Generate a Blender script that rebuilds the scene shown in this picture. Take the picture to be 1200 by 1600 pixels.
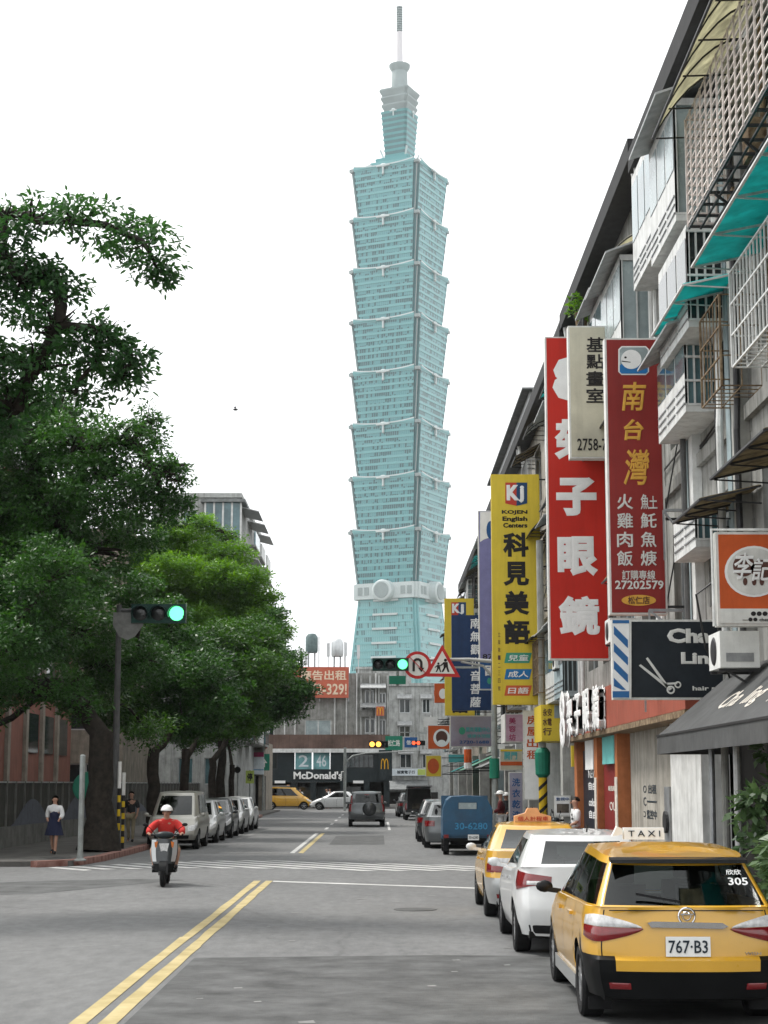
import bpy, bmesh, math, random
import numpy as np
from mathutils import Vector, Matrix

SC = bpy.context.scene
COL = SC.collection
for _o in list(bpy.data.objects):
    bpy.data.objects.remove(_o)
random.seed(7)
RNG = np.random.default_rng(7)
R = math.radians

# ---------------------------------------------------------------- camera
FPX, PCX, PCY, CAM_H = 2700.0, 600.0, 800.0, 2.05
PITCH = math.atan((1225 - 800) / FPX)
YAW = math.atan(8 / math.hypot(FPX, 425))
cam = bpy.data.cameras.new('camera')
camo = bpy.data.objects.new('camera', cam)
COL.objects.link(camo)
cam.sensor_fit = 'VERTICAL'
cam.sensor_height = 36.0
cam.lens = 36.0 * FPX / 1600.0
cam.clip_start = 0.1
cam.clip_end = 6000
camo.location = (0, 0, CAM_H)
camo.rotation_euler = (R(90) + PITCH, 0, -YAW)
SC.camera = camo

# ---------------------------------------------------------------- sky, sun, exposure
SUN_EL, SUN_AZ = R(58), R(-60)          # azimuth from +Y towards +X
world = bpy.data.worlds.new('World')
SC.world = world
world.use_nodes = True
_nt = world.node_tree
_nt.nodes.clear()
_out = _nt.nodes.new('ShaderNodeOutputWorld')
_bg = _nt.nodes.new('ShaderNodeBackground')
_sky = _nt.nodes.new('ShaderNodeTexSky')
_sky.sky_type = 'NISHITA'
_sky.sun_disc = False
_sky.sun_elevation = SUN_EL
_sky.sun_rotation = SUN_AZ
_sky.dust_density = 4.0
_hs = _nt.nodes.new('ShaderNodeHueSaturation')
_hs.inputs['Saturation'].default_value = 0.12
_cl = _nt.nodes.new('ShaderNodeMix')
_cl.data_type = 'RGBA'
_cl.inputs['Factor'].default_value = 0.78
_tc = _nt.nodes.new('ShaderNodeTexCoord')
_mp = _nt.nodes.new('ShaderNodeMapping')
_mp.inputs['Scale'].default_value = (1.2, 1.2, 3.0)
_nz = _nt.nodes.new('ShaderNodeTexNoise')
_nz.inputs['Scale'].default_value = 2.0
_nz.inputs['Detail'].default_value = 5.0
_rp = _nt.nodes.new('ShaderNodeValToRGB')
_rp.color_ramp.elements[0].position = 0.3
_rp.color_ramp.elements[0].color = (7.6, 7.9, 8.1, 1)
_rp.color_ramp.elements[1].position = 0.62
_rp.color_ramp.elements[1].color = (9.8, 9.9, 9.9, 1)
L_ = _nt.links.new
L_(_sky.outputs[0], _hs.inputs['Color'])
L_(_tc.outputs['Generated'], _mp.inputs[0])
L_(_mp.outputs[0], _nz.inputs['Vector'])
L_(_nz.outputs['Fac'], _rp.inputs['Fac'])
L_(_hs.outputs[0], _cl.inputs['A'])
L_(_rp.outputs[0], _cl.inputs['B'])
L_(_cl.outputs['Result'], _bg.inputs['Color'])
_bg.inputs['Strength'].default_value = 0.085
L_(_bg.outputs[0], _out.inputs['Surface'])

sun = bpy.data.lights.new('sun', 'SUN')
sun.energy = 1.5
sun.angle = R(11)
sun.color = (1.0, 0.96, 0.9)
suno = bpy.data.objects.new('sun', sun)
COL.objects.link(suno)
_sd = Vector((math.sin(SUN_AZ) * math.cos(SUN_EL), math.cos(SUN_AZ) * math.cos(SUN_EL), math.sin(SUN_EL)))
suno.rotation_euler = (-_sd).to_track_quat('-Z', 'Y').to_euler()
suno.location = (-20, 20, 60)

vs = SC.view_settings
vs.view_transform = 'Standard'
vs.look = 'None'
vs.exposure = 1.25
vs.gamma = 1.0
vs.use_curve_mapping = False
SC.cycles.max_bounces = 8
SC.cycles.transparent_max_bounces = 12

# ---------------------------------------------------------------- pixel -> place
_cp, _sp = math.cos(PITCH), math.sin(PITCH)
_FW = np.array([math.sin(YAW) * _cp, math.cos(YAW) * _cp, _sp])
_RT = np.array([math.cos(YAW), -math.sin(YAW), 0])
_UP = np.cross(_RT, _FW)
def pix(x, y, X=None, Y=None, Z=None):
    d = _FW + _RT * (x - PCX) / FPX - _UP * (y - PCY) / FPX
    c = np.array([0, 0, CAM_H])
    if X is not None: t = X / d[0]
    elif Y is not None: t = Y / d[1]
    else: t = (Z - CAM_H) / d[2]
    return Vector(c + d * t)

# ---------------------------------------------------------------- mesh builder
class MB:
    def __init__(s):
        s.v = []; s.f = []; s.m = []
    def add(s, vs, fs, m=0):
        b = len(s.v)
        s.v.extend([tuple(p) for p in vs])
        s.f.extend([tuple(i + b for i in f) for f in fs])
        s.m.extend([m] * len(fs))
        return s
    def box(s, x0, x1, y0, y1, z0, z1, m=0):
        x0, x1 = min(x0, x1), max(x0, x1); y0, y1 = min(y0, y1), max(y0, y1); z0, z1 = min(z0, z1), max(z0, z1)
        return s.add([(x0,y0,z0),(x1,y0,z0),(x1,y1,z0),(x0,y1,z0),(x0,y0,z1),(x1,y0,z1),(x1,y1,z1),(x0,y1,z1)],
                     [(0,3,2,1),(4,5,6,7),(0,1,5,4),(1,2,6,5),(2,3,7,6),(3,0,4,7)], m)
    def bar(s, p, q, w, h=None, m=0, upv=(0,0,1)):
        p, q = Vector(p), Vector(q); h = h or w
        d = (q - p).normalized(); u = Vector(upv)
        if abs(d.dot(u)) > .98: u = Vector((1,0,0))
        a = d.cross(u).normalized() * w / 2; b = d.cross(a).normalized() * h / 2
        vs = [p-a-b, p+a-b, p+a+b, p-a+b, q-a-b, q+a-b, q+a+b, q-a+b]
        return s.add(vs, [(0,1,2,3),(7,6,5,4),(0,4,5,1),(1,5,6,2),(2,6,7,3),(3,7,4,0)], m)
    def tube(s, pts, rad, n=8, m=0, caps=True):
        pts = [Vector(p) for p in pts]
        if not hasattr(rad, '__len__'): rad = [rad] * len(pts)
        rings = []; a = None
        for i, p in enumerate(pts):
            d = (pts[min(i+1, len(pts)-1)] - pts[max(i-1, 0)]).normalized()
            if a is None:
                a = d.orthogonal().normalized()
            else:
                a = (a - d * a.dot(d)).normalized()
            b = d.cross(a)
            rings.append([p + (a*math.cos(2*math.pi*k/n) + b*math.sin(2*math.pi*k/n))*rad[i] for k in range(n)])
        vs = [v for r in rings for v in r]; fs = []
        for i in range(len(pts)-1):
            for k in range(n):
                fs.append((i*n+k, i*n+(k+1)%n, (i+1)*n+(k+1)%n, (i+1)*n+k))
        if caps:
            fs.append(tuple(range(n))[::-1]); fs.append(tuple((len(pts)-1)*n+k for k in range(n)))
        return s.add(vs, fs, m)
    def cyl(s, p, q, r, r2=None, n=16, m=0):
        return s.tube([p, q], [r, r if r2 is None else r2], n, m)
    def lathe(s, prof, c=(0,0,0), ax='Z', n=24, m=0):
        # prof: (radius, height)
        vs = []; fs = []
        for r, h in prof:
            for k in range(n):
                a = 2*math.pi*k/n
                if ax == 'Z': q = (c[0]+r*math.cos(a), c[1]+r*math.sin(a), c[2]+h)
                elif ax == 'X': q = (c[0]+h, c[1]+r*math.cos(a), c[2]+r*math.sin(a))
                else: q = (c[0]+r*math.sin(a), c[1]+h, c[2]+r*math.cos(a))
                vs.append(q)
        for i in range(len(prof)-1):
            for k in range(n):
                fs.append((i*n+k, i*n+(k+1)%n, (i+1)*n+(k+1)%n, (i+1)*n+k))
        return s.add(vs, fs, m)
    def prism(s, poly, d0, d1, plane='XZ', m=0):
        # poly in 2D; extruded along the remaining axis between d0 and d1
        def P(a, b, d):
            return (a, d, b) if plane == 'XZ' else (d, a, b) if plane == 'YZ' else (a, b, d)
        n = len(poly)
        vs = [P(a, b, d0) for a, b in poly] + [P(a, b, d1) for a, b in poly]
        fs = [tuple(range(n)), tuple(range(2*n-1, n-1, -1))] + [(i, i+n, (i+1)%n+n, (i+1)%n) for i in range(n)]
        return s.add(vs, fs, m)
    def grid(s, P, m=0):
        nr, nc = len(P), len(P[0])
        return s.add([p for r in P for p in r], [(i*nc+j, i*nc+j+1, (i+1)*nc+j+1, (i+1)*nc+j) for i in range(nr-1) for j in range(nc-1)], m)
    def sphere(s, c, r, n=12, m=0, sc=(1,1,1)):
        vs = []; fs = []; k = n//2
        for i in range(k+1):
            t = math.pi*i/k
            for j in range(n):
                a = 2*math.pi*j/n
                vs.append((c[0]+r*sc[0]*math.sin(t)*math.cos(a), c[1]+r*sc[1]*math.sin(t)*math.sin(a), c[2]+r*sc[2]*math.cos(t)))
        for i in range(k):
            for j in range(n):
                fs.append((i*n+j, (i+1)*n+j, (i+1)*n+(j+1)%n, i*n+(j+1)%n))
        return s.add(vs, fs, m)
    def rot(s, M):
        s.v = [tuple(M @ Vector(p)) for p in s.v]; return s
    def build(s, name, mat, parent=None, smooth=None, world=True, fix=False):
        me = bpy.data.meshes.new(name)
        me.from_pydata(s.v, [], s.f)
        mats = mat if isinstance(mat, (list, tuple)) else [mat]
        for x in mats: me.materials.append(M[x])
        if len(mats) > 1: me.polygons.foreach_set('material_index', s.m)
        if fix:
            bm = bmesh.new(); bm.from_mesh(me)
            bmesh.ops.remove_doubles(bm, verts=bm.verts, dist=1e-4)
            bmesh.ops.recalc_face_normals(bm, faces=bm.faces); bm.to_mesh(me); bm.free()
        if smooth is not None:
            me.polygons.foreach_set('use_smooth', [True]*len(me.polygons))
            me.set_sharp_from_angle(angle=R(smooth))
        return link(name, me, parent, world)

def link(name, me, parent=None, world=True):
    o = bpy.data.objects.new(name, me)
    COL.objects.link(o)
    if parent is not None:
        o.parent = parent
        if world and parent.type == 'EMPTY':
            o.matrix_parent_inverse = Matrix.Translation(-parent.location)
    return o

def tag(o, label, cat, group=None):
    o['label'] = label; o['category'] = cat
    if group: o['group'] = group
    return o
def thing(name, label, cat, loc=(0,0,0), rotz=0, group=None):
    o = bpy.data.objects.new(name, None)
    COL.objects.link(o)
    o.empty_display_size = .2
    o.location = loc; o.rotation_euler = (0, 0, rotz)
    return tag(o, label, cat, group)
def struct(o, kind='structure'):
    o['kind'] = kind; return o
def dup(root, loc=None, rotz=None, label=None, group=None):
    def cp(o, par):
        c = o.copy(); COL.objects.link(c)
        if par is not None:
            c.parent = par
        for ch in [x for x in KIDS.get(o.name, [])]:
            cp(ch, c)
        return c
    KIDS = {}
    for o in COL.objects:
        if o.parent: KIDS.setdefault(o.parent.name, []).append(o)
    r = cp(root, None)
    if loc is not None: r.location = loc
    if rotz is not None: r.rotation_euler = (0, 0, rotz)
    if label: r['label'] = label
    if group: r['group'] = group
    return r

# ---------------------------------------------------------------- materials
M = {}
def mk(name, col, rough=.6, metal=0., var=.12, scale=4., bump=0., bscale=40., streak=0., spec=.5, coat=0., emit=None, es=1., trans=0., fine=0., tint=None):
    m = bpy.data.materials.new(name); m.use_nodes = True
    nt = m.node_tree; b = nt.nodes['Principled BSDF']; N = nt.nodes.new; L = nt.links.new
    b.inputs['Roughness'].default_value = rough
    b.inputs['Metallic'].default_value = metal
    b.inputs['Specular IOR Level'].default_value = spec if (coat or metal or rough < .3) else spec*.4
    if coat: b.inputs['Coat Weight'].default_value = coat; b.inputs['Coat Roughness'].default_value = .06
    c4 = (*col, 1)
    tc = N('ShaderNodeTexCoord')
    last = None
    if var or streak:
        nz = N('ShaderNodeTexNoise'); nz.inputs['Scale'].default_value = scale; nz.inputs['Detail'].default_value = 6; nz.inputs['Roughness'].default_value = .65
        L(tc.outputs['Object'], nz.inputs['Vector'])
        rp = N('ShaderNodeValToRGB'); rp.color_ramp.elements[0].position = .3; rp.color_ramp.elements[1].position = .7
        lo = [max(0, c*(1-var*1.6)) for c in col]; hi = [min(1, c*(1+var)) for c in col]
        if tint: hi = [min(1, a*(1-var) + b_*var*1.5) for a, b_ in zip(col, tint)]
        rp.color_ramp.elements[0].color = (*lo, 1); rp.color_ramp.elements[1].color = (*hi, 1)
        L(nz.outputs['Fac'], rp.inputs['Fac'])
        last = rp.outputs['Color']
        if streak:
            mp = N('ShaderNodeMapping'); mp.inputs['Scale'].default_value = (3.2, 3.2, .22)
            L(tc.outputs['Object'], mp.inputs['Vector'])
            n2 = N('ShaderNodeTexNoise'); n2.inputs['Scale'].default_value = 1.6; n2.inputs['Detail'].default_value = 7; n2.inputs['Roughness'].default_value = .7
            L(mp.outputs[0], n2.inputs['Vector'])
            r2 = N('ShaderNodeValToRGB'); r2.color_ramp.elements[0].position = .48; r2.color_ramp.elements[1].position = .68
            L(n2.outputs['Fac'], r2.inputs['Fac'])
            ml = N('ShaderNodeMath'); ml.operation = 'MULTIPLY'; ml.inputs[1].default_value = streak
            L(r2.outputs['Color'], ml.inputs[0])
            mx = N('ShaderNodeMix'); mx.data_type = 'RGBA'
            L(ml.outputs[0], mx.inputs['Factor']); L(last, mx.inputs['A'])
            mx.inputs['B'].default_value = (col[0]*.28, col[1]*.27, col[2]*.24, 1)
            last = mx.outputs['Result']
        L(last, b.inputs['Base Color'])
        if rough > .15:
            mr = N('ShaderNodeMapRange'); mr.inputs['To Min'].default_value = max(0, rough-.1); mr.inputs['To Max'].default_value = min(1, rough+.12)
            L(nz.outputs['Fac'], mr.inputs['Value']); L(mr.outputs[0], b.inputs['Roughness'])
    else:
        b.inputs['Base Color'].default_value = c4
    if bump:
        n3 = N('ShaderNodeTexNoise'); n3.inputs['Scale'].default_value = bscale; n3.inputs['Detail'].default_value = 4
        L(tc.outputs['Object'], n3.inputs['Vector'])
        bp = N('ShaderNodeBump'); bp.inputs['Strength'].default_value = bump; bp.inputs['Distance'].default_value = .02
        L(n3.outputs['Fac'], bp.inputs['Height']); L(bp.outputs[0], b.inputs['Normal'])
    if emit:
        b.inputs['Emission Color'].default_value = (*emit, 1); b.inputs['Emission Strength'].default_value = es
    M[name] = m
    return m
def mk_glass(name, tint=(.3,.36,.36), ior=1.5, rough=.02):
    m = bpy.data.materials.new(name); m.use_nodes = True
    nt = m.node_tree; nt.nodes.clear(); N = nt.nodes.new; L = nt.links.new
    o = N('ShaderNodeOutputMaterial'); mx = N('ShaderNodeMixShader'); t = N('ShaderNodeBsdfTransparent'); g = N('ShaderNodeBsdfGlossy'); f = N('ShaderNodeFresnel')
    t.inputs['Color'].default_value = (*tint, 1); g.inputs['Roughness'].default_value = rough; g.inputs['Color'].default_value = (.9,.93,.93,1); f.inputs['IOR'].default_value = ior
    L(f.outputs[0], mx.inputs[0]); L(t.outputs[0], mx.inputs[1]); L(g.outputs[0], mx.inputs[2]); L(mx.outputs[0], o.inputs[0])
    M[name] = m
def mk_leaf(name, dark, light, tr=.35):
    m = bpy.data.materials.new(name); m.use_nodes = True
    nt = m.node_tree; b = nt.nodes['Principled BSDF']; N = nt.nodes.new; L = nt.links.new
    out = nt.nodes['Material Output']
    at = N('ShaderNodeAttribute'); at.attribute_name = 'leafvar'
    tc = N('ShaderNodeTexCoord'); nz = N('ShaderNodeTexNoise'); nz.inputs['Scale'].default_value = .55; nz.inputs['Detail'].default_value = 3
    L(tc.outputs['Object'], nz.inputs['Vector'])
    ad = N('ShaderNodeMath'); ad.operation = 'MULTIPLY_ADD'; ad.inputs[1].default_value = .6
    mr = N('ShaderNodeMapRange'); mr.inputs['From Min'].default_value = .3; mr.inputs['From Max'].default_value = .7; mr.inputs['To Max'].default_value = .45
    L(nz.outputs['Fac'], mr.inputs['Value']); L(at.outputs['Fac'], ad.inputs[0]); L(mr.outputs[0], ad.inputs[2])
    rp = N('ShaderNodeValToRGB'); rp.color_ramp.elements[0].color = (*dark, 1); rp.color_ramp.elements[1].color = (*light, 1)
    L(ad.outputs[0], rp.inputs['Fac']); L(rp.outputs[0], b.inputs['Base Color'])
    b.inputs['Roughness'].default_value = .42; b.inputs['Specular IOR Level'].default_value = .4
    ts = N('ShaderNodeBsdfTranslucent'); hs = N('ShaderNodeHueSaturation'); hs.inputs['Value'].default_value = 1.5; hs.inputs['Saturation'].default_value = 1.1; hs.inputs['Hue'].default_value = .485
    L(rp.outputs[0], hs.inputs['Color']); L(hs.outputs[0], ts.inputs['Color'])
    mx = N('ShaderNodeMixShader'); mx.inputs[0].default_value = tr
    L(b.outputs[0], mx.inputs[1]); L(ts.outputs[0], mx.inputs[2]); L(mx.outputs[0], out.inputs['Surface'])
    M[name] = m

# ---------------------------------------------------------------- lettering
_FC = {}
def glyphs(s, bold):
    k = (s, bold)
    if k in _FC: return _FC[k]
    c = bpy.data.curves.new('type', 'FONT'); c.body = s; c.resolution_u = 2; c.size = 1
    c.extrude = 0; c.bevel_depth = bold; c.bevel_resolution = 0
    o = bpy.data.objects.new('type', c)
    me = bpy.data.meshes.new_from_object(o)
    n = len(me.vertices); co = np.zeros(n*3); me.vertices.foreach_get('co', co); co = co.reshape(-1, 3)
    fs = [tuple(p.vertices) for p in me.polygons]
    bpy.data.objects.remove(o); bpy.data.curves.remove(c); bpy.data.meshes.remove(me)
    if n:
        lo, hi = co.min(0), co.max(0)
        co = co - np.array([(lo[0]+hi[0])/2, (lo[1]+hi[1])/2, 0])
        sz = hi - lo
    else: sz = np.array([1,1,0])
    if bold: co[:, 2] = co[:, 2] / bold
    _FC[k] = (co, fs, sz)
    return _FC[k]
def text(s, mat, parent, c, w, h, face='-Y', bold=.02, depth=.006, name='lettering', slant=0., u=None, v=None, world=True, raised=0.):
    """lettering s fitted into w x h metres around centre c, on a surface facing `face`"""
    co, fs, sz = glyphs(s, bold)
    if len(co) == 0: return None
    sx = w / sz[0]; sy = h / sz[1]
    if u is None:
        u, v = {'-Y': ((1,0,0),(0,0,1)), '-X': ((0,-1,0),(0,0,1)), '+Y': ((-1,0,0),(0,0,1)), '+X': ((0,1,0),(0,0,1))}[face]
    u, v = Vector(u), Vector(v); n = u.cross(v)
    c = Vector(c)
    A = np.array([list(u), list(v), list(n)])
    loc = np.stack([co[:,0]*sx + co[:,1]*sy*slant, co[:,1]*sy, (co[:,2] if bold else 0*co[:,2]) * depth + depth + .002], 1)
    P = loc @ A + np.array(c)
    b = MB(); b.v = [tuple(p) for p in P]; b.f = fs; b.m = [0]*len(fs)
    if raised:
        # real depth: side walls from the outline back to the board
        bm = bmesh.new(); me = bpy.data.meshes.new('x'); me.from_pydata(b.v, [], b.f); bm.from_mesh(me)
        r = bmesh.ops.extrude_face_region(bm, geom=list(bm.faces))
        bmesh.ops.translate(bm, verts=[g for g in r['geom'] if isinstance(g, bmesh.types.BMVert)], vec=n*raised)
        bm.to_mesh(me); bm.free(); me.materials.append(M[mat])
        return link(name, me, parent, world)
    return b.build(name, mat, parent, world=world)
# ---------------------------------------------------------------- material list
mk('earth', (.16,.15,.13), .9, var=.3, scale=.05)
mk('concrete', (.36,.36,.34), .85, var=.2, scale=2.5, streak=.35, bump=.15)
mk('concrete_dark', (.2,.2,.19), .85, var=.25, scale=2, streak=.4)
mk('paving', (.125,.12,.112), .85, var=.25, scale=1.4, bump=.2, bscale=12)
mk('kerb_red', (.3,.1,.07), .75, var=.35, scale=3, tint=(.3,.27,.25))
mk('yellow_line', (.58,.46,.19), .7, var=.3, scale=2.2, tint=(.2,.2,.2))
mk('white_line', (.62,.62,.6), .7, var=.3, scale=2.0, tint=(.3,.3,.3))
mk('worn_white', (.34,.34,.33), .75, var=.4, scale=3.0, tint=(.1,.1,.1))
mk('patch', (.098,.1,.1), .85, var=.3, scale=1.6, bump=.35, bscale=60)
mk('iron', (.09,.09,.09), .5, metal=.6, var=.3)
mk('white_paint', (.64,.65,.64), .5, var=.14, scale=3, streak=.4)
mk('white_tile', (.6,.62,.61), .4, var=.12, scale=3, streak=.35)
mk('wall_grey', (.28,.28,.265), .85, var=.25, scale=1.6, streak=.75, bump=.12)
mk('wall_beige', (.35,.33,.29), .85, var=.22, scale=1.4, streak=.7, bump=.1)
mk('wall_pale', (.4,.41,.4), .8, var=.22, scale=1.7, streak=.75)
mk('wall_blue', (.3,.37,.39), .8, var=.2, scale=1.8, streak=.5)
mk('wall_brown', (.27,.24,.2), .85, var=.25, scale=1.6, streak=.55)
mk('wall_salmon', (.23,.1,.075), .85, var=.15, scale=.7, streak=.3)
mk('roof_dark', (.03,.03,.031), .7, var=.35, scale=3, streak=.2)
mk('roof_grey', (.2,.21,.21), .6, var=.25, scale=3)
mk('pole_dark', (.1,.1,.1), .6, var=.2, streak=.3)
mk('steel', (.36,.37,.38), .45, metal=.7, var=.2)
mk('galvanised', (.42,.43,.43), .5, metal=.35, var=.2, streak=.25)
mk('dark_metal', (.035,.035,.037), .5, metal=.3, var=.25)
mk('rust', (.16,.085,.045), .85, var=.4, scale=8, tint=(.35,.3,.2))
mk('rust_sheet', (.22,.15,.08), .8, var=.45, scale=4, tint=(.4,.36,.22))
mk('black', (.012,.012,.013), .6, var=0)
mk('rubber', (.016,.016,.017), .8, var=.3, scale=10)
mk('window_dark', (.025,.035,.037), .06, var=.3, scale=.6, spec=.6)
mk('window_blue', (.09,.17,.19), .08, var=.35, scale=.8, spec=.6)
mk('window_frost', (.3,.36,.37), .25, var=.2, scale=1.2)
mk('alu', (.55,.57,.58), .35, metal=.5, var=.1)
mk('teal_sheet', (.05,.46,.45), .4, var=.18, scale=2.0, streak=.25)
mk('cream_sheet', (.72,.7,.56), .4, var=.2, scale=2.2, streak=.3)
mk('pink_bars', (.76,.68,.64), .6, var=.2, scale=5, streak=.2)
mk('awning_cloth', (.075,.077,.078), .8, var=.2, scale=2, streak=.25, bump=.1, bscale=20)
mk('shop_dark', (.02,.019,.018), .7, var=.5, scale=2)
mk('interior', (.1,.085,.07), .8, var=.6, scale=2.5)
def add_translucent(n, f, val=1.0):
    m = M[n]; nt = m.node_tree; b = nt.nodes['Principled BSDF']; o = nt.nodes['Material Output']
    t = nt.nodes.new('ShaderNodeBsdfTranslucent'); x = nt.nodes.new('ShaderNodeMixShader'); x.inputs[0].default_value = f
    src = b.inputs['Base Color'].links[0].from_socket
    nt.links.new(src, t.inputs['Color']); nt.links.new(b.outputs[0], x.inputs[1]); nt.links.new(t.outputs[0], x.inputs[2]); nt.links.new(x.outputs[0], o.inputs['Surface'])
add_translucent('teal_sheet', .65); add_translucent('cream_sheet', .6); add_translucent('rust_sheet', .25)
mk('green_paint', (.02,.16,.09), .5, var=.2)
mk('plastic_white', (.72,.73,.71), .45, var=.08, streak=.15)

# asphalt: worn wheel tracks, patches, tar seams
def mk_asphalt():
    m = bpy.data.materials.new('asphalt'); m.use_nodes = True
    nt = m.node_tree; b = nt.nodes['Principled BSDF']; N = nt.nodes.new; L = nt.links.new
    tc = N('ShaderNodeTexCoord')
    def noise(sc, det, scale3=(1,1,1), ro=.6):
        mp = N('ShaderNodeMapping'); mp.inputs['Scale'].default_value = scale3; L(tc.outputs['Object'], mp.inputs['Vector'])
        n = N('ShaderNodeTexNoise'); n.inputs['Scale'].default_value = sc; n.inputs['Detail'].default_value = det; n.inputs['Roughness'].default_value = ro
        L(mp.outputs[0], n.inputs['Vector']); return n.outputs['Fac']
    def ramp(f, p0, c0, p1, c1):
        r = N('ShaderNodeValToRGB'); r.color_ramp.elements[0].position = p0; r.color_ramp.elements[1].position = p1
        r.color_ramp.elements[0].color = (*c0, 1); r.color_ramp.elements[1].color = (*c1, 1); L(f, r.inputs['Fac']); return r.outputs['Color']
    def mul(a, b_, f=1.):
        x = N('ShaderNodeMix'); x.data_type = 'RGBA'; x.blend_type = 'MULTIPLY'; x.inputs['Factor'].default_value = f
        L(a, x.inputs['A']); L(b_, x.inputs['B']); return x.outputs['Result']
    base = ramp(noise(.35, 8, (1,.35,1), .68), .3, (.115,.117,.118), .72, (.175,.177,.176))
    fine = ramp(noise(90, 3), .35, (.72,.72,.72), .7, (1.25,1.25,1.25))
    mid = ramp(noise(5, 8, (1,.4,1), .75), .35, (.76,.76,.76), .65, (1.12,1.12,1.12))
    oil = ramp(noise(1.1, 5, (.6,.1,1)), .6, (1,1,1), .78, (.66,.66,.66))
    vo = N('ShaderNodeTexVoronoi'); vo.feature = 'DISTANCE_TO_EDGE'; vo.inputs['Scale'].default_value = .16
    wn = N('ShaderNodeTexNoise'); wn.inputs['Scale'].default_value = .8; wn.inputs['Detail'].default_value = 5; L(tc.outputs['Object'], wn.inputs['Vector'])
    mxv = N('ShaderNodeMix'); mxv.data_type = 'RGBA'; mxv.inputs['Factor'].default_value = .25
    L(tc.outputs['Object'], mxv.inputs['A']); L(wn.outputs['Color'], mxv.inputs['B']); 
    sc3 = N('ShaderNodeVectorMath'); sc3.operation = 'SCALE'; sc3.inputs['Scale'].default_value = 1.0
    L(mxv.outputs['Result'], sc3.inputs[0]); L(sc3.outputs[0], vo.inputs['Vector'])
    crack = ramp(vo.outputs['Distance'], .0, (.82,.82,.82), .006, (1,1,1))
    col = mul(mul(mul(mul(base, fine), mid), oil, .8), crack)
    L(col, b.inputs['Base Color']); b.inputs['Roughness'].default_value = .78; b.inputs['Specular IOR Level'].default_value = .35
    bp = N('ShaderNodeBump'); bp.inputs['Strength'].default_value = .35; bp.inputs['Distance'].default_value = .01
    n3 = N('ShaderNodeTexNoise'); n3.inputs['Scale'].default_value = 70; n3.inputs['Detail'].default_value = 3
    L(tc.outputs['Object'], n3.inputs['Vector']); L(n3.outputs['Fac'], bp.inputs['Height']); L(bp.outputs[0], b.inputs['Normal'])
    M['asphalt'] = m
mk_asphalt()

# ---------------------------------------------------------------- ground, road, pavements
struct(MB().add([(-1500,-500,-.12),(1500,-500,-.12),(1500,2500,-.12),(-1500,2500,-.12)], [(0,1,2,3)]).build('ground', 'earth'))
road = struct(MB().add([(-70,-20,0),(30,-20,0),(30,230,0),(-70,230,0)], [(0,1,2,3)]).build('road', 'asphalt'))
def flat(name, poly, z, mat, parent=None):
    return MB().add([(x,y,z) for x,y in poly], [tuple(range(len(poly)))]).build(name, mat, parent)
flat('road_patch', [(-2.2,21.2),(.6,21.5),(3.95,21.3),(3.95,8),(-2.2,8)], .003, 'patch', road)
flat('road_patch', [(-7.5,37.6),(-5.2,38.6),(-4.2,38.2),(-6.4,33.5),(-9.5,31.5),(-12,33)], .003, 'patch', road)
flat('road_patch', [(-1.7,60),(.2,60),(.2,71),(-1.7,70)], .003, 'patch', road)
for x0, x1 in ((-2.675,-2.53),(-2.42,-2.265)):
    cuts = [9.0, 14.7, 22.6, 22.75, 30, 37.75] if x0 > -2.5 else [9.0, 24, 37.75]
    for a, b in zip(cuts[:-1], cuts[1:]):
        j = random.uniform(-.012,.012)
        n = 7; pl = [(x0+j+random.uniform(-.012,.012), a+(b-a)*i/n) for i in range(n+1)] + [(x1+j+random.uniform(-.012,.012), b-(b-a)*i/n) for i in range(n+1)]
        flat('centre_line', pl, .006, 'yellow_line', road)
    flat('centre_line', [(x0,52.9),(x1,52.6),(x1,74),(x0,74)], .006, 'white_line' if x0 < -2.5 else 'yellow_line', road)
for k in range(5):
    flat('lane_dash', [(-2.5,80+k*9),(-2.36,80+k*9),(-2.36,83.5+k*9),(-2.5,83.5+k*9)], .006, 'white_line', road)
flat('edge_line', [(.42,79),(.54,79),(.54,96),(.42,96)], .006, 'white_line', road)
flat('stop_line', [(-2.25,37.35),(-2.25,37.75),(3.4,34.4),(3.4,34.0)], .006, 'white_line', road)
flat('stop_line', [(-6.4,53.4),(-6.4,53.8),(-2.7,52.9),(-2.7,52.5)], .006, 'worn_white', road)
_lo = [(-9,38.6),(-7.8,40.2),(-6.8,42.6),(-4.9,43.4),(-1.9,43.1),(2.3,39.9),(7,36.6)]
_hi = [(-9,43.2),(-7.4,44.6),(-5.4,47.2),(-3.2,47.9),(2.5,44.6),(7,42)]
def pw(L, x):
    return float(np.interp(x, [a for a,_ in L], [b for _,b in L]))
for k in range(-4, 17):
    xs = -7.6 + k*.82                              # where the stripe leaves the far edge
    pts = []
    for off in (0, .42):
        t = np.linspace(0, 9, 181); X = xs+off+.6*t - 1.5; Yv = 49.2 - .8*t
        ok = [(x, y) for x, y in zip(X, Yv) if pw(_lo, x) <= y <= pw(_hi, x) and -8.2 < x < 3.7]
        if len(ok) < 8: break
        pts.append((ok[0], ok[-1]))
    if len(pts) == 2:
        flat('crosswalk_stripe', [pts[0][0], pts[0][1], pts[1][1], pts[1][0]], .006, 'white_line', road)
for i in range(26):
    x, y = random.uniform(-2, 1.6), random.uniform(13, 33); s = random.uniform(.03,.1)
    flat('paint_fleck', [(x,y),(x+s*1.6,y+s*.3),(x+s*1.3,y+s*2.2),(x-s*.2,y+s*1.4)], .005, 'worn_white', road)
text('慢', 'worn_white', road, (1.45,88,.004), 1.5, 5.5, u=(1,0,0), v=(0,1,0), bold=.02, depth=.001, name='road_lettering', world=False)
flat('white_arrow', [(-5.4,66),(-5.2,66),(-5.0,78),(-5.4,78)], .006, 'worn_white', road)

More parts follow.
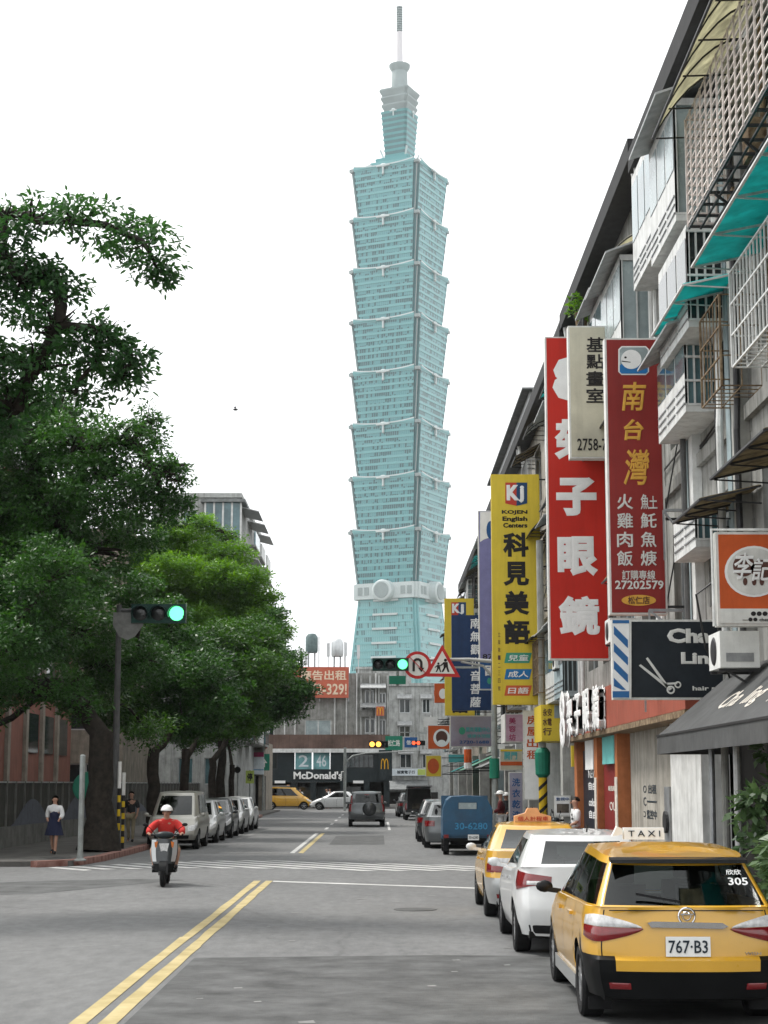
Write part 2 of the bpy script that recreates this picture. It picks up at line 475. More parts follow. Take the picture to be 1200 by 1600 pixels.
# left pavement with a red kerb
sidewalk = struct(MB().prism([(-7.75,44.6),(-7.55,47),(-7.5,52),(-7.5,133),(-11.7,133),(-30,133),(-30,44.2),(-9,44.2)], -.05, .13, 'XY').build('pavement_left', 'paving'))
kb = MB().box(-.13,.13,-.49,.49,-.1,.155); kme = None
def kerb(parent, mat, pts):
    global kme
    for (xa, ya), (xb, yb) in zip(pts[:-1], pts[1:]):
        d = math.hypot(xb-xa, yb-ya); n = max(1, round(d))
        for i in range(n):
            t = (i+.5)/n
            if kme is None:
                o = kb.build('kerb_stone', mat, parent); kme = o.data
            else:
                o = link('kerb_stone', kme, parent)
            o.location = (xa+(xb-xa)*t, ya+(yb-ya)*t, random.uniform(-.006,.006)); o.rotation_euler = (0,0,math.atan2(yb-ya,xb-xa)-math.pi/2)
            o.scale = (1, d/n, 1)
kerb(sidewalk, 'kerb_red', [(-8.6,43.9),(-7.75,44.9),(-7.5,47.5),(-7.42,52),(-7.42,110)])
walk_r = struct(MB().box(4.05, 14, -15, 134, -.05, .12).build('pavement_right', 'paving'))
kme = None
kerb(walk_r, 'concrete', [(4.0,14),(4.0,74)])
far_walk = struct(MB().box(-30, 30, 147.2, 230, -.05, .12).build('pavement_far', 'paving'))
tag(MB().cyl((-8.45,46.3,.131),(-8.45,46.3,.137),.36,n=20).build('manhole_cover','iron'), 'round iron manhole cover in the pavement corner by the grey post', 'manhole cover')
tag(MB().cyl((.6,29.2,.003),(.6,29.2,.008),.36,n=20).build('manhole_cover','patch'), 'flat dark manhole cover in the open lane before the stop line', 'manhole cover')
# ---------------------------------------------------------------- the tower, one kilometre off
def mk_tower(name, wall, glass, dark, rough=.12, pitch=1.5, fl=4.24, z0=0., mull=.16, dens=.86):
    m = bpy.data.materials.new(name); m.use_nodes = True
    nt = m.node_tree; b = nt.nodes['Principled BSDF']; N = nt.nodes.new; L = nt.links.new
    def math_(op, a, b_=None):
        n = N('ShaderNodeMath'); n.operation = op
        for i, q in enumerate((a, b_)):
            if q is None: continue
            if isinstance(q, (int, float)): n.inputs[i].default_value = q
            else: L(q, n.inputs[i])
        return n.outputs[0]
    tc = N('ShaderNodeTexCoord'); sp = N('ShaderNodeSeparateXYZ'); L(tc.outputs['Object'], sp.inputs[0])
    u = math_('DIVIDE', math_('ADD', sp.outputs[0], sp.outputs[1]), pitch)
    w = math_('DIVIDE', math_('SUBTRACT', sp.outputs[2], z0), fl)
    fu = math_('FRACT', u); iu = math_('FLOOR', u); iw = math_('FLOOR', w)
    cb = N('ShaderNodeCombineXYZ'); L(iu, cb.inputs[0]); L(iw, cb.inputs[1])
    wn = N('ShaderNodeTexWhiteNoise'); wn.noise_dimensions = '2D'; L(cb.outputs[0], wn.inputs['Vector'])
    cb2 = N('ShaderNodeCombineXYZ'); L(math_('DIVIDE', u, 9.), cb2.inputs[0]); L(math_('MULTIPLY', iw, 1.7), cb2.inputs[1])
    nz = N('ShaderNodeTexNoise'); nz.inputs['Scale'].default_value = 1.; nz.inputs['Detail'].default_value = 2; L(cb2.outputs[0], nz.inputs['Vector'])
    pick = math_('GREATER_THAN', math_('ADD', math_('MULTIPLY', wn.outputs['Value'], .35), math_('MULTIPLY', nz.outputs['Fac'], .9)), dens - .22)
    ismul = math_('LESS_THAN', fu, mull)
    mx = N('ShaderNodeMix'); mx.data_type = 'RGBA'; L(pick, mx.inputs['Factor']); mx.inputs['A'].default_value = (*glass, 1); mx.inputs['B'].default_value = (*dark, 1)
    m2 = N('ShaderNodeMix'); m2.data_type = 'RGBA'; L(ismul, m2.inputs['Factor']); L(mx.outputs['Result'], m2.inputs['A']); m2.inputs['B'].default_value = (*wall, 1)
    L(m2.outputs['Result'], b.inputs['Base Color']); b.inputs['Roughness'].default_value = rough
    b.inputs['IOR'].default_value = 1.52; b.inputs['Roughness'].default_value = .06
    M[name] = m
TZ0 = 125.3; MH = 33.9
mk_tower('tower_window', (.12,.33,.34), (.075,.265,.285), (.02,.1,.11), z0=TZ0)
mk('tower_band', (.12,.35,.365), .1, var=.06, scale=.05, spec=.6)
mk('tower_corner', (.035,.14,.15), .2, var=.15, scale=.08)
mk('tower_trim', (.5,.56,.56), .4, var=.05, scale=.1)
mk('tower_grey', (.27,.32,.32), .5, var=.12, scale=.1)
mk('tower_roof', (.3,.36,.36), .6, var=.1, scale=.1)
mk_tower('tower_base_window', (.22,.43,.43), (.11,.32,.33), (.04,.15,.16), z0=0, dens=.95)
for _k in ('tower_band','tower_corner'): M[_k].node_tree.nodes['Principled BSDF'].inputs['IOR'].default_value = 1.52
TOWER = thing('glass_tower', 'very tall pale green glass tower of stacked flaring segments with a spire', 'skyscraper', (13.5, 1085, 0), R(-26))
def notch_ring(a, z, c=.13, n=.055):
    """square plan of half-size a with twice-stepped corners"""
    c1, c2 = a*(1-c), a*(1-c*.5)
    q = [(a,-c1),(a,c1),(c2,c1),(c2,c2),(c1,c2),(c1,a)]
    pts = []
    for k in range(4):
        for x, y in q:
            for _ in range(k): x, y = -y, x
            pts.append((x, y, z))
    return pts
def ring_strip(mb, r0, r1, m=0, only=None):
    n = len(r0); vs = r0 + r1
    fs = [(i, (i+1) % n, (i+1) % n + n, i+n) for i in range(n) if only is None or only(i)]
    mb.add(vs, fs, m)
flat_side = lambda i: i % 6 in (0, 5)
for k in range(8):
    z0 = TZ0 + k*MH; z1 = z0 + MH - 1.2
    a0, a1 = 21.4, 24.6
    half = lambda z: a0 + (a1-a0)*((z-z0)/(z1-z0))
    mb = MB()
    # stepped corners and body core
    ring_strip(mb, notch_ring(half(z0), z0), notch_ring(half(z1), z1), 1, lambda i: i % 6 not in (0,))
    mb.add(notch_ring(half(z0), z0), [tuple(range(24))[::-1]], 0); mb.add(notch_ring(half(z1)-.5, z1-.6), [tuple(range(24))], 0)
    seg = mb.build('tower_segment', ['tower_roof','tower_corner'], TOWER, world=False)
    nf = 8; fh = (z1-z0)/nf
    for j in range(nf):
        za = z0 + j*fh; zb = za + fh*.62; zc = za + fh
        w = MB(); ra, rb = notch_ring(half(za)-.35, za), notch_ring(half(zb)-.35, zb)
        ring_strip(w, ra, rb, 0, lambda i: i % 6 == 0)
        rc, rd = notch_ring(half(zb), zb), notch_ring(half(zc), zc)
        ring_strip(w, rc, rd, 1, lambda i: i % 6 == 0); ring_strip(w, rb, rc, 1, lambda i: i % 6 == 0)
        w.build('floor_band', ['tower_window','tower_band'], seg)
    # curved parapet, raised to the middle, with the scroll emblem
    for q in range(4):
        t = MB(); c1 = half(z1)*.87; P0 = []; P1 = []
        for i in range(17):
            s = -1 + 2*i/16; zz = z1 + 1.7*(abs(s)**2.2) - .4
            P0.append((half(z1)+.5, s*c1, zz)); P1.append((half(z1)+.5, s*c1, zz+.8))
        t.grid([[p for p in P0], [p for p in P1]]); t.grid([[p for p in P1], [(p[0]-1.2, p[1], p[2]) for p in P1]])
        t.grid([[(p[0]-.1, p[1], z1-.6) for p in P0], P0], 1)
        t.rot(Matrix.Rotation(q*math.pi/2, 3, 'Z')); t.build('parapet', ['tower_trim','tower_band'], seg)
        e = MB(); x = half(z1)+.5
        e.sphere((x, 0, z1-.4), 1.9, 12, 0, (.5, 1.3, .7)); e.box(x-.3, x+.9, -4.6, 4.6, z1-1.2, z1-.1); e.box(x-.8, x+.5, -.5, .5, z1-5.2, z1-1.2)
        e.sphere((x-.1, 0, z1-5.6), .95, 8)
        e.rot(Matrix.Rotation(q*math.pi/2, 3, 'Z')); e.build('scroll_emblem', 'tower_trim', seg)
        cn = MB(); c1_ = half(z1)
        cn.box(c1_*.88, c1_*1.0, c1_*.88, c1_*1.0, z1-1.4, z1+.6); cn.bar((half(z0)*.935, half(z0)*.935, z0+1),(c1_*.935, c1_*.935, z1-2), .5)
        cn.rot(Matrix.Rotation(q*math.pi/2, 3, 'Z')); cn.build('corner_fin', 'tower_grey', seg)
# pedestal: a tapering shaft with the coin discs at its top
base = MB(); n = 20
zt = 115.5; hb = lambda z: 31.1 - 10.4*z/zt
ring_strip(base, notch_ring(hb(0),0), notch_ring(hb(zt),zt), 0, lambda i: i % 6 != 0)
shaft = base.build('tower_base', 'tower_band', TOWER, world=False)
nb = 26
for j in range(nb):
    za, zc = zt*j/nb, zt*(j+1)/nb; zb = za + (zc-za)*.66
    w = MB(); rb = notch_ring(hb(zb)-.3, zb); rc = notch_ring(hb(zb), zb)
    ring_strip(w, notch_ring(hb(za)-.3, za), rb, 0, lambda i: i % 6 == 0); ring_strip(w, rc, notch_ring(hb(zc), zc), 1, lambda i: i % 6 == 0); ring_strip(w, rb, rc, 1, lambda i: i % 6 == 0)
    w.build('floor_band', ['tower_base_window','tower_band'], shaft)
    if j % 2 == 1 and j > 12:
        for q in range(4):
            t = MB().box(hb(zb)-.2, hb(zb)+.9, -8.5, 8.5, zb, zb+1.3).rot(Matrix.Rotation(q*math.pi/2, 3, 'Z')); t.build('sun_shade', 'tower_trim', shaft)
bl = MB(); ring_strip(bl, notch_ring(22.8, zt), notch_ring(22.8, TZ0)); bl.add(notch_ring(22.8, TZ0), [tuple(range(24))]); bl.add(notch_ring(22.8, zt), [tuple(range(24))[::-1]])
belt = bl.build('belt_storey', 'tower_trim', TOWER, world=False)
for q in range(4):
    for s in (-17,-12.5,12.5,17):
        MB().box(22.7, 23.15, s-1.5, s+1.5, zt+2.4, zt+7.4).rot(Matrix.Rotation(q*math.pi/2,3,'Z')).build('recessed_panel','tower_grey',belt)
    c = MB().lathe([(0,5.6),(5.9,5.6),(6.6,5.0),(6.8,0),(6.8,-3)], (22.0,0,zt+4.8), 'X', 40)
    c.rot(Matrix.Rotation(q*math.pi/2,3,'Z')); coin = c.build('coin_disc','tower_trim',TOWER,world=False, smooth=40)
    MB().lathe([(0,6.0),(4.9,6.0),(4.9,5.5)], (22.0,0,zt+4.8), 'X', 36).rot(Matrix.Rotation(q*math.pi/2,3,'Z')).build('coin_face','tower_grey',coin)
# top: stepped plinth, small flaring segment, head, spire
ztop = TZ0 + 8*MH
pl = MB()
for a, z0, z1 in ((14.5, ztop-1.5, ztop+5), (11.5, ztop+5, ztop+8.5)):
    ring_strip(pl, notch_ring(a, z0), notch_ring(a+1.2, z1)); pl.add(notch_ring(a+1.2, z1), [tuple(range(24))])
pl.build('roof_plinth','tower_band',TOWER,world=False)
hd = MB().build('upper_segment','tower_grey',TOWER,world=False) if False else None
z0 = ztop+8.5; z1 = z0+33
up = MB(); ring_strip(up, notch_ring(7.2,z0), notch_ring(9.4,z1)); up.add(notch_ring(9.4,z1),[tuple(range(24))])
upo = up.build('upper_segment','tower_corner',TOWER,world=False)
for j in range(9):
    za = z0 + j*33/9; aa = 7.2+2.2*j/9; mbj = MB()
    ring_strip(mbj, notch_ring(aa+.25, za+2.2), notch_ring(aa+.8, za+3.5)); ring_strip(mbj, notch_ring(aa, za+2.0), notch_ring(aa+.25, za+2.2)); ring_strip(mbj, notch_ring(aa+.8, za+3.5), notch_ring(aa+.2, za+3.5))
    mbj.build('floor_band','tower_band',upo)
for q in range(4):
    e = MB(); e.sphere((9.9,0,z1), 1.3, 10, 0, (.6,1.2,.8)); e.box(9.4,10.4,-2.4,2.4,z1-.9,z1-.2); e.box(9.4,10.2,-.35,.35,z1-4,z1-.5)
    e.rot(Matrix.Rotation(q*math.pi/2,3,'Z')); e.build('scroll_emblem','tower_trim',upo)
    e = MB(); e.bar((7.4,7.4,z0),(9.6,9.6,z0+7),1.); e.box(13,16,13,16,ztop-1,ztop+4)
    e.rot(Matrix.Rotation(q*math.pi/2,3,'Z')); e.build('corner_fin','tower_trim',TOWER,world=False)
zz = z1
for a, h in ((9.4,5.2),(9.9,5.0),(10.5,5.2)):
    mb = MB(); ring_strip(mb, notch_ring(a-2.0, zz), notch_ring(a, zz+h-1)); ring_strip(mb, notch_ring(a, zz+h-1), notch_ring(a, zz+h)); mb.add(notch_ring(a, zz+h), [tuple(range(24))])
    mb.build('head_tier',['tower_grey'],TOWER,world=False); zz += h
MB().lathe([(5.8,0),(5.4,6),(5.2,14),(4.4,15)], (0,0,zz), n=20).build('spire_drum','tower_grey',TOWER,world=False, smooth=40)
MB().lathe([(4.4,0),(6.8,4.0),(7.1,5.8),(3.0,7.8),(0,7.8)], (0,0,zz+13), n=20).build('spire_collar','tower_grey',TOWER,world=False, smooth=40)
zs = zz+20; ze = 514
mk('spire_white', (.62,.6,.62), .5, var=.05)
MB().tube([(0,0,zs),(0,0,zs+(ze-zs)*.55)],[2.3,1.9],14).build('spire_mast','spire_white',TOWER,world=False,smooth=40)
sm = MB().tube([(0,0,zs+(ze-zs)*.55),(0,0,ze)],[1.0,.6],10).build('spire_tip','dark_metal',TOWER,world=False)
for j in range(11):
    zj = zs+(ze-zs)*(.56+.04*j)
    MB().lathe([(1.0,0),(2.1,.3),(2.1,1.1),(1.0,1.4)], (0,0,zj), n=12).build('antenna_ring','tower_grey',sm)
# ---------------------------------------------------------------- vehicles
mk('taxi_yellow', (.6,.325,.02), .3, var=.05, scale=2, coat=.9)
mk('car_white', (.62,.63,.63), .3, var=.05, scale=2, coat=.9)
mk('car_silver', (.42,.43,.43), .3, metal=.45, var=.08, scale=2, coat=.4)
mk('car_grey', (.13,.14,.145), .3, metal=.4, var=.08, scale=2, coat=.4)
mk('car_dark', (.03,.034,.037), .28, metal=.2, var=.08, scale=2, coat=.5)
mk('car_blue', (.006,.072,.15), .45, var=.18, scale=2.5, coat=.2, streak=.15)
mk('car_champagne', (.36,.35,.31), .32, metal=.4, var=.08, coat=.4)
mk('bumper_black', (.006,.0065,.007), .4, var=.2, scale=4, spec=.3)
mk('trim_black', (.012,.012,.013), .3, var=.1)
mk('chrome', (.62,.62,.62), .15, metal=1., var=.05)
mk('lamp_red', (.17,.005,.008), .12, var=.12, scale=14, coat=.8)
mk('lamp_clear', (.62,.62,.62), .12, var=.2, scale=20, coat=.8)
mk('lamp_orange', (.6,.16,.02), .2, var=.1)
mk('plate_white', (.78,.79,.78), .45, var=.05)
mk('plate_ink', (.02,.03,.04), .5, var=0)
mk('seat', (.06,.055,.05), .85, var=.2)
mk('rim', (.38,.385,.39), .35, metal=.7, var=.15)
mk('underbody', (.01,.01,.01), .9, var=0)
mk('red_ink', (.5,.06,.03), .5, var=0)
mk('blue_ink', (.05,.25,.45), .5, var=.2)
mk('amber_lamp', (.75,.4,.2), .4, var=.1)
mk_glass('car_glass', (.42,.5,.5))
mk_glass('car_glass_dark', (.1,.12,.12))

class Car:
    """body lofted from plan rings; local +Y is the front"""
    def __init__(c, **k):
        c.L = 4.5; c.W = 1.7; c.H = 1.5; c.sill = .24; c.wr = .31
        c.wb = 2.7; c.fo = .88                       # wheelbase, front overhang
        c.belt = [(-9, .95), (9, .95)]; c.roof = [(-9, 1.5), (9, 1.5)]
        c.gr = (-2.1, -1.75); c.gf = (1.35, .55)     # greenhouse rear, front: base y, top y
        c.tumble = .17
        c.side_windows = [(.08,.36),(.4,.66),(.7,.93)]
        c.rear_glass = .86; c.glow = (.08, .88)
        c.Wp = [(0,.93),(.25,.985),(.55,1.),(.8,.985),(1.,.95)]
        c.YR = [(0,.06),(.25,0),(.45,.0),(.6,.05),(1.,.1)]
        c.YF = [(0,.1),(.25,0),(.5,.02),(.8,.12),(1.,.3)]
        c.kr, c.cr, c.br = .14, .45, .09
        c.kf, c.cf, c.bf = .22, .8, .16
        c.bump_dip = 0; c.glass = 'car_glass'
        c.paint = 'car_white'; c.bumper = None; c.bumper_to = .36; c.bumper_from_y = 0
        c.grow = 0.; c.shut = True
        c.__dict__.update(k)
        b = set(np.linspace(0, 1, 25).round(4))
        for a0, a1 in c.side_windows: b |= {a0, a1}
        ya, yb = -c.L/2 + c.br, c.L/2 - c.bf
        c.ax = [c.L/2 - c.fo, c.L/2 - c.fo - c.wb]
        for y in c.ax:
            for t in np.linspace(-1, 1, 15):
                b.add(round((y + t*(c.wr+.075) - ya)/(yb-ya), 4))
        S = sorted(x for x in b if 0 <= x <= 1)
        c.S = [S[0]] + [x for i, x in enumerate(S[1:]) if x - S[i] > .0035]
        rg = c.rear_glass
        c.V = sorted({-1,-.985,-.93,1,.985,.93, -.82, .82, -rg, rg, *np.linspace(-.88,.88,13).round(3)})
        c.P = [('R', v) for v in c.V] + [('+', s) for s in c.S if 0 < s < 1] + [('F', v) for v in c.V[::-1]] + [('-', s) for s in c.S[::-1] if 0 < s < 1]
    def I(c, L, x): return float(np.interp(x, [a for a,_ in L], [b for _,b in L]))
    def plan(c, p, w, yr, yf, kr=None, kf=None):
        kr = c.kr if kr is None else kr; kf = c.kf if kf is None else kf
        sd, t = p
        if sd == 'R': return (t*w*(1-kr), yr + c.br*abs(t)**3)
        if sd == 'F': return (t*w*(1-kf), yf - c.bf*abs(t)**2.5)
        y = yr + c.br + (yf - c.bf - yr - c.br)*t
        dr = max(0, (c.cr - (y - yr - c.br))/c.cr); df = max(0, (c.cf - (yf - c.bf - y))/c.cf)
        x = w*(1 - kr*dr**2.6 - kf*df**2.4)
        return (x if sd == '+' else -x, y)
    def zb(c, y):
        z = c.sill
        for a in c.ax:
            d = abs(y - a); r = c.wr + .06
            if d < r: z = max(z, c.wr + math.sqrt(r*r - d*d) - .01)
        return z
    def body(c, p, h):
        hw = c.W/2
        x, y = c.plan(p, hw, -c.L/2, c.L/2)
        zt = c.I(c.belt, y)
        z0 = c.zb(y) if p[0] in '+-' else c.sill
        z0 = min(z0, zt - .05)
        z = z0 + (zt - z0)*h
        zn = (z - c.sill)/(zt - c.sill)
        x, y = c.plan(p, hw*c.I(c.Wp, zn), -c.L/2 + c.I(c.YR, zn), c.L/2 - c.I(c.YF, zn))
        return Vector((x, y, z))
    def gh(c, p, g):
        hw = c.W/2*c.Wp[-1][1] - .015 - c.tumble*g**1.15
        yr = c.gr[0] + (c.gr[1]-c.gr[0])*g; yf = c.gf[0] + (c.gf[1]-c.gf[0])*g
        bb = c.br, c.bf
        c.br, c.bf = .10, .16
        x, y = c.plan(p, hw, yr, yf, .10, .16)
        c.br, c.bf = bb
        zb_, zr = c.I(c.belt, y) + .005, c.I(c.roof, y)
        return Vector((x, y, zb_ + (zr - zb_)*g))
    # outward-offset patch on the body: u = metres from the rear (or front) centre line round the corner
    def upoint(c, u, h, end='R', side=1):
        k = c.kr if end == 'R' else c.kf
        we = c.W/2*(1-k)*.98
        if u <= we: return c.body((end, side*u/we), h)
        span = c.L - c.br - c.bf; s = (u-we)/span
        s = min(s, .999)
        return c.body(('+' if side > 0 else '-', s if end == 'R' else 1-s), h)
    def patch(c, name, mat, u0, u1, lo, hi, off=.012, end='R', side=1, parent=None, nu=12, nh=4):
        mb = MB(); G = []; B = []
        f = lambda q, t: q(t) if callable(q) else q
        for i in range(nu+1):
            t = i/nu; u = u0+(u1-u0)*t; row = []; rb = []
            for j in range(nh+1):
                h = f(lo,t) + (f(hi,t)-f(lo,t))*j/nh
                p = c.upoint(u, h, end, side); e = .01
                du = c.upoint(u+e, h, end, side) - c.upoint(max(0,u-e), h, end, side); dh = c.upoint(u, min(1,h+.01), end, side) - c.upoint(u, max(0,h-.01), end, side)
                n = du.cross(dh)
                if n.length < 1e-9: n = Vector((0,-1 if end=='R' else 1,0))
                n.normalize()
                ref = Vector((p.x*.6, p.y, 0))
                if n.dot(ref) < 0: n = -n
                o = off*(1 if 0 < j < nh and 0 < i < nu else .55)
                row.append(p + n*o); rb.append(p - n*.02)
            G.append(row); B.append(rb)
        mb.grid(G)
        for j in range(nh):
            mb.add([G[0][j],G[0][j+1],B[0][j+1],B[0][j]], [(0,1,2,3)]); mb.add([G[nu][j],G[nu][j+1],B[nu][j+1],B[nu][j]], [(0,1,2,3)])
        for i in range(nu):
            mb.add([G[i][0],G[i+1][0],B[i+1][0],B[i][0]], [(0,1,2,3)]); mb.add([G[i][nh],G[i+1][nh],B[i+1][nh],B[i][nh]], [(0,1,2,3)])
        return mb.build(name, mat, parent or c.root, smooth=50, world=False, fix=True)
    def make(c, name, label, loc, rotz=0, group=None):
        c.root = r = thing(name, label, 'car' if not hasattr(c,'cat') else c.cat, loc, rotz, group)
        n = len(c.P)
        parts = {}
        def face(key, vs):
            d = parts.setdefault(key, ({}, []))
            idx = []
            for v in vs:
                k = (round(v.x,4), round(v.y,4), round(v.z,4))
                if k not in d[0]: d[0][k] = len(d[0])
                if d[0][k] not in idx: idx.append(d[0][k])
            if len(idx) > 2: d[1].append(tuple(idx))
        def strip(A, B, key):
            for i in range(n):
                j = (i+1) % n; face(key(i, j), [A[i], A[j], B[j], B[i]])
        H = sorted({0, .1, .2, .3, .42, .55, .68, .8, .9, 1., c.bumper_to})
        rings = [[c.body(p, h) for p in c.P] for h in H]
        def seg(i):                     # param of the face starting at perimeter sample i
            a, b = c.P[i], c.P[(i+1) % n]
            if a[0] == b[0]: return a[0], (a[1]+b[1])/2
            return ('+' if '+' in (a[0], b[0]) else '-'), (.004 if 'R' in (a[0], b[0]) else .996)
        for k in range(len(H)-1):
            def key(i, j):
                sd, t = seg(i)
                if c.bumper and H[k+1] <= c.bumper_to + 1e-6:
                    if sd == 'R' and H[k+1] > .3 and c.bump_dip and abs(t) < c.bump_dip: return 'body'
                    if sd == 'R': return 'bumper'
                    if sd == 'F': return 'front_bumper'
                    yy = (rings[k][i].y)
                    if yy < c.ax[1] - c.wr*.55 or yy > c.ax[0] + c.wr*.9: return 'bumper' if yy < 0 else 'front_bumper'
                return 'body'
            strip(rings[k], rings[k+1], key)
        # tuck under
        low = rings[0]; und = [Vector((v.x*.9, v.y*.98, max(c.sill-.02, v.z-.02))) for v in low]
        strip(und, low, lambda i, j: 'lower_lip')
        # deck between body and greenhouse
        G = sorted({0, c.glow[0], .25, .45, .65, c.glow[1], .95, 1.})
        gr = [[c.gh(p, g) for p in c.P] for g in G]
        prev = rings[-1]
        for t in (.25, .5, .75, 1.):
            nx = []
            for a, b in zip(rings[-1], gr[0]):
                v = a.lerp(b, t); v.z = a.z + (b.z - a.z)*math.sin(t*math.pi/2)
                nx.append(v)
            strip(prev, nx, lambda i, j: 'body'); prev = nx
        for k in range(len(G)-1):
            inwin = G[k] >= c.glow[0]-1e-6 and G[k+1] <= c.glow[1]+1e-6
            def key(i, j):
                sd, t = seg(i)
                if not inwin: return 'body'
                if sd == 'R': return 'rear_window' if abs(t) < c.rear_glass else 'body'
                if sd == 'F': return 'windscreen' if abs(t) < .9 else 'body'
                for q, (a, b) in enumerate(c.side_windows):
                    if a < t < b: return 'side_window%s%d' % (sd, q)
                if c.side_windows[0][1]-.01 < t < c.side_windows[-1][0]+.01: return 'pillar_trim'
                return 'body'
            strip(gr[k], gr[k+1], key)
        # roof crown
        top = gr[-1]; cy = (c.gr[1]+c.gf[1])/2; prev = top
        for s in (.93, .75, .5, .2):
            nx = [Vector((v.x*s, cy+(v.y-cy)*s, v.z + .035*(1-s*s))) for v in top]
            strip(prev, nx, lambda i, j: 'body'); prev = nx
        face('body', prev)
        c.part = {}
        for key, (vd, fs) in parts.items():
            mb = MB(); mb.v = list(vd); mb.f = fs; mb.m = [0]*len(fs)
            nm = 'side_window' if key.startswith('side_window') else key
            mat = {'body': c.paint, 'bumper': c.bumper or c.paint, 'front_bumper': c.bumper or c.paint, 'pillar_trim': 'trim_black', 'lower_lip': 'underbody'}.get(nm, c.glass)
            o = mb.build(nm, mat, r, smooth=38, world=False)
            bm = bmesh.new(); bm.from_mesh(o.data); bmesh.ops.recalc_face_normals(bm, faces=bm.faces); bm.to_mesh(o.data); bm.free()
            c.part[key] = o
        # floor, wheel wells
        hw = c.W/2
        fl = MB().box(-hw*.82, hw*.82, -c.L/2+.18, c.L/2-.3, c.sill-.03, c.sill+.05)
        for a in c.ax:
            for s in (-1, 1):
                pl = [(a+(c.wr+.05)*math.cos(t), c.wr+(c.wr+.05)*math.sin(t)) for t in np.linspace(-.3, math.pi+.3, 12)]
                for (y0,z0),(y1,z1) in zip(pl[:-1], pl[1:]):
                    fl.add([(s*(hw-.05),y0,z0),(s*(hw-.05),y1,z1),(s*(hw-.3),y1,z1),(s*(hw-.3),y0,z0)], [(0,1,2,3)])
                fl.add([(s*(hw-.3),y,z) for y,z in pl], [tuple(range(len(pl)))])
        fl.build('underbody', 'underbody', r, world=False)
        for a in c.ax:
            for s in (-1, 1): wheel(r, s*(hw-.115), a, c.wr, s, getattr(c,'rimmat','rim'))
        return r
    def seats(c, rows=(.35,-.55), bench=None):
        mb = MB()
        for y in rows:
            for x in (-.38, .38):
                mb.box(x-.24, x+.24, y-.1, y+.4, c.sill+.12, .62)
                mb.prism([(y-.14,.55),(y+.02,.55),(y-.1,1.12),(y-.22,1.12)], x-.23, x+.23, 'YZ')
                mb.box(x-.12, x+.12, y-.24, y-.13, 1.14, 1.3)
        mb.build('seats', 'seat', c.root, world=False, smooth=30)
        yy = rows[0]+.75
        MB().box(-c.W/2+.2, c.W/2-.2, yy, yy+.4, .62, c.I(c.belt, yy)-.02).build('dashboard', 'seat', c.root, world=False)
        MB().lathe([(.17,-.015),(.185,0),(.17,.015),(.155,0),(.17,-.015)], (-.38, 0, 0), 'Y', 20).rot(Matrix.Translation((0, yy-.12, .9)) .to_3x3()).build('steering_wheel','seat',c.root,world=False) if False else None
    def plate(c, s, h, end='R', w=.36, hh=.17, z=None, txt='plate_ink'):
        p = c.body((end, 0), h); sg = -1 if end == 'R' else 1
        z = z or p.z; y = p.y + sg*.012
        o = MB().box(-w/2, w/2, y, y+sg*.012, z-hh/2, z+hh/2).build('number_plate','plate_white',c.root,world=False)
        if s: text(s, txt, o, (0, y+sg*.012, z), w*.88, hh*.66, face='-Y' if end=='R' else '+Y', bold=.012, depth=.003, world=False)
        return o
    def mirrors(c, mat=None, y=None):
        y = c.gf[0]-.28 if y is None else y
        for s in (-1, 1):
            mb = MB(); x = s*(c.W/2-.02); z = c.I(c.belt, y)+.06
            mb.sphere((x+s*.09, y, z), .095, 12, 0, (.95,.4,.66)); mb.bar((x-s*.08,y,z-.05),(x+s*.06,y,z-.03),.06,.05)
            mb.build('wing_mirror', mat or c.paint, c.root, world=False, smooth=60)
    def handles(c, ys, h=.86, mat=None):
        for y in ys:
            for s in (-1, 1):
                ya, yb = -c.L/2 + c.br, c.L/2 - c.bf
                p = c.body(('+' if s > 0 else '-', (y-ya)/(yb-ya)), h)
                MB().box(p.x-s*.005, p.x+s*.03, p.y-.1, p.y+.1, p.z-.016, p.z+.016).build('door_handle', mat or c.paint, c.root, world=False)
    def seams(c, ys):
        for y in ys:
            for s in (-1, 1):
                ya, yb = -c.L/2 + c.br, c.L/2 - c.bf; t = (y-ya)/(yb-ya); mb = MB(); G = []
                for h in np.linspace(.08, .99, 9):
                    p = c.body(('+' if s > 0 else '-', t), h); G.append([(p.x+s*.003, p.y-.006, p.z), (p.x+s*.003, p.y+.006, p.z)])
                mb.grid(G).build('door_seam','trim_black',c.root,world=False)

def wheel(root, x, y, r, s, rimmat='rim', w=.2):
    hw = w/2
    t = MB().lathe([(r*.64,-hw*.8),(r*.72,-hw),(r*.93,-hw),(r,-hw*.75),(r,hw*.75),(r*.93,hw),(r*.72,hw),(r*.64,hw*.8)], (x,y,r), 'X', 28)
    wo = t.build('wheel','rubber',root,world=False,smooth=35)
    m = MB(); xo = x + s*hw*.78
    m.lathe([(r*.66,-s*.12),(r*.655,0),(r*.6,s*.006),(r*.59,-s*.05)], (xo,y,r), 'X', 28)
    for k in range(5):
        a = 2*math.pi*k/5+.3
        c, d = math.cos(a), math.sin(a)
        for e in (-.16,.16):
            m.bar((xo-s*.012, y+c*r*.12, r+d*r*.12), (xo-s*.004, y+math.cos(a+e)*r*.61, r+math.sin(a+e)*r*.61), r*.1, .025, upv=(1,0,0))
    m.lathe([(0,s*.012),(r*.17,s*.008),(r*.19,-s*.02)], (xo,y,r), 'X', 14)
    m.build('rim',rimmat,wo,smooth=30)
    MB().lathe([(0,0),(r*.6,0)], (xo-s*.07,y,r), 'X', 20).build('brake_disc','underbody',wo)
    return wo

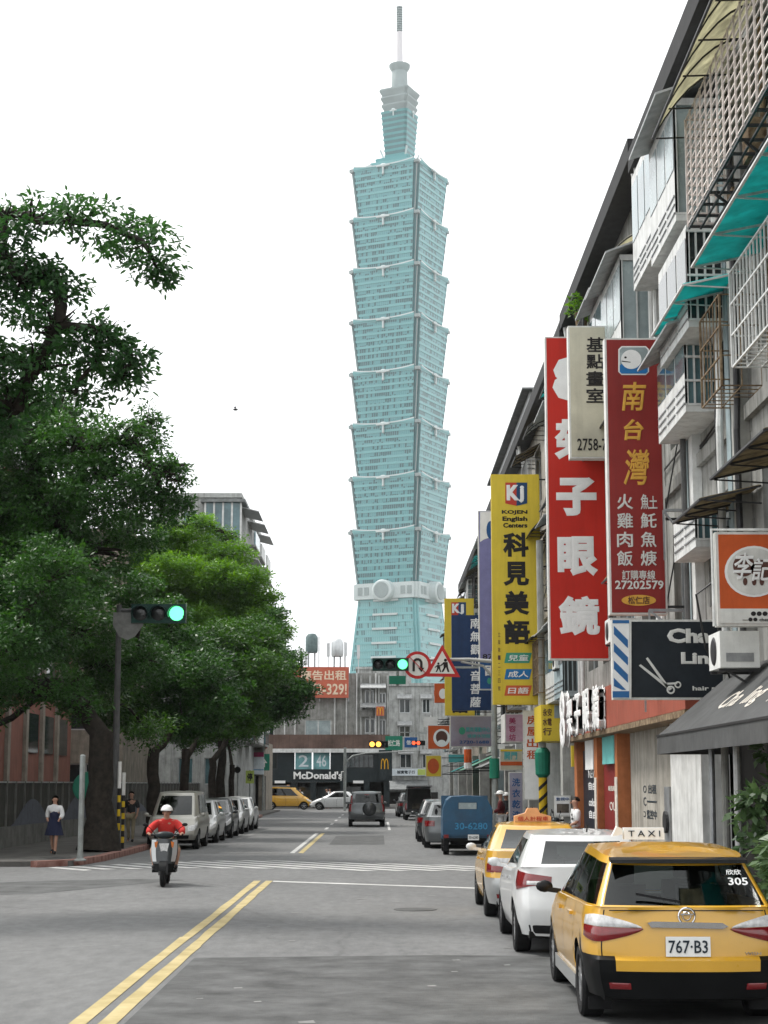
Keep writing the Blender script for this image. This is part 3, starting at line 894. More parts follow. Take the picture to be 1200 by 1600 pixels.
def rear_lamp_two_tone(c, h0, h1, u0, u1):
    """leaf-shaped lamp, pointed towards the centre: clear above, red below"""
    g = lambda t: min(1, t*1.9)**.75*(1-.25*max(0, t-.7)/.3)
    mid = lambda t: h0+(h1-h0)*(.5+.08*t)
    for s in (-1, 1):
        c.patch('tail_lamp','lamp_red', u0, u1, lambda t: mid(t)-(h1-h0)*.55*g(t)-.012, mid, side=s, nu=18, off=.018)
        c.patch('reversing_lamp','lamp_clear', u0+.015, u1, lambda t: mid(t)+.004, lambda t: mid(t)+(h1-h0)*.42*g(t)+.016, side=s, nu=18, off=.018)

# --- the near taxi: a low estate car with black lower bumper
def taxi_topper(root, z, y, kind):
    if kind == 'white':
        b = MB().prism([(-.09,0),(.09,0),(.06,.115),(-.06,.115)], -.2, .2, 'YZ').rot(Matrix.Translation((0,0,0)).to_3x3())
        b.v = [(x, yy+y, zz+z) for x,yy,zz in b.v]
        o = b.build('taxi_sign','plate_white',root,world=False)
        text('T A X I','plate_ink',o,(0,y-.079,z+.058),.32,.06,bold=.01,depth=.003,u=(1,0,0),v=(0,.23,.97),world=False)
        MB().prism([(-.32,.0),(-.21,.02),(-.22,.08),(-.27,.1)], y-.05,y+.05,'XZ').rot(Matrix.Identity(3)).build('sign_fin','plate_white',root,world=False).location = (0,0,z+.03)
    else:
        b = MB().prism([(-.3,0),(.3,0),(.3,.09),(.12,.14),(.08,.22),(-.08,.22),(-.12,.14),(-.3,.09)], y-.1, y+.1, 'XZ')
        o = b.build('taxi_sign','amber_lamp',root,world=False); o.location = (0,0,z)
        text('個人計程車','red_ink',o,(0,y-.1,.05),.5,.075,bold=.01,depth=.003,world=False)

wish = Car(L=4.56, W=1.72, H=1.58, wb=2.75, fo=.9, wr=.315, sill=.25, paint='taxi_yellow', bumper='bumper_black', bumper_to=.46, bump_dip=.82,
           belt=[(-2.3,1.0),(-1.,.985),(1.,.95),(1.5,.9),(2.3,.62)], roof=[(-2.2,1.355),(-1.75,1.405),(-1.2,1.445),(-.2,1.475),(.7,1.43)],
           gr=(-2.18,-1.78), gf=(1.5,.35), tumble=.17, side_windows=[(.025,.19),(.215,.475),(.505,.86)], rear_glass=.965, glow=(.04,.86),
           YR=[(0,.04),(.3,0),(.42,0),(.46,.06),(.7,.07),(1.,.1)], kr=.12, cr=.5, br=.12)
wish.cat = 'taxi'
rt = wish.make('taxi', 'yellow estate taxi with black bumper, plate 767-B3 and white TAXI roof sign', (2.66, 17.35, 0), R(-.6))
rear_lamp_two_tone(wish, .63, .91, .37, 1.02)
wish.plate('767·B3', .64, w=.38, hh=.165, z=.68)
p = wish.body(('R',0), .85)
MB().prism([(-.31,.012),(.3,.0),(.35,.02),(.3,.05),(-.3,.062),(-.34,.05)], p.y-.035, p.y+.03, 'XZ').build('chrome_strip','chrome',rt,world=False).location = (0,0,p.z-.06)
em = MB().lathe([(.062,-.006),(.07,-.014),(.078,-.006)], (0,p.y-.004,p.z+.045), 'Y', 20)
em.lathe([(.03,-.006),(.036,-.014),(.042,-.006)], (0,p.y-.004,p.z+.045), 'Y', 16); em.bar((-.055,p.y-.012,p.z+.06),(.055,p.y-.012,p.z+.06),.012,.012)
em.build('badge','chrome',rt,world=False)
text('欣欣','plate_white',wish.part['rear_window'],(.44,-2.04,1.29),.13,.055,bold=.01,depth=.003,u=(1,0,0),v=(0,.62,.785),world=False)
text('305','plate_white',wish.part['rear_window'],(.47,-2.08,1.215),.17,.08,bold=.02,depth=.003,u=(1,0,0),v=(0,.62,.785),world=False)
text('曾成宗','red_ink',rt,(0,wish.body(('R',0),.5).y-.01,.545),.17,.04,bold=.01,depth=.003,world=False)
text('WISH','chrome',rt,(.56,wish.body(('R',.75),.52).y-.012,.62),.14,.025,bold=.01,depth=.003,world=False)
q = wish.gh(('R',0),1.)
MB().prism([(q.y-.1,q.z-.04),(q.y+.05,q.z-.02),(q.y+.06,q.z+.008),(q.y-.07,q.z-.012)], -.6,.6,'YZ').build('roof_spoiler','bumper_black',rt,world=False)
MB().box(-.66,.66,wish.body(('R',0),.97).y-.004,wish.body(('R',0),.97).y+.02,wish.body(('R',0),.97).z-.004,wish.body(('R',0),.97).z+.004).build('tailgate_seam','trim_black',rt,world=False)
MB().bar((-.05,wish.gh(('R',0),.1).y-.03,wish.gh(('R',0),.1).z+.01),(-.42,wish.gh(('R',0),.22).y-.02,wish.gh(('R',0),.22).z+.03),.022,.022).build('rear_wiper','trim_black',rt,world=False)
wish.mirrors('trim_black'); wish.handles((-.72,.4), .84); wish.seams((-1.0,.0,1.05)); wish.seats((.3,-.6))
for s in (-1,1): wish.patch('reflector','lamp_red', .5,.68,.1,.17,side=s)
for s in (-1,1):
    wish.patch('tailgate_seam','trim_black', .705,.715,.46,.97,off=.004,side=s,nu=1,nh=6)
taxi_topper(rt, 1.5, .35, 'white')
for s in (-1,1): MB().prism([(-1.0,.2),(1.0,.2),(1.02,.33),(-1.02,.33)], s*.8, s*.845, 'YZ').build('side_sill','car_silver',rt,world=False)
for s in (-1,1): MB().box(s*.6,s*.8,-1.72,-1.7,.1,.42).build('mud_flap','rubber',rt,world=False)

# --- white hatchback
sent = Car(L=4.3, W=1.76, H=1.52, wb=2.62, fo=.86, wr=.31, sill=.24, paint='car_white', bumper='car_white', bumper_to=.36, glow=(.12,.84),
           belt=[(-2.2,1.06),(-1.4,1.02),(.2,.95),(1.3,.92),(2.2,.66)], roof=[(-2.1,1.33),(-1.4,1.41),(-.2,1.445),(.7,1.4)],
           gr=(-2.02,-1.35), gf=(1.4,.35), tumble=.2, side_windows=[(.2,.5),(.53,.87)], rear_glass=.78, kr=.17, cr=.6, br=.14)
ow = sent.make('hatchback', 'white hatchback with wedge-shaped red lamps parked between two yellow taxis', (2.55, 23.35, 0), R(-.3))
for s in (-1,1):
    sent.patch('tail_lamp','lamp_red', .45,1.06, lambda t: .66+.1*(1-t), lambda t: .86+.1*t, side=s)
    sent.patch('reversing_lamp','lamp_clear', .5,.75, lambda t: .74, lambda t: .8, side=s, off=.017, nu=6)
    sent.patch('bumper_strip','trim_black', .0,.75,.04,.16,side=s,nu=8)  # black strip along the lower rear bumper
sent.plate('', .55, w=.38, hh=.16); sent.mirrors('car_white'); sent.handles((-.6,.45),.84,'chrome'); sent.seams((-.95,.0,1.0)); sent.seats((.3,-.5))
MB().bar((.1,-1.0,1.45),(.1,-1.08,1.54),.018).build('roof_antenna','trim_black',ow,world=False)

# --- yellow saloon taxi with silver bumper
alt = Car(L=4.55, W=1.74, H=1.48, wb=2.65, fo=.9, wr=.31, sill=.23, paint='taxi_yellow', bumper='car_silver', bumper_to=.5,
          belt=[(-2.3,1.03),(-1.6,1.03),(-1.,.99),(1.2,.93),(2.3,.66)], roof=[(-1.6,1.3),(-.9,1.4),(0,1.42),(.7,1.37)],
          gr=(-1.82,-1.0), gf=(1.35,.35), tumble=.22, side_windows=[(.2,.5),(.53,.87)], rear_glass=.86, kr=.15, cr=.5, br=.12)
alt.cat = 'taxi'
oa = alt.make('taxi', 'yellow saloon taxi with silver rear bumper and peaked amber roof sign', (2.52, 29.1, 0), R(-.2))
for s in (-1,1):
    alt.patch('tail_lamp','lamp_red', .34,.98, lambda t: .6, lambda t: .76, side=s)
    alt.patch('reversing_lamp','lamp_clear', .34,.95, lambda t: .77, lambda t: .87, side=s)
    alt.patch('reflector','lamp_red', .45,.72,.12,.2,side=s)
alt.plate('', .68); alt.mirrors('car_white'); alt.handles((-.6,.45),.84); alt.seams((-.95,.0,1.0)); alt.seats((.3,-.5))
taxi_topper(oa, 1.44, -.3, 'amber')

# --- small blue truck with a canvas-topped box
def blue_truck():
    r = thing('pickup_truck', 'small blue covered pickup truck with faded plate number on its tailgate', 'truck', (2.62, 53.05, 0), R(-1.))
    b = MB()
    b.box(-.72,.72,-2.0,.7,.55,1.02); b.box(-.69,.69,-1.96,.66,.5,.55)
    b.build('cargo_bed','car_blue',r,world=False)
    cv = MB(); G = []
    for y in (-1.98,-1.0,-.2,.66):
        G.append([(-.73,y,1.02),(-.71,y,1.25),(-.6,y,1.58),(-.48,y,1.68),(0,y,1.71),(.48,y,1.68),(.6,y,1.58),(.71,y,1.25),(.73,y,1.02)])
    cv.grid(G)
    # open-framed back with small window
    e = G[0]
    cv.add([(-.73,-1.98,1.02),(-.28,-1.98,1.02),(-.28,-1.98,1.36),(-.71,-1.98,1.36)],[(0,1,2,3)]); cv.add([(.73,-1.98,1.02),(.28,-1.98,1.02),(.28,-1.98,1.36),(.71,-1.98,1.36)],[(0,3,2,1)])
    cv.add([(-.28,-1.98,1.02),(.28,-1.98,1.02),(.28,-1.98,1.32),(-.28,-1.98,1.32)],[(0,1,2,3)])
    cv.add([(-.71,-1.98,1.36),(-.28,-1.98,1.36),(-.28,-1.98,1.52),(-.62,-1.98,1.52)],[(0,1,2,3)]); cv.add([(.71,-1.98,1.36),(.28,-1.98,1.36),(.28,-1.98,1.52),(.62,-1.98,1.52)],[(0,3,2,1)])
    cv.add([(-.62,-1.98,1.52),(.62,-1.98,1.52),(.6,-1.98,1.58),(.48,-1.98,1.68),(0,-1.98,1.71),(-.48,-1.98,1.68),(-.6,-1.98,1.58)],[(0,1,2,3,4,5,6)])
    cv.build('canvas_top','car_blue',r,world=False)
    MB().box(-.26,.26,-1.975,-1.96,1.33,1.51).build('rear_window','window_frost',r,world=False)
    MB().box(-.7,.7,-2.03,-2.0,.6,1.0).build('tailgate','car_blue',r,world=False)
    text('30-6280','blue_ink',r,(.1,-2.03,.84),.95,.2,bold=.02,depth=.003,world=False)
    c = MB(); c.prism([(.72,.4),(2.0,.4),(2.05,.9),(1.95,1.05),(1.55,1.68),(.75,1.7)],-.71,.71,'YZ'); c.build('cab','car_blue',r,world=False)
    for s in (-1,1): MB().prism([(.9,1.08),(1.75,1.08),(1.45,1.55),(.9,1.57)], s*.715, s*.72,'YZ').build('side_window','window_dark',r,world=False)
    MB().prism([(1.98,1.08),(2.0,1.08),(1.62,1.62),(1.6,1.62)],-.62,.62,'YZ').build('windscreen','window_dark',r,world=False)
    MB().box(-.5,.5,-1.9,1.9,.32,.5).build('chassis','underbody',r,world=False)
    MB().box(-.7,.7,-2.05,-1.95,.42,.5).build('rear_bumper','bumper_black',r,world=False)
    pl = MB().box(.0,.32,-2.08,-2.06,.44,.6).build('number_plate','plate_white',r,world=False); text('30-6280','plate_ink',pl,(.16,-2.08,.52),.27,.08,bold=.01,depth=.002,world=False)
    for s in (-1,1):
        MB().box(s*.56,s*.7,-2.06,-2.02,.5,.6).build('tail_lamp','lamp_red',r,world=False)
        MB().box(s*.6,s*.66,-1.75,-1.72,.12,.5).build('mud_flap','rubber',r,world=False)
        for y in (-1.3,1.35): wheel(r, s*.62, y, .28, s, 'steel', .17)
        MB().sphere((s*.86,1.6,1.2),.1,8,0,(.5,.3,1)).build('wing_mirror','trim_black',r,world=False)
    return r
blue_truck()

# --- the other cars
suv = Car(L=4.4, W=1.8, H=1.68, wb=2.62, fo=.85, wr=.34, sill=.36, paint='car_grey', bumper='car_grey', bumper_to=.35,
          belt=[(-2.2,1.1),(1.2,1.06),(1.5,1.03),(2.2,.85)], roof=[(-2.2,1.62),(-1,1.67),(.6,1.64)], gr=(-2.12,-1.85), gf=(1.45,.5), tumble=.13,
          side_windows=[(.04,.24),(.28,.54),(.57,.88)], rear_glass=.82, glass='car_glass_dark', kr=.08, cr=.3, br=.06)
os_ = suv.make('off_road_car', 'dark grey off-roader with a covered spare wheel driving away down the lane', (-.62, 87.1, 0), R(1))
for s in (-1,1):
    suv.patch('tail_lamp','lamp_red', .74,.95, .5,1.,side=s)
    hi = MB().box(s*.69,s*.79,-2.09,-1.98,1.12,1.5); hi.build('upper_lamp','lamp_red',os_,world=False)
MB().lathe([(0,-.2),(.26,-.2),(.33,-.16),(.34,-.02),(.3,.02)], (.12,-2.2,.86),'Y',28).build('spare_wheel_cover','car_dark',os_,world=False,smooth=40)
suv.plate('', .42, w=.34, hh=.15); suv.mirrors('car_grey'); suv.seams((-1,.0,1.1))
MB().box(-.12,.12,-2.06,-2.04,1.52,1.56).build('brake_lamp','lamp_red',os_,world=False)

vanb = Car(L=4.4, W=1.62, H=1.85, wb=2.6, fo=.8, wr=.31, sill=.34, paint='car_dark', bumper='car_silver', bumper_to=.16,
          belt=[(-2.2,1.08),(1.4,1.05),(2.2,.88)], roof=[(-2.2,1.82),(-1,1.86),(.9,1.82)], gr=(-2.14,-2.02), gf=(1.75,.95), tumble=.1,
          side_windows=[(.04,.26),(.3,.56),(.6,.88)], rear_glass=.9, glass='car_glass_dark', kr=.06, cr=.3, br=.05)
ov = vanb.make('van', 'dark van with its tailgate raised, stopped ahead of the blue truck', (2.25, 102, 0), R(1))
# raised tailgate, dark opening and load
MB().prism([(-2.1,1.83),(-2.05,1.88),(-2.95,1.98),(-3.0,1.92)],-.72,.72,'YZ').build('tailgate','car_dark',ov,world=False)
MB().box(-.66,.66,-2.21,-2.17,.62,1.75).build('boot_opening','shop_dark',ov,world=False)
MB().box(-.4,.1,-2.26,-2.2,.66,.95).build('boot_load','interior',ov,world=False)
for s in (-1,1): vanb.patch('tail_lamp','lamp_red', .68,.82, .35,.85,side=s)

hb = dict(L=4.2, W=1.68, H=1.48, wb=2.6, fo=.85, wr=.3, sill=.22, belt=[(-2.1,.98),(1.2,.93),(2.1,.68)], roof=[(-2.,1.4),(-1.2,1.46),(-.1,1.48),(.6,1.43)],
          gr=(-1.95,-1.45), gf=(1.35,.35), tumble=.2, side_windows=[(.12,.46),(.5,.86)], glass='car_glass_dark', kr=.15, br=.12)
def front(c, z0=.5, z1=.8):
    for s in (-1,1): c.patch('headlamp','lamp_clear', .5,1.0, lambda t: z0+.12*t, lambda t: z1+.12*t, end='F', side=s)
    for s in (-1,1): c.patch('grille','trim_black', 0,.42, .5,.72, end='F', side=s, nu=6)
    for s in (-1,1): c.patch('air_intake','trim_black', 0,.55, .08,.28, end='F', side=s, nu=6)
    c.plate('', .4, 'F', .34, .15)
def parked(label, loc, rz, paint, group=None, name='parked_car', **k):
    d = dict(hb); d.update(k); c = Car(paint=paint, bumper=paint, **d)
    r = c.make(name, label, loc, rz, group); c.mirrors(); c.seams((-.9,.0,1.0))
    front(c)
    for s in (-1,1): c.patch('tail_lamp','lamp_red', .5,.95,.62,.85,side=s)
    return c, r
van = dict(L=4.4, W=1.66, H=1.8, wb=2.6, fo=.75, wr=.31, sill=.3, belt=[(-2.2,1.08),(1.2,1.04),(1.6,1.0),(2.2,.82)], roof=[(-2.2,1.74),(-1,1.8),(.7,1.76)],
           gr=(-2.14,-2.0), gf=(1.65,.75), tumble=.13, side_windows=[(.04,.26),(.3,.56),(.6,.88)], kr=.08, br=.06, kf=.14, bf=.12)
parked('silver grey people carrier heading the row parked under the trees', (-6.55, 57.6, 0), R(180), 'car_champagne', name='van', **van)
parked('grey hatchback parked directly behind the silver people carrier', (-6.5, 63.4, 0), R(180), 'car_silver', H=1.55)
parked('dark hatchback parked between two grey cars under the trees', (-6.45, 68.9, 0), R(180), 'car_dark')
sed = dict(L=4.5, belt=[(-2.3,1.0),(-1.5,1.0),(1.2,.93),(2.3,.7)], roof=[(-1.5,1.36),(-.8,1.45),(0,1.46),(.6,1.42)], gr=(-1.75,-.95), gf=(1.35,.35), side_windows=[(.2,.5),(.53,.87)])
parked('pale silver saloon fourth along the row parked under the trees', (-6.45, 74.6, 0), R(180), 'car_silver', **sed)
parked('white saloon at the far end of the row parked under the trees', (-6.45, 80.3, 0), R(180), 'car_white', **sed)
parked('grey saloon parked just beyond the blue pickup truck', (2.3, 58.6, 0), R(0), 'car_grey', **sed)
parked('dark hatchback parked two places beyond the blue pickup truck', (2.2, 64.6, 0), R(0), 'car_dark')
parked('dark car with red lamps just ahead of the raised-tailgate van', (1.95, 112, 0), R(2), 'car_dark')
parked('dark saloon waiting in front of the grey off-roader', (-.85, 99, 0), R(1), 'car_dark', **sed)
parked('white saloon turning across the junction before the dark restaurant', (-3.3, 140.5, 0), R(84), 'car_white', name='turning_car', **sed)
cw, ow_ = parked('yellow taxi van crossing the junction before the dark restaurant', (-7.5, 141.6, 0), R(-88), 'taxi_yellow', name='taxi', **van)
ow_['category'] = 'taxi'
MB().box(-.5,.5,-1.4,.3,1.84,1.92).build('roof_rack','steel',ow_,world=False)
MB().box(-.3,.3,.05,.25,1.84,1.98).build('taxi_sign','amber_lamp',ow_,world=False)
# ---------------------------------------------------------------- the terrace on the right
WX = 5.5
def wall_openings(mb, y0, y1, z0, z1, ops, x=WX, depth=.22, m=0):
    """street wall in the plane X = x facing -X, with reveals round rectangular openings (ya, yb, za, zb)"""
    ys = sorted({y0, y1, *[o[0] for o in ops], *[o[1] for o in ops]}); zs = sorted({z0, z1, *[o[2] for o in ops], *[o[3] for o in ops]})
    for a, b in zip(ys[:-1], ys[1:]):
        for c, d in zip(zs[:-1], zs[1:]):
            cy, cz = (a+b)/2, (c+d)/2
            if any(o[0] < cy < o[1] and o[2] < cz < o[3] for o in ops): continue
            mb.add([(x,a,c),(x,b,c),(x,b,d),(x,a,d)], [(0,3,2,1)], m)
    for a, b, c, d in ops:
        e = x+depth
        mb.add([(x,a,c),(x,b,c),(e,b,c),(e,a,c)], [(0,1,2,3)], m); mb.add([(x,a,d),(x,b,d),(e,b,d),(e,a,d)], [(0,3,2,1)], m)
        mb.add([(x,a,c),(x,a,d),(e,a,d),(e,a,c)], [(0,3,2,1)], m); mb.add([(x,b,c),(x,b,d),(e,b,d),(e,b,c)], [(0,1,2,3)], m)
def win(b, ya, yb, za, zb, x=WX+.16, glass='window_dark', frame='alu', n=2, out=-1):
    f = MB(); t = .045
    f.box(x-.03,x+.03,ya,yb,za,za+t); f.box(x-.03,x+.03,ya,yb,zb-t,zb)
    for k in range(n+1):
        y = ya + (yb-ya-t)*k/n; f.box(x-.028,x+.028,y,y+t,za+t,zb-t)
    fo = f.build('window', frame, b)
    for k in range(n):
        y = ya+(yb-ya-t)*k/n+t; MB().box(x-.008,x+.004,y,ya+(yb-ya-t)*(k+1)/n,za+t,zb-t).build('pane', glass, fo)
    return fo
def bars_cage(b, x0, x1, ya, yb, za, zb, mat='white_paint', dy=.13, hz=None, w=.02, name='window_cage', floor=True, ribs=True):
    f = MB()
    hz = hz or [za, za+(zb-za)*.33, za+(zb-za)*.66, zb]
    for z in hz:
        f.bar((x0,ya,z),(x0,yb,z),w*1.4,w*1.4)
        for y in (ya,yb): f.bar((x0,y,z),(x1,y,z),w*1.2,w*1.2)
    n = max(2, round((yb-ya)/dy))
    for k in range(n+1):
        y = ya+(yb-ya)*k/n; f.bar((x0,y,za),(x0,y,zb),w,w)
        if floor: f.bar((x0,y,za),(x1,y,za),w*.9,w*.9)
    m = max(2, round((x1-x0)/dy))
    for k in range(m+1):
        x = x0+(x1-x0)*k/m
        for y in (ya,yb): f.bar((x,y,za),(x,y,zb),w,w)
        if floor: f.bar((x,ya,za),(x,yb,za),w*.9,w*.9)
    for y in (ya,yb): f.bar((x0,y,za),(x0,y,zb),w*2,w*2)
    return f.build(name, mat, b)
def slope_awning(b, x0, z0, x1, z1, ya, yb, mat, rib='white_paint', n=4, name='awning', curve=0., t=.012):
    """sheet from the outer edge (x0,z0) up to the wall (x1,z1) with ribs and stays"""
    P = []; K = 6 if curve else 1
    for i in range(K+1):
        s = i/K; x = x0+(x1-x0)*s; z = z0+(z1-z0)*(s if not curve else math.sin(s*math.pi/2)**.9)
        P.append((x, z))
    sheet = MB()
    sheet.grid([[(x,ya,z) for x,z in P],[(x,yb,z) for x,z in P]]); sheet.grid([[(x,yb,z-t) for x,z in P],[(x,ya,z-t) for x,z in P]])
    sheet.add([(P[0][0],ya,P[0][1]),(P[0][0],yb,P[0][1]),(P[0][0],yb,P[0][1]-t),(P[0][0],ya,P[0][1]-t)],[(0,1,2,3)])
    so = sheet.build(name, mat, b)
    for k in range(n+1):
        y = ya+(yb-ya)*k/n
        r = MB()
        for (xa,za),(xb,zb) in zip(P[:-1],P[1:]): r.bar((xa,y,za-t-.014),(xb,y,zb-t-.014),.03,.028)
        r.bar((x0+.05,y,z0-.03),(x1,y,z0-.1+(z1-z0)*.1),.02,.02)
        r.build('awning_rib', rib, so)
    MB().bar((x0,ya,z0-t-.012),(x0,yb,z0-t-.012),.035,.03).build('awning_edge', rib, so)
    return so
def ac_unit(label, x0, x1, y, z, d=.8):
    r = thing('air_conditioner', label, 'air conditioner', (x0, y, z))
    c = MB().box(x0,x1,y,y+d,z,z+.5).build('casing','plastic_white',r)
    xm = (x0+x1)/2
    MB().lathe([(.0,-.02),(.16,-.02),(.19,-.01),(.2,.0)], (x0,y+d*.55,z+.25),'X',20).build('fan_grille','dark_metal',r)
    MB().box(x0+.08,x1-.08,y-.006,y,z+.08,z+.2).build('side_vent','steel',r)
    f = MB(); f.bar((x0,y+.1,z-.03),(WX,y+.1,z-.03),.04,.04); f.bar((x0,y+d-.1,z-.03),(WX,y+d-.1,z-.03),.04,.04); f.bar((x0+.1,y+.1,z-.03),(WX,y+.1,z-.5),.03,.03); f.bar((x0+.1,y+.1,z-.03),(x0+.1,y+d-.1,z-.03),.03,.03)
    f.build('bracket','dark_metal',r)
    return r
FL = [4.2, 7.5, 10.8]
def block(label, y0, y1, wallm, roofz, bays, pillars, name='apartment_building', gfz=3.6, roofm='roof_dark', eave=.5, shed=None):
    b = thing(name, label, 'building', (WX+3, (y0+y1)/2, 0))
    ops = []
    for z in FL:
        for a, c in bays:
            ops.append((a, c, z+.75, z+2.45))
    w = MB(); wall_openings(w, y0, y1, gfz, roofz-.35, ops)
    w.add([(WX,y0,gfz),(13,y0,gfz),(13,y0,roofz-.35),(WX,y0,roofz-.35)],[(0,1,2,3)]); w.add([(WX,y1,0),(13,y1,0),(13,y1,roofz-.35),(WX,y1,roofz-.35)],[(0,3,2,1)])
    w.add([(13,y0,0),(13,y1,0),(13,y1,roofz),(13,y0,roofz)],[(0,1,2,3)]); w.add([(WX,y0,gfz),(WX,y1,gfz),(13,y1,gfz),(13,y0,gfz)],[(0,1,2,3)])
    w.build('wall', wallm, b)
    for a, c, zc, zd in ops: win(b, a, c, zc, zd, glass=random.choice(['window_dark','window_dark','window_blue','window_frost']), n=2 if c-a < 2.2 else 3)
    rf = MB().box(WX-eave, 13.2, y0-.02, y1+.02, roofz-.35, roofz-.15); rf.box(WX-eave-.03, WX-eave+.1, y0, y1, roofz-.42, roofz+.02)
    ro = rf.build('roof', roofm, b)
    for i in range(int((y1-y0)/1.2)):
        MB().box(WX-eave+.12, 13, y0+.3+i*1.2, y0+.36+i*1.2, roofz-.149, roofz-.09).build('roof_rib', roofm, ro)
    # shop back wall and side piers of the arcade
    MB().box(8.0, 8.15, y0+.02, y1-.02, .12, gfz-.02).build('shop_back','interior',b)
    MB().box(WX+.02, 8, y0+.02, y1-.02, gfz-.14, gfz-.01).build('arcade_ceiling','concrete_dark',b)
    for (ya, yb, x0, x1, mat) in pillars:
        MB().box(x0, x1, ya, yb, .12, gfz).build('pillar', mat, b)
    for z in FL[1:]:
        MB().box(WX-.09, WX-.003, y0+.01, y1-.01, z-.12, z+.1).build('floor_ledge', wallm, b)
    for yy in (y0+.25, y1-.3):
        d = MB(); d.tube([(WX-.42,yy,roofz-.4),(WX-.38,yy,roofz-.7),(WX-.1,yy,roofz-1.1),(WX-.1,yy,gfz)], .055, 8); d.build('drainpipe','white_paint',b)
    if shed:
        sh = MB(); sh.box(WX+shed[0], 12, y0+.8, y1-.8, roofz-.1, roofz+shed[1]); sh.build('rooftop_shed','galvanised',b)
        MB().box(WX+shed[0]-.3, 12.3, y0+.4, y1-.4, roofz+shed[1]+.002, roofz+shed[1]+.07).build('shed_roof','roof_grey',b)
    return b

# nearest building
B = block('weathered four-storey building with the big pale cage and green awnings', 12, 33, 'wall_grey', 14.5,
          [(13,15.2),(16,18.2),(19,21.2),(22.2,24.4),(26.4,28.6),(30,32)],
          [(28.6,31.6,5.28,5.75,'white_paint'),(20.6,21.0,5.35,5.75,'concrete_dark'),(14.8,15.3,5.3,5.75,'concrete')])
for y, wd, m in ((25.1,.55,'concrete'),(28.95,.35,'white_paint'),(25.75,.3,'wall_blue'),(21.8,.5,'wall_grey'),(18.6,.5,'wall_blue'),(29.4,.3,'wall_blue')):
    MB().box(WX-.16, WX-.004, y, y+wd, 3.7, 13.9).build('facade_pier', m, B)
for k, (y, m, r_) in enumerate(((24.9,'dark_metal',.05),(26.15,'white_paint',.06),(26.35,'dark_metal',.035),(21.6,'white_paint',.05),(29.35,'pole_dark',.05),(22.6,'rust',.04))):
    MB().tube([(WX-.24,y,3.7),(WX-.24,y,7.2+.3*k),(WX-.2,y+.1,7.6+.3*k),(WX-.2,y+.1,12.6)],r_,8).build('wall_pipe',m,B)
for (y, z, h) in ((24.95,4.4,1.5),(23.0,4.2,1.7),(24.95,7.2,1.),(29.7,4.6,1.9),(29.7,7.4,1.6)):
    MB().box(WX-.008,WX-.003,y,y+.75,z,z+h).build('recess_shade','concrete_dark',B)  # flat dark panels painting in the shade of wall recesses
# pale cage and its curved canopy
n_h = [10.45 + .15*k for k in range(12)]
cg = MB(); xa, xb, ya, yb = 4.7, 5.4, 15.5, 25.2
for z in n_h: cg.bar((xa,ya,z),(xa,yb,z),.02,.022); cg.bar((xa,yb,z),(xb,yb,z),.022,.03)
for k in range(25):
    y = ya+(yb-ya)*k/24; cg.bar((xa-.015,y,10.4),(xa-.015,y,12.1),.026,.026)
for k in range(6): cg.bar((xa+(xb-xa)*k/5,yb,10.4),(xa+(xb-xa)*k/5,yb,12.1),.024,.024)
cage = cg.build('balcony_cage','pink_bars',B)
fl = MB()
for k in range(20):
    y = ya+(yb-ya)*k/19; fl.bar((xa,y,10.4),(WX,y,10.4),.03,.04)
    if k % 4 == 0: fl.bar((xa+.1,y,10.38),(WX,y,9.8),.035,.035)
for k in range(5): fl.bar((xa+(xb-xa)*k/4,ya,10.37),(xa+(xb-xa)*k/4,yb,10.37),.03,.03)
fl.build('cage_floor','dark_metal',cage)
for k in range(9):
    y = ya+.5+k*1.05; MB().box(5.0+.1*(k%3),5.25+.1*(k%3),y,y+.4,10.45,10.75+.12*(k%4)).build('flower_box',random.choice(['rust','concrete_dark','green_paint']),cage)
slope_awning(B, 4.3, 12.1, 5.45, 13.2, 15.0, 25.9, 'cream_sheet', 'dark_metal', 9, curve=1)
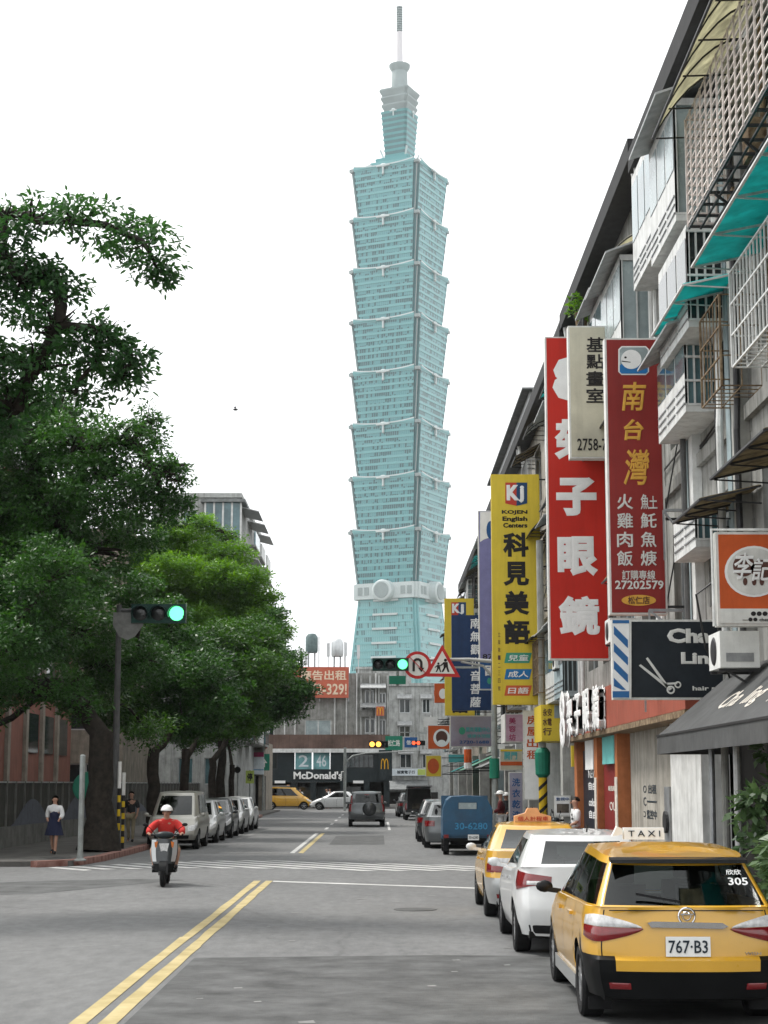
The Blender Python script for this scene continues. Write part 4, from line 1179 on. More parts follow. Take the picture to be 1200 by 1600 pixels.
# green sheet awnings
slope_awning(B, 4.5, 9.42, 5.48, 9.62, 15, 24.0, 'teal_sheet','white_paint', 6)
slope_awning(B, 4.55, 9.45, 5.48, 9.66, 25.0, 28.0, 'teal_sheet','white_paint', 3)
def bay(b, x0, y0, y1, z0, z1, glass='window_blue', rows=3, cols=4, panel='white_paint', name='enclosed_balcony', near_grid=True, hood=True):
    """white boxed-in balcony: slab, panelled front and a glazed, barred end towards the camera"""
    s = MB().box(x0, WX-.003, y0, y1, z0, z0+.1).build(name, panel, b)
    MB().box(x0, WX-.004, y0, y1, z1-.08, z1).build('bay_top', panel, s)
    MB().box(x0, x0+.05, y0, y1, z0+.1, z1-.08).build('bay_front', panel, s)
    nf = max(2, round((y1-y0)/.9))
    for k in range(nf):
        ya, yb = y0+(y1-y0)*k/nf+.06, y0+(y1-y0)*(k+1)/nf-.06
        MB().box(x0-.012, x0-.003, ya, yb, z0+.2+(z1-z0)*.33, z1-.2).build('pane', glass, s)
        for q in range(3): MB().box(x0-.02,x0-.003,ya,yb,z0+.14+q*.14,z0+.16+q*.14).build('slat','steel',s)
    MB().box(x0+.05, WX-.004, y0+.05, y0+.06, z0+.1, z1-.08).build('pane', glass, s)
    MB().box(x0+.05, WX-.004, y1-.06, y1-.02, z0+.1, z1-.08).build('bay_end', panel, s)
    g = MB()
    for k in range(cols+1):
        x = x0+(WX-.03-x0)*k/cols; g.box(x, x+.03, y0, y0+.04, z0+.1, z1-.08)
    for k in range(rows+1):
        z = z0+.1+(z1-z0-.22)*k/rows; g.box(x0+.002, WX-.006, y0-.012, y0+.028, z, z+.035)
    g.build('grille', panel, s)
    if hood:
        MB().prism([(x0-.32,z1-.05),(WX-.006,z1+.32),(WX-.006,z1+.36),(x0-.32,z1-.01)], y0-.25, y1+.2, 'XZ').build('hood', 'galvanised', s)
    return s
bay(B, 4.72, 26.4, 28.9, 10.9, 12.95, 'window_frost', 1, 2)
bay(B, 4.8, 26.0, 28.7, 9.05, 10.7, 'window_dark', 2, 5, hood=False)
bay(B, 4.92, 27.1, 29.8, 7.95, 9.0+.35, 'window_blue', 3, 4)
bay(B, 5.0, 27.0, 29.0, 5.75, 6.4, 'window_blue', 1, 4, hood=False)
bay(B, 5.0, 29.5, 32.8, 11.6, 13.9, 'window_blue', 1, 2, hood=False)
bars_cage(B, 4.9, WX, 19.0, 23.3, 7.75, 9.1, 'white_paint', .22)
bars_cage(B, 4.92, WX, 24.2, 25.7, 7.7, 9.05, 'rust', .26, w=.016)
slope_awning(B, 4.6, 6.1, 5.48, 6.3, 24.4, 26.7, 'rust_sheet','dark_metal', 3)
slope_awning(B, 4.6, 6.25, 5.48, 6.45, 20.2, 23.6, 'rust_sheet','dark_metal', 3)
for y0, zz in ((26.9,5.3),(25.4,4.9)):
    MB().tube([(WX-.1,y0,zz),(WX-.5,y0+.2,zz-.3),(WX-.3,y0+.6,zz-1.1),(WX-.05,y0+1.,zz-1.5)],.018,6).build('hanging_cable','dark_metal',B)
for z, x in ((6.9,5.1),(5.1,4.8),(4.2,4.7)):
    f = MB(); f.bar((x,30.6,z),(WX,30.6,z),.05); f.bar((x,30.6,z),(WX,30.6,z-.55),.035); f.bar((x,30.6,z-.9),(x,30.6,z),.03); f.build('sign_bracket','steel',B)
# shop front with cloth awning
aw = MB(); xo, xi, zo, zi = 4.3, 5.47, 2.78, 3.78; ya, yb = 14.0, 26.9
aw.add([(xo,ya,zo),(xo,yb,zo),(xi,yb-.35,zi),(xi,ya,zi)],[(0,3,2,1)]); aw.add([(xo,yb,zo),(xi,yb,zo),(xi,yb-.35,zi)],[(0,1,2)])
aw.add([(xo-.01,ya,zo-.28),(xo-.01,yb,zo-.28),(xo,yb,zo),(xo,ya,zo)],[(0,3,2,1)]); aw.add([(xo,yb+.01,zo-.28),(xi,yb+.01,zo-.28),(xi,yb,zo),(xo,yb,zo)],[(0,1,2,3)])
awo = aw.build('cloth_awning','awning_cloth',B)
MB().bar((xo,ya,zo),(xo,yb,zo),.03).build('awning_bar','dark_metal',awo)
mk('cream_print', (.6,.56,.5), .7, var=.25)
_u = Vector((0,-1,0)); _v = Vector((xi-xo,0,zi-zo)).normalized()
text('Cha  ling','cream_print',awo,(xo+.42,22.6,zo+.36),2.6,.46,u=_u,v=_v,bold=.01,depth=.003,slant=.35,world=False)
text('hair salon','cream_print',awo,(xo+.36,19.6,zo+.3),1.8,.22,u=_u,v=_v,bold=.008,depth=.003,slant=.35,world=False)
# salon front: glazing, posts
sf = MB(); 
for y in (15.4,17.6,19.8,22.2,24.3): sf.box(6.1,6.18,y,y+.08,.12,3.3)
sf.box(6.1,6.18,15,25.5,3.2,3.3); sf.box(6.1,6.2,15,25.5,.12,.5)
so = sf.build('shop_front','dark_metal',B)
for a, c in ((15.48,17.6),(17.68,19.8),(19.88,22.2),(22.28,24.3)): MB().box(6.13,6.15,a,c,.5,3.2).build('pane','window_dark',so)
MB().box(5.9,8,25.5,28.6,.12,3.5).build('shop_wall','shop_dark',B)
for (x,y,m,r) in ((4.75,25.0,'steel',.045),(4.62,22.6,'galvanised',.05),(5.2,26.3,'concrete',.06)):
    MB().cyl((x,y,.12),(x+.02,y,2.72),r,n=10).build('awning_post',m,B)
# grey party wall with meter box and notices
pw_ = MB().box(5.42,5.6,31.7,37.6,.12,3.3).build('party_wall','wall_beige',B)
MB().box(5.36,5.42,32.3,32.9,.9,2.0).build('meter_box','steel',pw_); MB().cyl((5.3,32.6,1.35),(5.36,32.6,1.35),.2,n=16).build('meter','dark_metal',pw_)
MB().box(5.405,5.42,31.9,32.9,.2,.75).build('vent_hole','black',pw_)
for z, ln in ((1.95,'○ 出租'),(1.7,'Ｃ━━'),(1.45,'⊃ 監控中')):
    text(ln,'plate_ink',pw_,(5.42,35.0,z),1.7,.18,face='-X',bold=.02,depth=.003)
MB().box(5.05,5.42,31.7,37.6,3.3,3.42).build('shop_lintel','concrete_dark',B)

# second building: the optician
B2 = block('four-storey building over the red-fronted optician shop', 33, 46.2, 'wall_grey', 14.8,
          [(34,36),(37,39.2),(40.2,42.4),(43.4,45.4)], [(37.7,38.1,5.15,5.7,'rust'),(41.2,41.8,5.15,5.7,'rust'),(45.4,46.0,5.15,5.7,'rust')], gfz=3.5)
mk('fascia_red', (.33,.09,.06), .5, var=.12, scale=2, streak=.25)
mk('pillar_orange', (.4,.14,.055), .6, var=.15, streak=.25)
mk('board_red', (.2,.022,.02), .5, var=.15)
mk('board_black', (.02,.022,.03), .4, var=.2)
mk('cloth_teal', (.16,.48,.46), .8, var=.1)
mk('sign_white', (.8,.8,.79), .45, var=.05)
for o in [o for o in COL.objects if o.parent == B2 and o.name.startswith('pillar')]: o.data.materials[0] = M['pillar_orange']
fs = MB().box(4.95,5.46,28.05,46.5,3.25,4.15).build('fascia','fascia_red',B2)
for i, ch in enumerate('8架子眼鏡'):
    text(ch,'sign_white',fs,(4.95,45.4-i*1.75,3.72),1.2,1.0 if ch!='8' else 1.5,face='-X',bold=.03,depth=.02,raised=.14)
MB().box(4.93,5.5,28.0,46.5,3.13,3.24).build('fascia_soffit','rust',B2)
bd = MB().box(5.3,5.34,38.15,41.15,.3,2.9).build('menu_board','board_red',B2)
text('OUC','cream_print',bd,(5.3,39.4,1.55),1.6,.2,face='-X',bold=.01,depth=.003); text('眼鏡專門店','cream_print',bd,(5.3,39.4,1.95),1.9,.12,face='-X',bold=.01,depth=.003)
bd = MB().box(5.3,5.34,41.9,45.3,.3,2.9).build('menu_board','board_black',B2)
for z, tx in ((2.3,'NEW'),(2.0,'自由'),(1.6,'color'),(1.3,'自由')): text(tx,'sign_white',bd,(5.3,43.4,z),1.5,.2,face='-X',bold=.02,depth=.003)
for y in (37.9,41.5):
    MB().box(5.13,5.148,y-.18,y+.18,.14,2.2).build('poster_strip','cream_print',B2)
MB().box(5.2,5.23,38.6,40.6,2.5,3.12).build('cloth_blind','cloth_teal',B2)
MB().box(5.2,5.23,42.4,44.0,2.4,3.12).build('cloth_blind','sign_white',B2)
for ya, yb, z, m in ((34,36.2,9.9,'cream_sheet'),(37,39.4,9.8,'cream_sheet'),(34.2,36.3,13.1,'cream_sheet'),(40,42.6,6.7,'rust_sheet'),(34,36.2,6.6,'rust_sheet')):
    slope_awning(B2, 4.7, z-.35, 5.48, z+.2, ya, yb, m, 'dark_metal', 3, curve=1)
bay(B2, 4.85, 33.6, 36.6, 10.3, 12.6, 'window_frost', 1, 2); bay(B2, 4.95, 37.2, 39.4, 10.6, 12.9, 'window_blue', 2, 3)
bars_cage(B2, 4.85, WX, 39.8, 42.6, 11.4, 13.1, 'dark_metal', .14); bars_cage(B2, 4.9, WX, 33.5, 35, 8.6, 10, 'dark_metal', .12)
bay(B2, 5.0, 42.8, 45.8, 7.9, 9.9, 'window_dark', 2, 4)

def busy(b, y0, y1, seed, top):
    """the tangle of hoods, cages, boxed balconies and pipes on an old street front"""
    rn = random.Random(seed)
    for z in FL:
        y = y0+.5
        while y < y1-2:
            k = rn.random(); wd = rn.uniform(1.8,2.8)
            if z+2.5 > top: break
            if k < .3: bay(b, WX-rn.uniform(.4,.75), y, y+wd, z+.2, z+2.3, rn.choice(['window_blue','window_frost','window_dark']), rn.choice([1,2,3]), rn.choice([2,3,4]), rn.choice(['white_paint','white_tile','wall_blue']))
            elif k < .6: bars_cage(b, WX-rn.uniform(.4,.7), WX, y, y+wd, z+.6, z+2.2, rn.choice(['white_paint','rust','dark_metal','steel']), .16); slope_awning(b, WX-.85, z+2.3, WX-.02, z+2.75, y-.1, y+wd+.1, rn.choice(['teal_sheet','cream_sheet','rust_sheet','galvanised']), 'dark_metal', 3)
            elif k < .85: slope_awning(b, WX-rn.uniform(.6,1.), z+2.3, WX-.02, z+2.8, y, y+wd, rn.choice(['teal_sheet','cream_sheet','rust_sheet','roof_dark','galvanised']), 'dark_metal', 3, curve=rn.choice([0,1]))
            y += wd+rn.uniform(.3,.9)
        MB().cyl((WX-.08, y0+rn.uniform(.5,3), 3.6),(WX-.08, y0+rn.uniform(.5,3), top-.5),.05,n=8).build('drainpipe','white_paint',b)
B3 = block('grey building with a rooftop shed behind the long yellow sign', 46.3, 62, 'wall_beige', 14.6, [(47,49.2),(50.4,52.6),(54,56.2),(57.6,59.8)],
           [(49.4,50.0,5.2,5.7,'concrete'),(54.6,55.2,5.2,5.7,'white_tile'),(60.6,61.2,5.2,5.7,'concrete')], shed=(.4,1.6)); busy(B3,46.3,62,3,14.6)
B4 = block('pale building with boxed balconies and a dark shed roof', 62.1, 84, 'wall_pale', 14.6, [(63,65.4),(67,69.2),(71,73),(75,77.4),(80,82.4)],
           [(66,66.6,5.2,5.7,'white_tile'),(72,72.6,5.2,5.7,'concrete'),(78,78.6,5.2,5.7,'wall_blue')], shed=(.1,1.9)); busy(B4,62.1,84,11,14.6)
B5 = block('brownish old building further down the terrace', 84.1, 108, 'wall_brown', 14.4, [(85,87.2),(89,91.4),(94,96.4),(99,101.4),(104,106.4)],
           [(90,90.6,5.2,5.7,'concrete'),(97,97.6,5.2,5.7,'wall_beige'),(103,103.6,5.2,5.7,'concrete')], shed=(.6,1.4)); busy(B5,84.1,108,5,14.4)
B6 = block('last grey building of the terrace before the junction', 108.1, 134, 'wall_grey', 13.4, [(109,111.4),(114,116.4),(120,122.4),(127,129.4)],
           [(114,114.6,5.2,5.7,'concrete'),(121,121.6,5.2,5.7,'white_tile'),(128,128.6,5.2,5.7,'concrete')], shed=(.8,1.2)); busy(B6,108.1,134,9,13.4)
ac_unit('white air conditioner hung over the barber sign beside the cloth awning', 4.66, 5.2, 23.6, 3.62)
ac_unit('white air conditioner high on the wall above the optician shop', 4.85, 5.42, 36.2, 5.0)
ac_unit('white air conditioner behind the long red optician sign', 4.85, 5.42, 47.6, 5.2)
# ---------------------------------------------------------------- the junction: dark restaurant and its neighbours
mk('cladding_black', (.022,.03,.033), .4, var=.2, scale=1)
mk('banner_orange', (.5,.13,.08), .6, var=.12, scale=.6)
mk('banner_pale', (.75,.6,.45), .6, var=.1)
mk('arch_yellow', (.75,.4,.02), .4, var=0)
mk('poster_teal', (.16,.34,.36), .4, var=.3, scale=.8)
mk('fascia_brown', (.13,.085,.07), .7, var=.3, scale=.8, streak=.4)
mk('board_white', (.62,.68,.72), .5, var=.1)
mk('board_magenta', (.35,.05,.13), .5, var=.1)
mk('roof_tank', (.12,.17,.17), .4, var=.2)
def front_wall(mb, x0, x1, z0, z1, ops, y, depth=.25, m=0):
    xs = sorted({x0, x1, *[o[0] for o in ops], *[o[1] for o in ops]}); zs = sorted({z0, z1, *[o[2] for o in ops], *[o[3] for o in ops]})
    for a, b in zip(xs[:-1], xs[1:]):
        for c, d in zip(zs[:-1], zs[1:]):
            cx, cz = (a+b)/2, (c+d)/2
            if any(o[0] < cx < o[1] and o[2] < cz < o[3] for o in ops): continue
            mb.add([(a,y,c),(b,y,c),(b,y,d),(a,y,d)], [(0,1,2,3)], m)
    for a, b, c, d in ops:
        e = y+depth
        mb.add([(a,y,c),(b,y,c),(b,e,c),(a,e,c)], [(0,3,2,1)], m); mb.add([(a,y,d),(b,y,d),(b,e,d),(a,e,d)], [(0,1,2,3)], m)
        mb.add([(a,y,c),(a,y,d),(a,e,d),(a,e,c)], [(0,1,2,3)], m); mb.add([(b,y,c),(b,y,d),(b,e,d),(b,e,c)], [(0,3,2,1)], m)
def fwin(b, x0, x1, z0, z1, y, glass='window_dark', frame='white_paint', n=2, t=.09):
    f = MB(); f.box(x0,x1,y-.04,y+.04,z0,z0+t); f.box(x0,x1,y-.04,y+.04,z1-t,z1)
    for k in range(n+1):
        x = x0+(x1-x0-t)*k/n; f.box(x,x+t,y-.038,y+.038,z0+t,z1-t)
    fo = f.build('window', frame, b)
    for k in range(n):
        x = x0+(x1-x0-t)*k/n+t; MB().box(x,x0+(x1-x0-t)*(k+1)/n,y-.01,y+.01,z0+t,z1-t).build('pane', glass, fo)
    return fo
YM = 150.0
def px(x, y, Y=YM): 
    p = pix(x, y, Y=Y); return p.x, p.z
MC = thing('restaurant_building', 'grey corner building with a black-clad two-storey restaurant at its foot', 'building', (-5, YM, 0))
xl, xr = px(330,1200)[0], px(608,1200)[0]
ztop_ = px(500,1052)[1]; zb1 = px(500,1148)[1]; zb0 = px(500,1170)[1]
a0, c0 = px(476,1150); a1, c1 = px(518,1124)
g0 = px(570,1146); g1 = px(586,1122)
ops = [(a0,a1,c0,c1),(px(424,1)[0],px(440,1)[0],c0,c1),(g0[0],g1[0],g0[1],g1[1]),(px(572,1)[0],px(585,1)[0],px(1,1108)[1],px(1,1078)[1]),(px(592,1)[0],px(603,1)[0],px(1,1108)[1],px(1,1082)[1]),(px(592,1)[0],px(603,1)[0],c0,c1)]
w = MB(); front_wall(w, xl, xr, zb1, ztop_, ops, YM)
w.add([(xr,YM,0),(xr,YM+16,0),(xr,YM+16,ztop_),(xr,YM,ztop_)],[(0,1,2,3)]); w.add([(xl,YM,ztop_),(xr,YM,ztop_),(xr,YM+16,ztop_),(xl,YM+16,ztop_)],[(0,1,2,3)]); w.add([(xl,YM,0),(xl,YM+16,0),(xl,YM+16,ztop_),(xl,YM,ztop_)],[(0,3,2,1)])
w.build('wall','wall_grey',MC)
for i, o in enumerate(ops): fwin(MC, *o, YM+.15, 'window_frost' if i == 0 else 'window_dark', 'white_paint' if i < 2 else 'alu', 2)
for xx in (430,455,470,528,545,560,588):
    x = px(xx,1)[0]; MB().cyl((x,YM-.12,zb1),(x,YM-.12,ztop_),.06,n=8).build('drainpipe','white_paint',MC)
for xx in range(565,606,13):
    x = px(xx,1)[0]; MB().box(x,x+.18,YM-.16,YM-.003,zb1,ztop_-.2).build('facade_fin','wall_pale',MC)
for k, zz in enumerate((1108,1078)):
    x, z = px(574,zz); MB().prism([(YM-.9,z+.1),(YM-.003,z+.5),(YM-.003,z+.56),(YM-.9,z+.16)], x-.6, x+1.6, 'YZ').build('hood','galvanised',MC)
MB().box(xl, xr+.05, YM-.45, YM-.003, zb0, zb1).build('fascia','fascia_brown',MC)
zw = px(500,1176)[1]
MB().box(xl, px(600,1)[0], YM-.7, YM-.46, zw, zb0).build('light_strip','white_paint',MC)
# black storeys with poster windows
pz0, pz1 = px(1,1202)[1], px(1,1176)[1]
rx0, rx1 = px(470,1)[0], px(522,1)[0]; zd = px(1,1222)[1]
r = MB(); front_wall(r, xl, xr, zd, zw, [(rx0,rx1,pz0,pz1),(px(543,1)[0],px(585,1)[0],px(1,1200)[1],px(1,1178)[1]),(px(425,1)[0],px(445,1)[0],pz0,pz1)], YM-.4, .2)
r.add([(xl,YM-.4,zd),(xr,YM-.4,zd),(xr,YM,zd),(xl,YM,zd)],[(0,1,2,3)])
ro = r.build('restaurant_front','cladding_black',MC)
for k in range(2):
    xa = rx0+(rx1-rx0)*k/2+.06; xb = rx0+(rx1-rx0)*(k+1)/2-.06
    po = MB().box(xa,xb,YM-.3,YM-.25,pz0,pz1).build('poster_window','poster_teal',ro)
    text('26'[k] if False else ('2','☕')[k] if False else ('2','46')[k],'board_white',po,((xa+xb)/2,YM-.3,(pz0+pz1)/2),(xb-xa)*.6,(pz1-pz0)*.7,bold=.01,depth=.004)
fwin(ro, px(543,1)[0],px(585,1)[0],px(1,1200)[1],px(1,1178)[1], YM-.28, 'window_dark','dark_metal',6,.06)
fwin(ro, px(425,1)[0],px(445,1)[0],pz0,pz1, YM-.28, 'window_dark','dark_metal',1,.06)
tx0, tz0 = px(459,1217); tx1, tz1 = px(535,1206)
text("McDonald's",'sign_white',ro,((tx0+tx1)/2,YM-.4,(tz0+tz1)/2),tx1-tx0,(tz1-tz0)*1.1,bold=.035,depth=.02,raised=.06)
def arches(parent, cx, cz, w, h, y, mat):
    m = MB()
    for s in (-1,1):
        pts = []
        for t in np.linspace(0, math.pi, 13):
            pts.append((cx+s*w/4 - math.cos(t)*w/4*.95, y, cz-h/2+h*math.sin(t)**.62))
        m.tube(pts, w*.055, 6)
    return m.build('arch_emblem',mat,parent)
sgx0, sgz0 = px(592,1220); sgx1, sgz1 = px(608,1172)
MB().box(sgx0, sgx1+.25, YM-.75, YM-.41, sgz0, sgz1).build('corner_sign_board','cladding_black',MC)
arches(MC, (sgx0+sgx1)/2+.05, px(1,1194)[1], .6, .85, YM-.78, 'arch_yellow')
# ground floor
gz = zd
for k, xx in enumerate((420,470,497,541,575,604)):
    x = px(xx,1)[0]; MB().box(x-.25,x+.25,YM-.35,YM+.2,.12,gz-.003).build('pillar','cladding_black',MC)
MB().box(xl, xr-.05, YM+1.2, YM+1.3, .12, gz).build('shop_back','shop_dark',MC)
for xx in (482,508,556): 
    x = px(xx,1)[0]; MB().box(x-.6,x+.6,YM+.5,YM+.52,.2,gz-.4).build('pane','window_dark',MC)
for k,xx in enumerate((438,560)):
    x = px(xx,1219)[0]; MB().box(x-.45,x+.45,YM-.5,YM-.42,gz-.1,gz+.12).build('light_panel','sign_white',MC)
arch_sign = thing('hanging_sign', 'small orange arch sign on a bracket high on the grey corner building', 'sign', (px(594,1110)[0], YM-1, px(594,1110)[1]))
x, z = px(594,1112); MB().box(x-.35,x+.35,YM-1.1,YM-.98,z-.4,z+.4).build('board','banner_orange',arch_sign); arches(arch_sign, x, z, .5, .6, YM-1.12, 'arch_yellow'); MB().bar((x,YM-1.04,z+.42),(x,YM,z+.42),.05).build('bracket','steel',arch_sign)
MB().box(px(565,1)[0],px(583,1)[0],YM-.5,YM-.46,px(1,1120)[1],px(1,1110)[1]).build('railing_box','concrete_dark',MC)
# banner on the roof, tanks and aerials
BN = thing('rooftop_billboard', 'orange rooftop billboard with pale phone number lettering', 'billboard', (px(500,1090)[0], YM-.6, px(500,1090)[1]))
bx0, bz0 = px(455,1091); bx1, bz1 = px(545,1043)
MB().box(bx0,bx1,YM-.75,YM-.6,bz0,bz1).build('panel','banner_orange',BN)
text('廣告出租','banner_pale',BN,((bx0+bx1)/2+.3,YM-.75,bz0+(bz1-bz0)*.73),(bx1-bx0)*.8,(bz1-bz0)*.32,bold=.02,depth=.006)
text('2-272-329!','banner_pale',BN,((bx0+bx1)/2+.1,YM-.75,bz0+(bz1-bz0)*.28),(bx1-bx0)*.9,(bz1-bz0)*.36,bold=.02,depth=.006)
f = MB()
for k in range(5):
    x = bx0+(bx1-bx0)*k/4; f.bar((x,YM-.55,bz0-.3),(x,YM-.55,bz1),.08); f.bar((x,YM-.55,bz1-.3),(x,YM+1.6,ztop_),.06)
f.build('frame','steel',BN)
def tank(label, xx, y0, y1, w, mat):
    x, z0 = px(xx,y0,YM+3); _, z1 = px(xx,y1,YM+3)
    t = thing('water_tank', label, 'water tank', (x,YM+3,z0))
    MB().lathe([(0,z1+.25),(w*.6,z1+.2),(w,z1-.1),(w,z0+.2),(w*.9,z0)], (x,YM+3,0), n=20).build('vessel',mat,t,smooth=40)
    l = MB()
    for k in range(4):
        a = k*math.pi/2+.7; l.bar((x+w*.7*math.cos(a),YM+3+w*.7*math.sin(a),ztop_-.3),(x+w*.7*math.cos(a),YM+3+w*.7*math.sin(a),z0+.02),.08)
    l.build('stand','steel',t)
    MB().tube([(x+w+.1,YM+2.8,z1),(x+w+.1,YM+2.8,ztop_)],.05,6).build('pipe','white_paint',t)
tank('dark green water tank on the corner roof above the orange billboard', 487, 1020, 994, .55, 'roof_tank')
tank('steel water tank among aerials on the corner roof', 527, 1026, 1002, .55, 'alu')
for i,(xx,y0,y1) in enumerate(((470,1042,1012),(513,1042,1005),(540,1042,1004),(478,1040,1018),(560,1046,1008))):
    x, z0 = px(xx,y0,YM+2); _, z1 = px(xx,y1,YM+2)
    m = MB(); m.bar((x,YM+2,ztop_-.2),(x,YM+2,z1),.07)
    m.box(x-.13,x+.13,YM+1.85,YM+2.0,z1-1.2,z1)
    tag(m.build('antenna','alu'), ['slim panel antenna at the billboard side of the corner roof','panel antenna between the two water tanks on the corner roof','panel antenna beside the steel tank on the corner roof','short antenna beside the dark green tank on the corner roof','thin antenna over the far corner of the grey roof'][i], 'antenna')

# grey house behind, right of the restaurant
def plain_block(label, Y, x0, x1, z1, mat, wins, depth=14, name='apartment_building', glass='window_dark', frame='alu', side=None, pz=0):
    b = thing(name, label, 'building', ((x0+x1)/2, Y, 0))
    w = MB(); front_wall(w, x0, x1, 0, z1, wins, Y)
    w.add([(x0,Y,z1),(x1,Y,z1),(x1,Y+depth,z1),(x0,Y+depth,z1)],[(0,1,2,3)])
    w.add([(x1,Y,0),(x1,Y+depth,0),(x1,Y+depth,z1),(x1,Y,z1)],[(0,1,2,3)]); w.add([(x0,Y,0),(x0,Y+depth,0),(x0,Y+depth,z1),(x0,Y,z1)],[(0,3,2,1)])
    w.build('wall', mat, b)
    for o in wins: fwin(b, *o, Y+.15, glass, frame, 2, .07)
    MB().box(x0-.15,x1+.15,Y-.2,Y+depth,z1+.002,z1+.3).build('parapet', mat, b)
    return b
YG = 172
def gx(x,y): p = pix(x,y,Y=YG); return p.x, p.z
wins = []
for (x0,x1,y0,y1) in ((624,641,1114,1092),(624,641,1152,1134),(625,643,1200,1178),(660,672,1114,1092),(660,672,1200,1178)):
    wins.append((gx(x0,y0)[0],gx(x1,y0)[0],gx(x0,y0)[1],gx(x0,y1)[1]))
gb = plain_block('plain pale grey flats closing the street beside the dark restaurant', YG, gx(606,1)[0], gx(720,1)[0], gx(650,1072)[1], 'wall_pale', wins)
for o in wins: MB().prism([(YG-.6,o[3]),(YG-.003,o[3]+.4),(YG-.003,o[3]+.46),(YG-.6,o[3]+.06)], o[0]-.2, o[1]+.2, 'YZ').build('hood','galvanised',gb)
x0,z0 = gx(612,1212); x1,z1 = gx(668,1201)
sb = thing('shop_sign', 'white shop sign with green end over the street behind the junction', 'sign', (x0,YG-.5,z0))
MB().box(x0,x1,YG-.6,YG-.3,z0,z1).build('board','board_white',sb); mk('lime',(.4,.5,.12),.5,var=.1); MB().box(x0+(x1-x0)*.72,x1-.05,YG-.62,YG-.602,z0+.06,z1-.06).build('green_end','lime',sb)
text('誠實電子行','plate_ink',sb,(x0+(x1-x0)*.4,YG-.6,(z0+z1)/2),(x1-x0)*.5,(z1-z0)*.5,bold=.02,depth=.005)
MB().prism([(YG-2,z0-1.4),(YG-.003,z0-.5),(YG-.003,z0-.4),(YG-2,z0-1.3)], x0-1, x1, 'YZ').build('awning','roof_grey',gb)
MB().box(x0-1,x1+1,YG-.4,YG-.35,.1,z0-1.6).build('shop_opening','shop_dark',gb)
# taller blocks further off behind the roofs
plain_block('white flats rising behind the restaurant roof', 215, pix(560,1,Y=215).x, pix(640,1,Y=215).x, pix(600,1046,Y=215).z, 'wall_pale', [(pix(585,1,Y=215).x,pix(600,1,Y=215).x,pix(1,1075,Y=215).z,pix(1,1060,Y=215).z)])
plain_block('tall grey rooftop block behind the right-hand terrace end', 190, pix(640,1,Y=190).x, pix(760,1,Y=190).x, pix(650,1085,Y=190).z, 'wall_grey', [(pix(650,1,Y=190).x,pix(660,1,Y=190).x,pix(1,1110,Y=190).z,pix(1,1095,Y=190).z)])

# left side: tall flats behind the trees
YL = 112
def lx(x,y): p = pix(x,y,Y=YL); return p.x, p.z
wins = []
zr = lx(350,778)[1]
for k in range(6):
    for (xa,xb) in ((338,356),(300,322)):
        x0 = lx(xa,1)[0]; x1 = lx(xb,1)[0]; zz = zr-2.6-k*3.2
        wins.append((x0,x1,zz,zz+1.7))
lb = plain_block('pale tall flats with a rooftop cabin rising behind the street trees', YL, lx(255,1)[0], lx(385,1)[0], zr, 'wall_pale', wins, 20, glass='window_blue')
x0 = lx(335,1)[0]; x1 = lx(388,1)[0]
MB().box(x0,x1,YL-.6,YL-.003,zr-2.9,zr-.4).build('roof_cabin','window_blue',lb)
for k in range(5):
    x = x0+(x1-x0)*k/4; MB().box(x-.06,x+.06,YL-.66,YL-.602,zr-2.9,zr-.4).build('cabin_mullion','white_paint',lb)
MB().box(x0-.3,x1+.3,YL-.9,YL+6,zr-.398,zr-.2).build('cabin_roof','roof_grey',lb)
xr_ = lx(385,1)[0]
for k in range(5):       # balconies on the street side
    z = zr-3-k*3.2
    for j in range(3):
        y = YL+1+j*6; bo = MB().box(xr_+.003,xr_+1.0,y,y+4,z-.1,z+.05).build('balcony','wall_grey',lb)
        MB().box(xr_+.9,xr_+1.0,y,y+4,z+.052,z+.95).build('balcony_front',random.choice(['window_blue','white_paint','galvanised']),bo)
        MB().prism([(xr_+.003,z+2.5),(xr_+1.2,z+2.2),(xr_+1.2,z+2.26),(xr_+.003,z+2.56)],y-.2,y+4.2,'XZ').build('balcony_hood','galvanised',bo)
# convenience store
YC = 128
def cx_(x,y): p = pix(x,y,Y=YC); return p.x, p.z
x0,z0 = cx_(250,1210); x1,z1 = cx_(413,1176)
CB = thing('shop_building', 'low shop with a long white and magenta sign beyond the parked cars', 'shop', ((x0+x1)/2,YC,0))
w = MB(); w.box(x0-8,x1,YC,YC+10,z0-.1,z1+.8); w.box(x0-8,x1,YC+2,YC+10,.1,z0-.1); w.build('wall','wall_brown',CB)
MB().box(x0-8,x1,YC+1.8,YC+1.95,.13,z0-.12).build('shop_front','shop_dark',CB)
for k in range(5): MB().box(x0+k*(x1-x0-.4)/4,x0+.4+k*(x1-x0-.4)/4,YC,YC+.4,.13,z0-.102).build('pillar','wall_brown',CB)
SG = thing('shop_sign', 'long white sign with magenta top band and dark lettering under the trees', 'sign', (x1-2,YC-.5,z0))
MB().box(x0,x1,YC-.55,YC-.2,z0,z1).build('board','board_white',SG); MB().box(x0-.01,x1+.01,YC-.57,YC-.552,z1-(z1-z0)*.2,z1+.01).build('top_band','board_magenta',SG); MB().box(x0,x1,YC-.57,YC-.552,z0+.3,z0+.36).build('blue_line','blue_ink',SG)
text('統一超商','plate_ink',SG,(cx_(368,1)[0],YC-.55,z0+(z1-z0)*.5),1.9,.5,bold=.02,depth=.005)

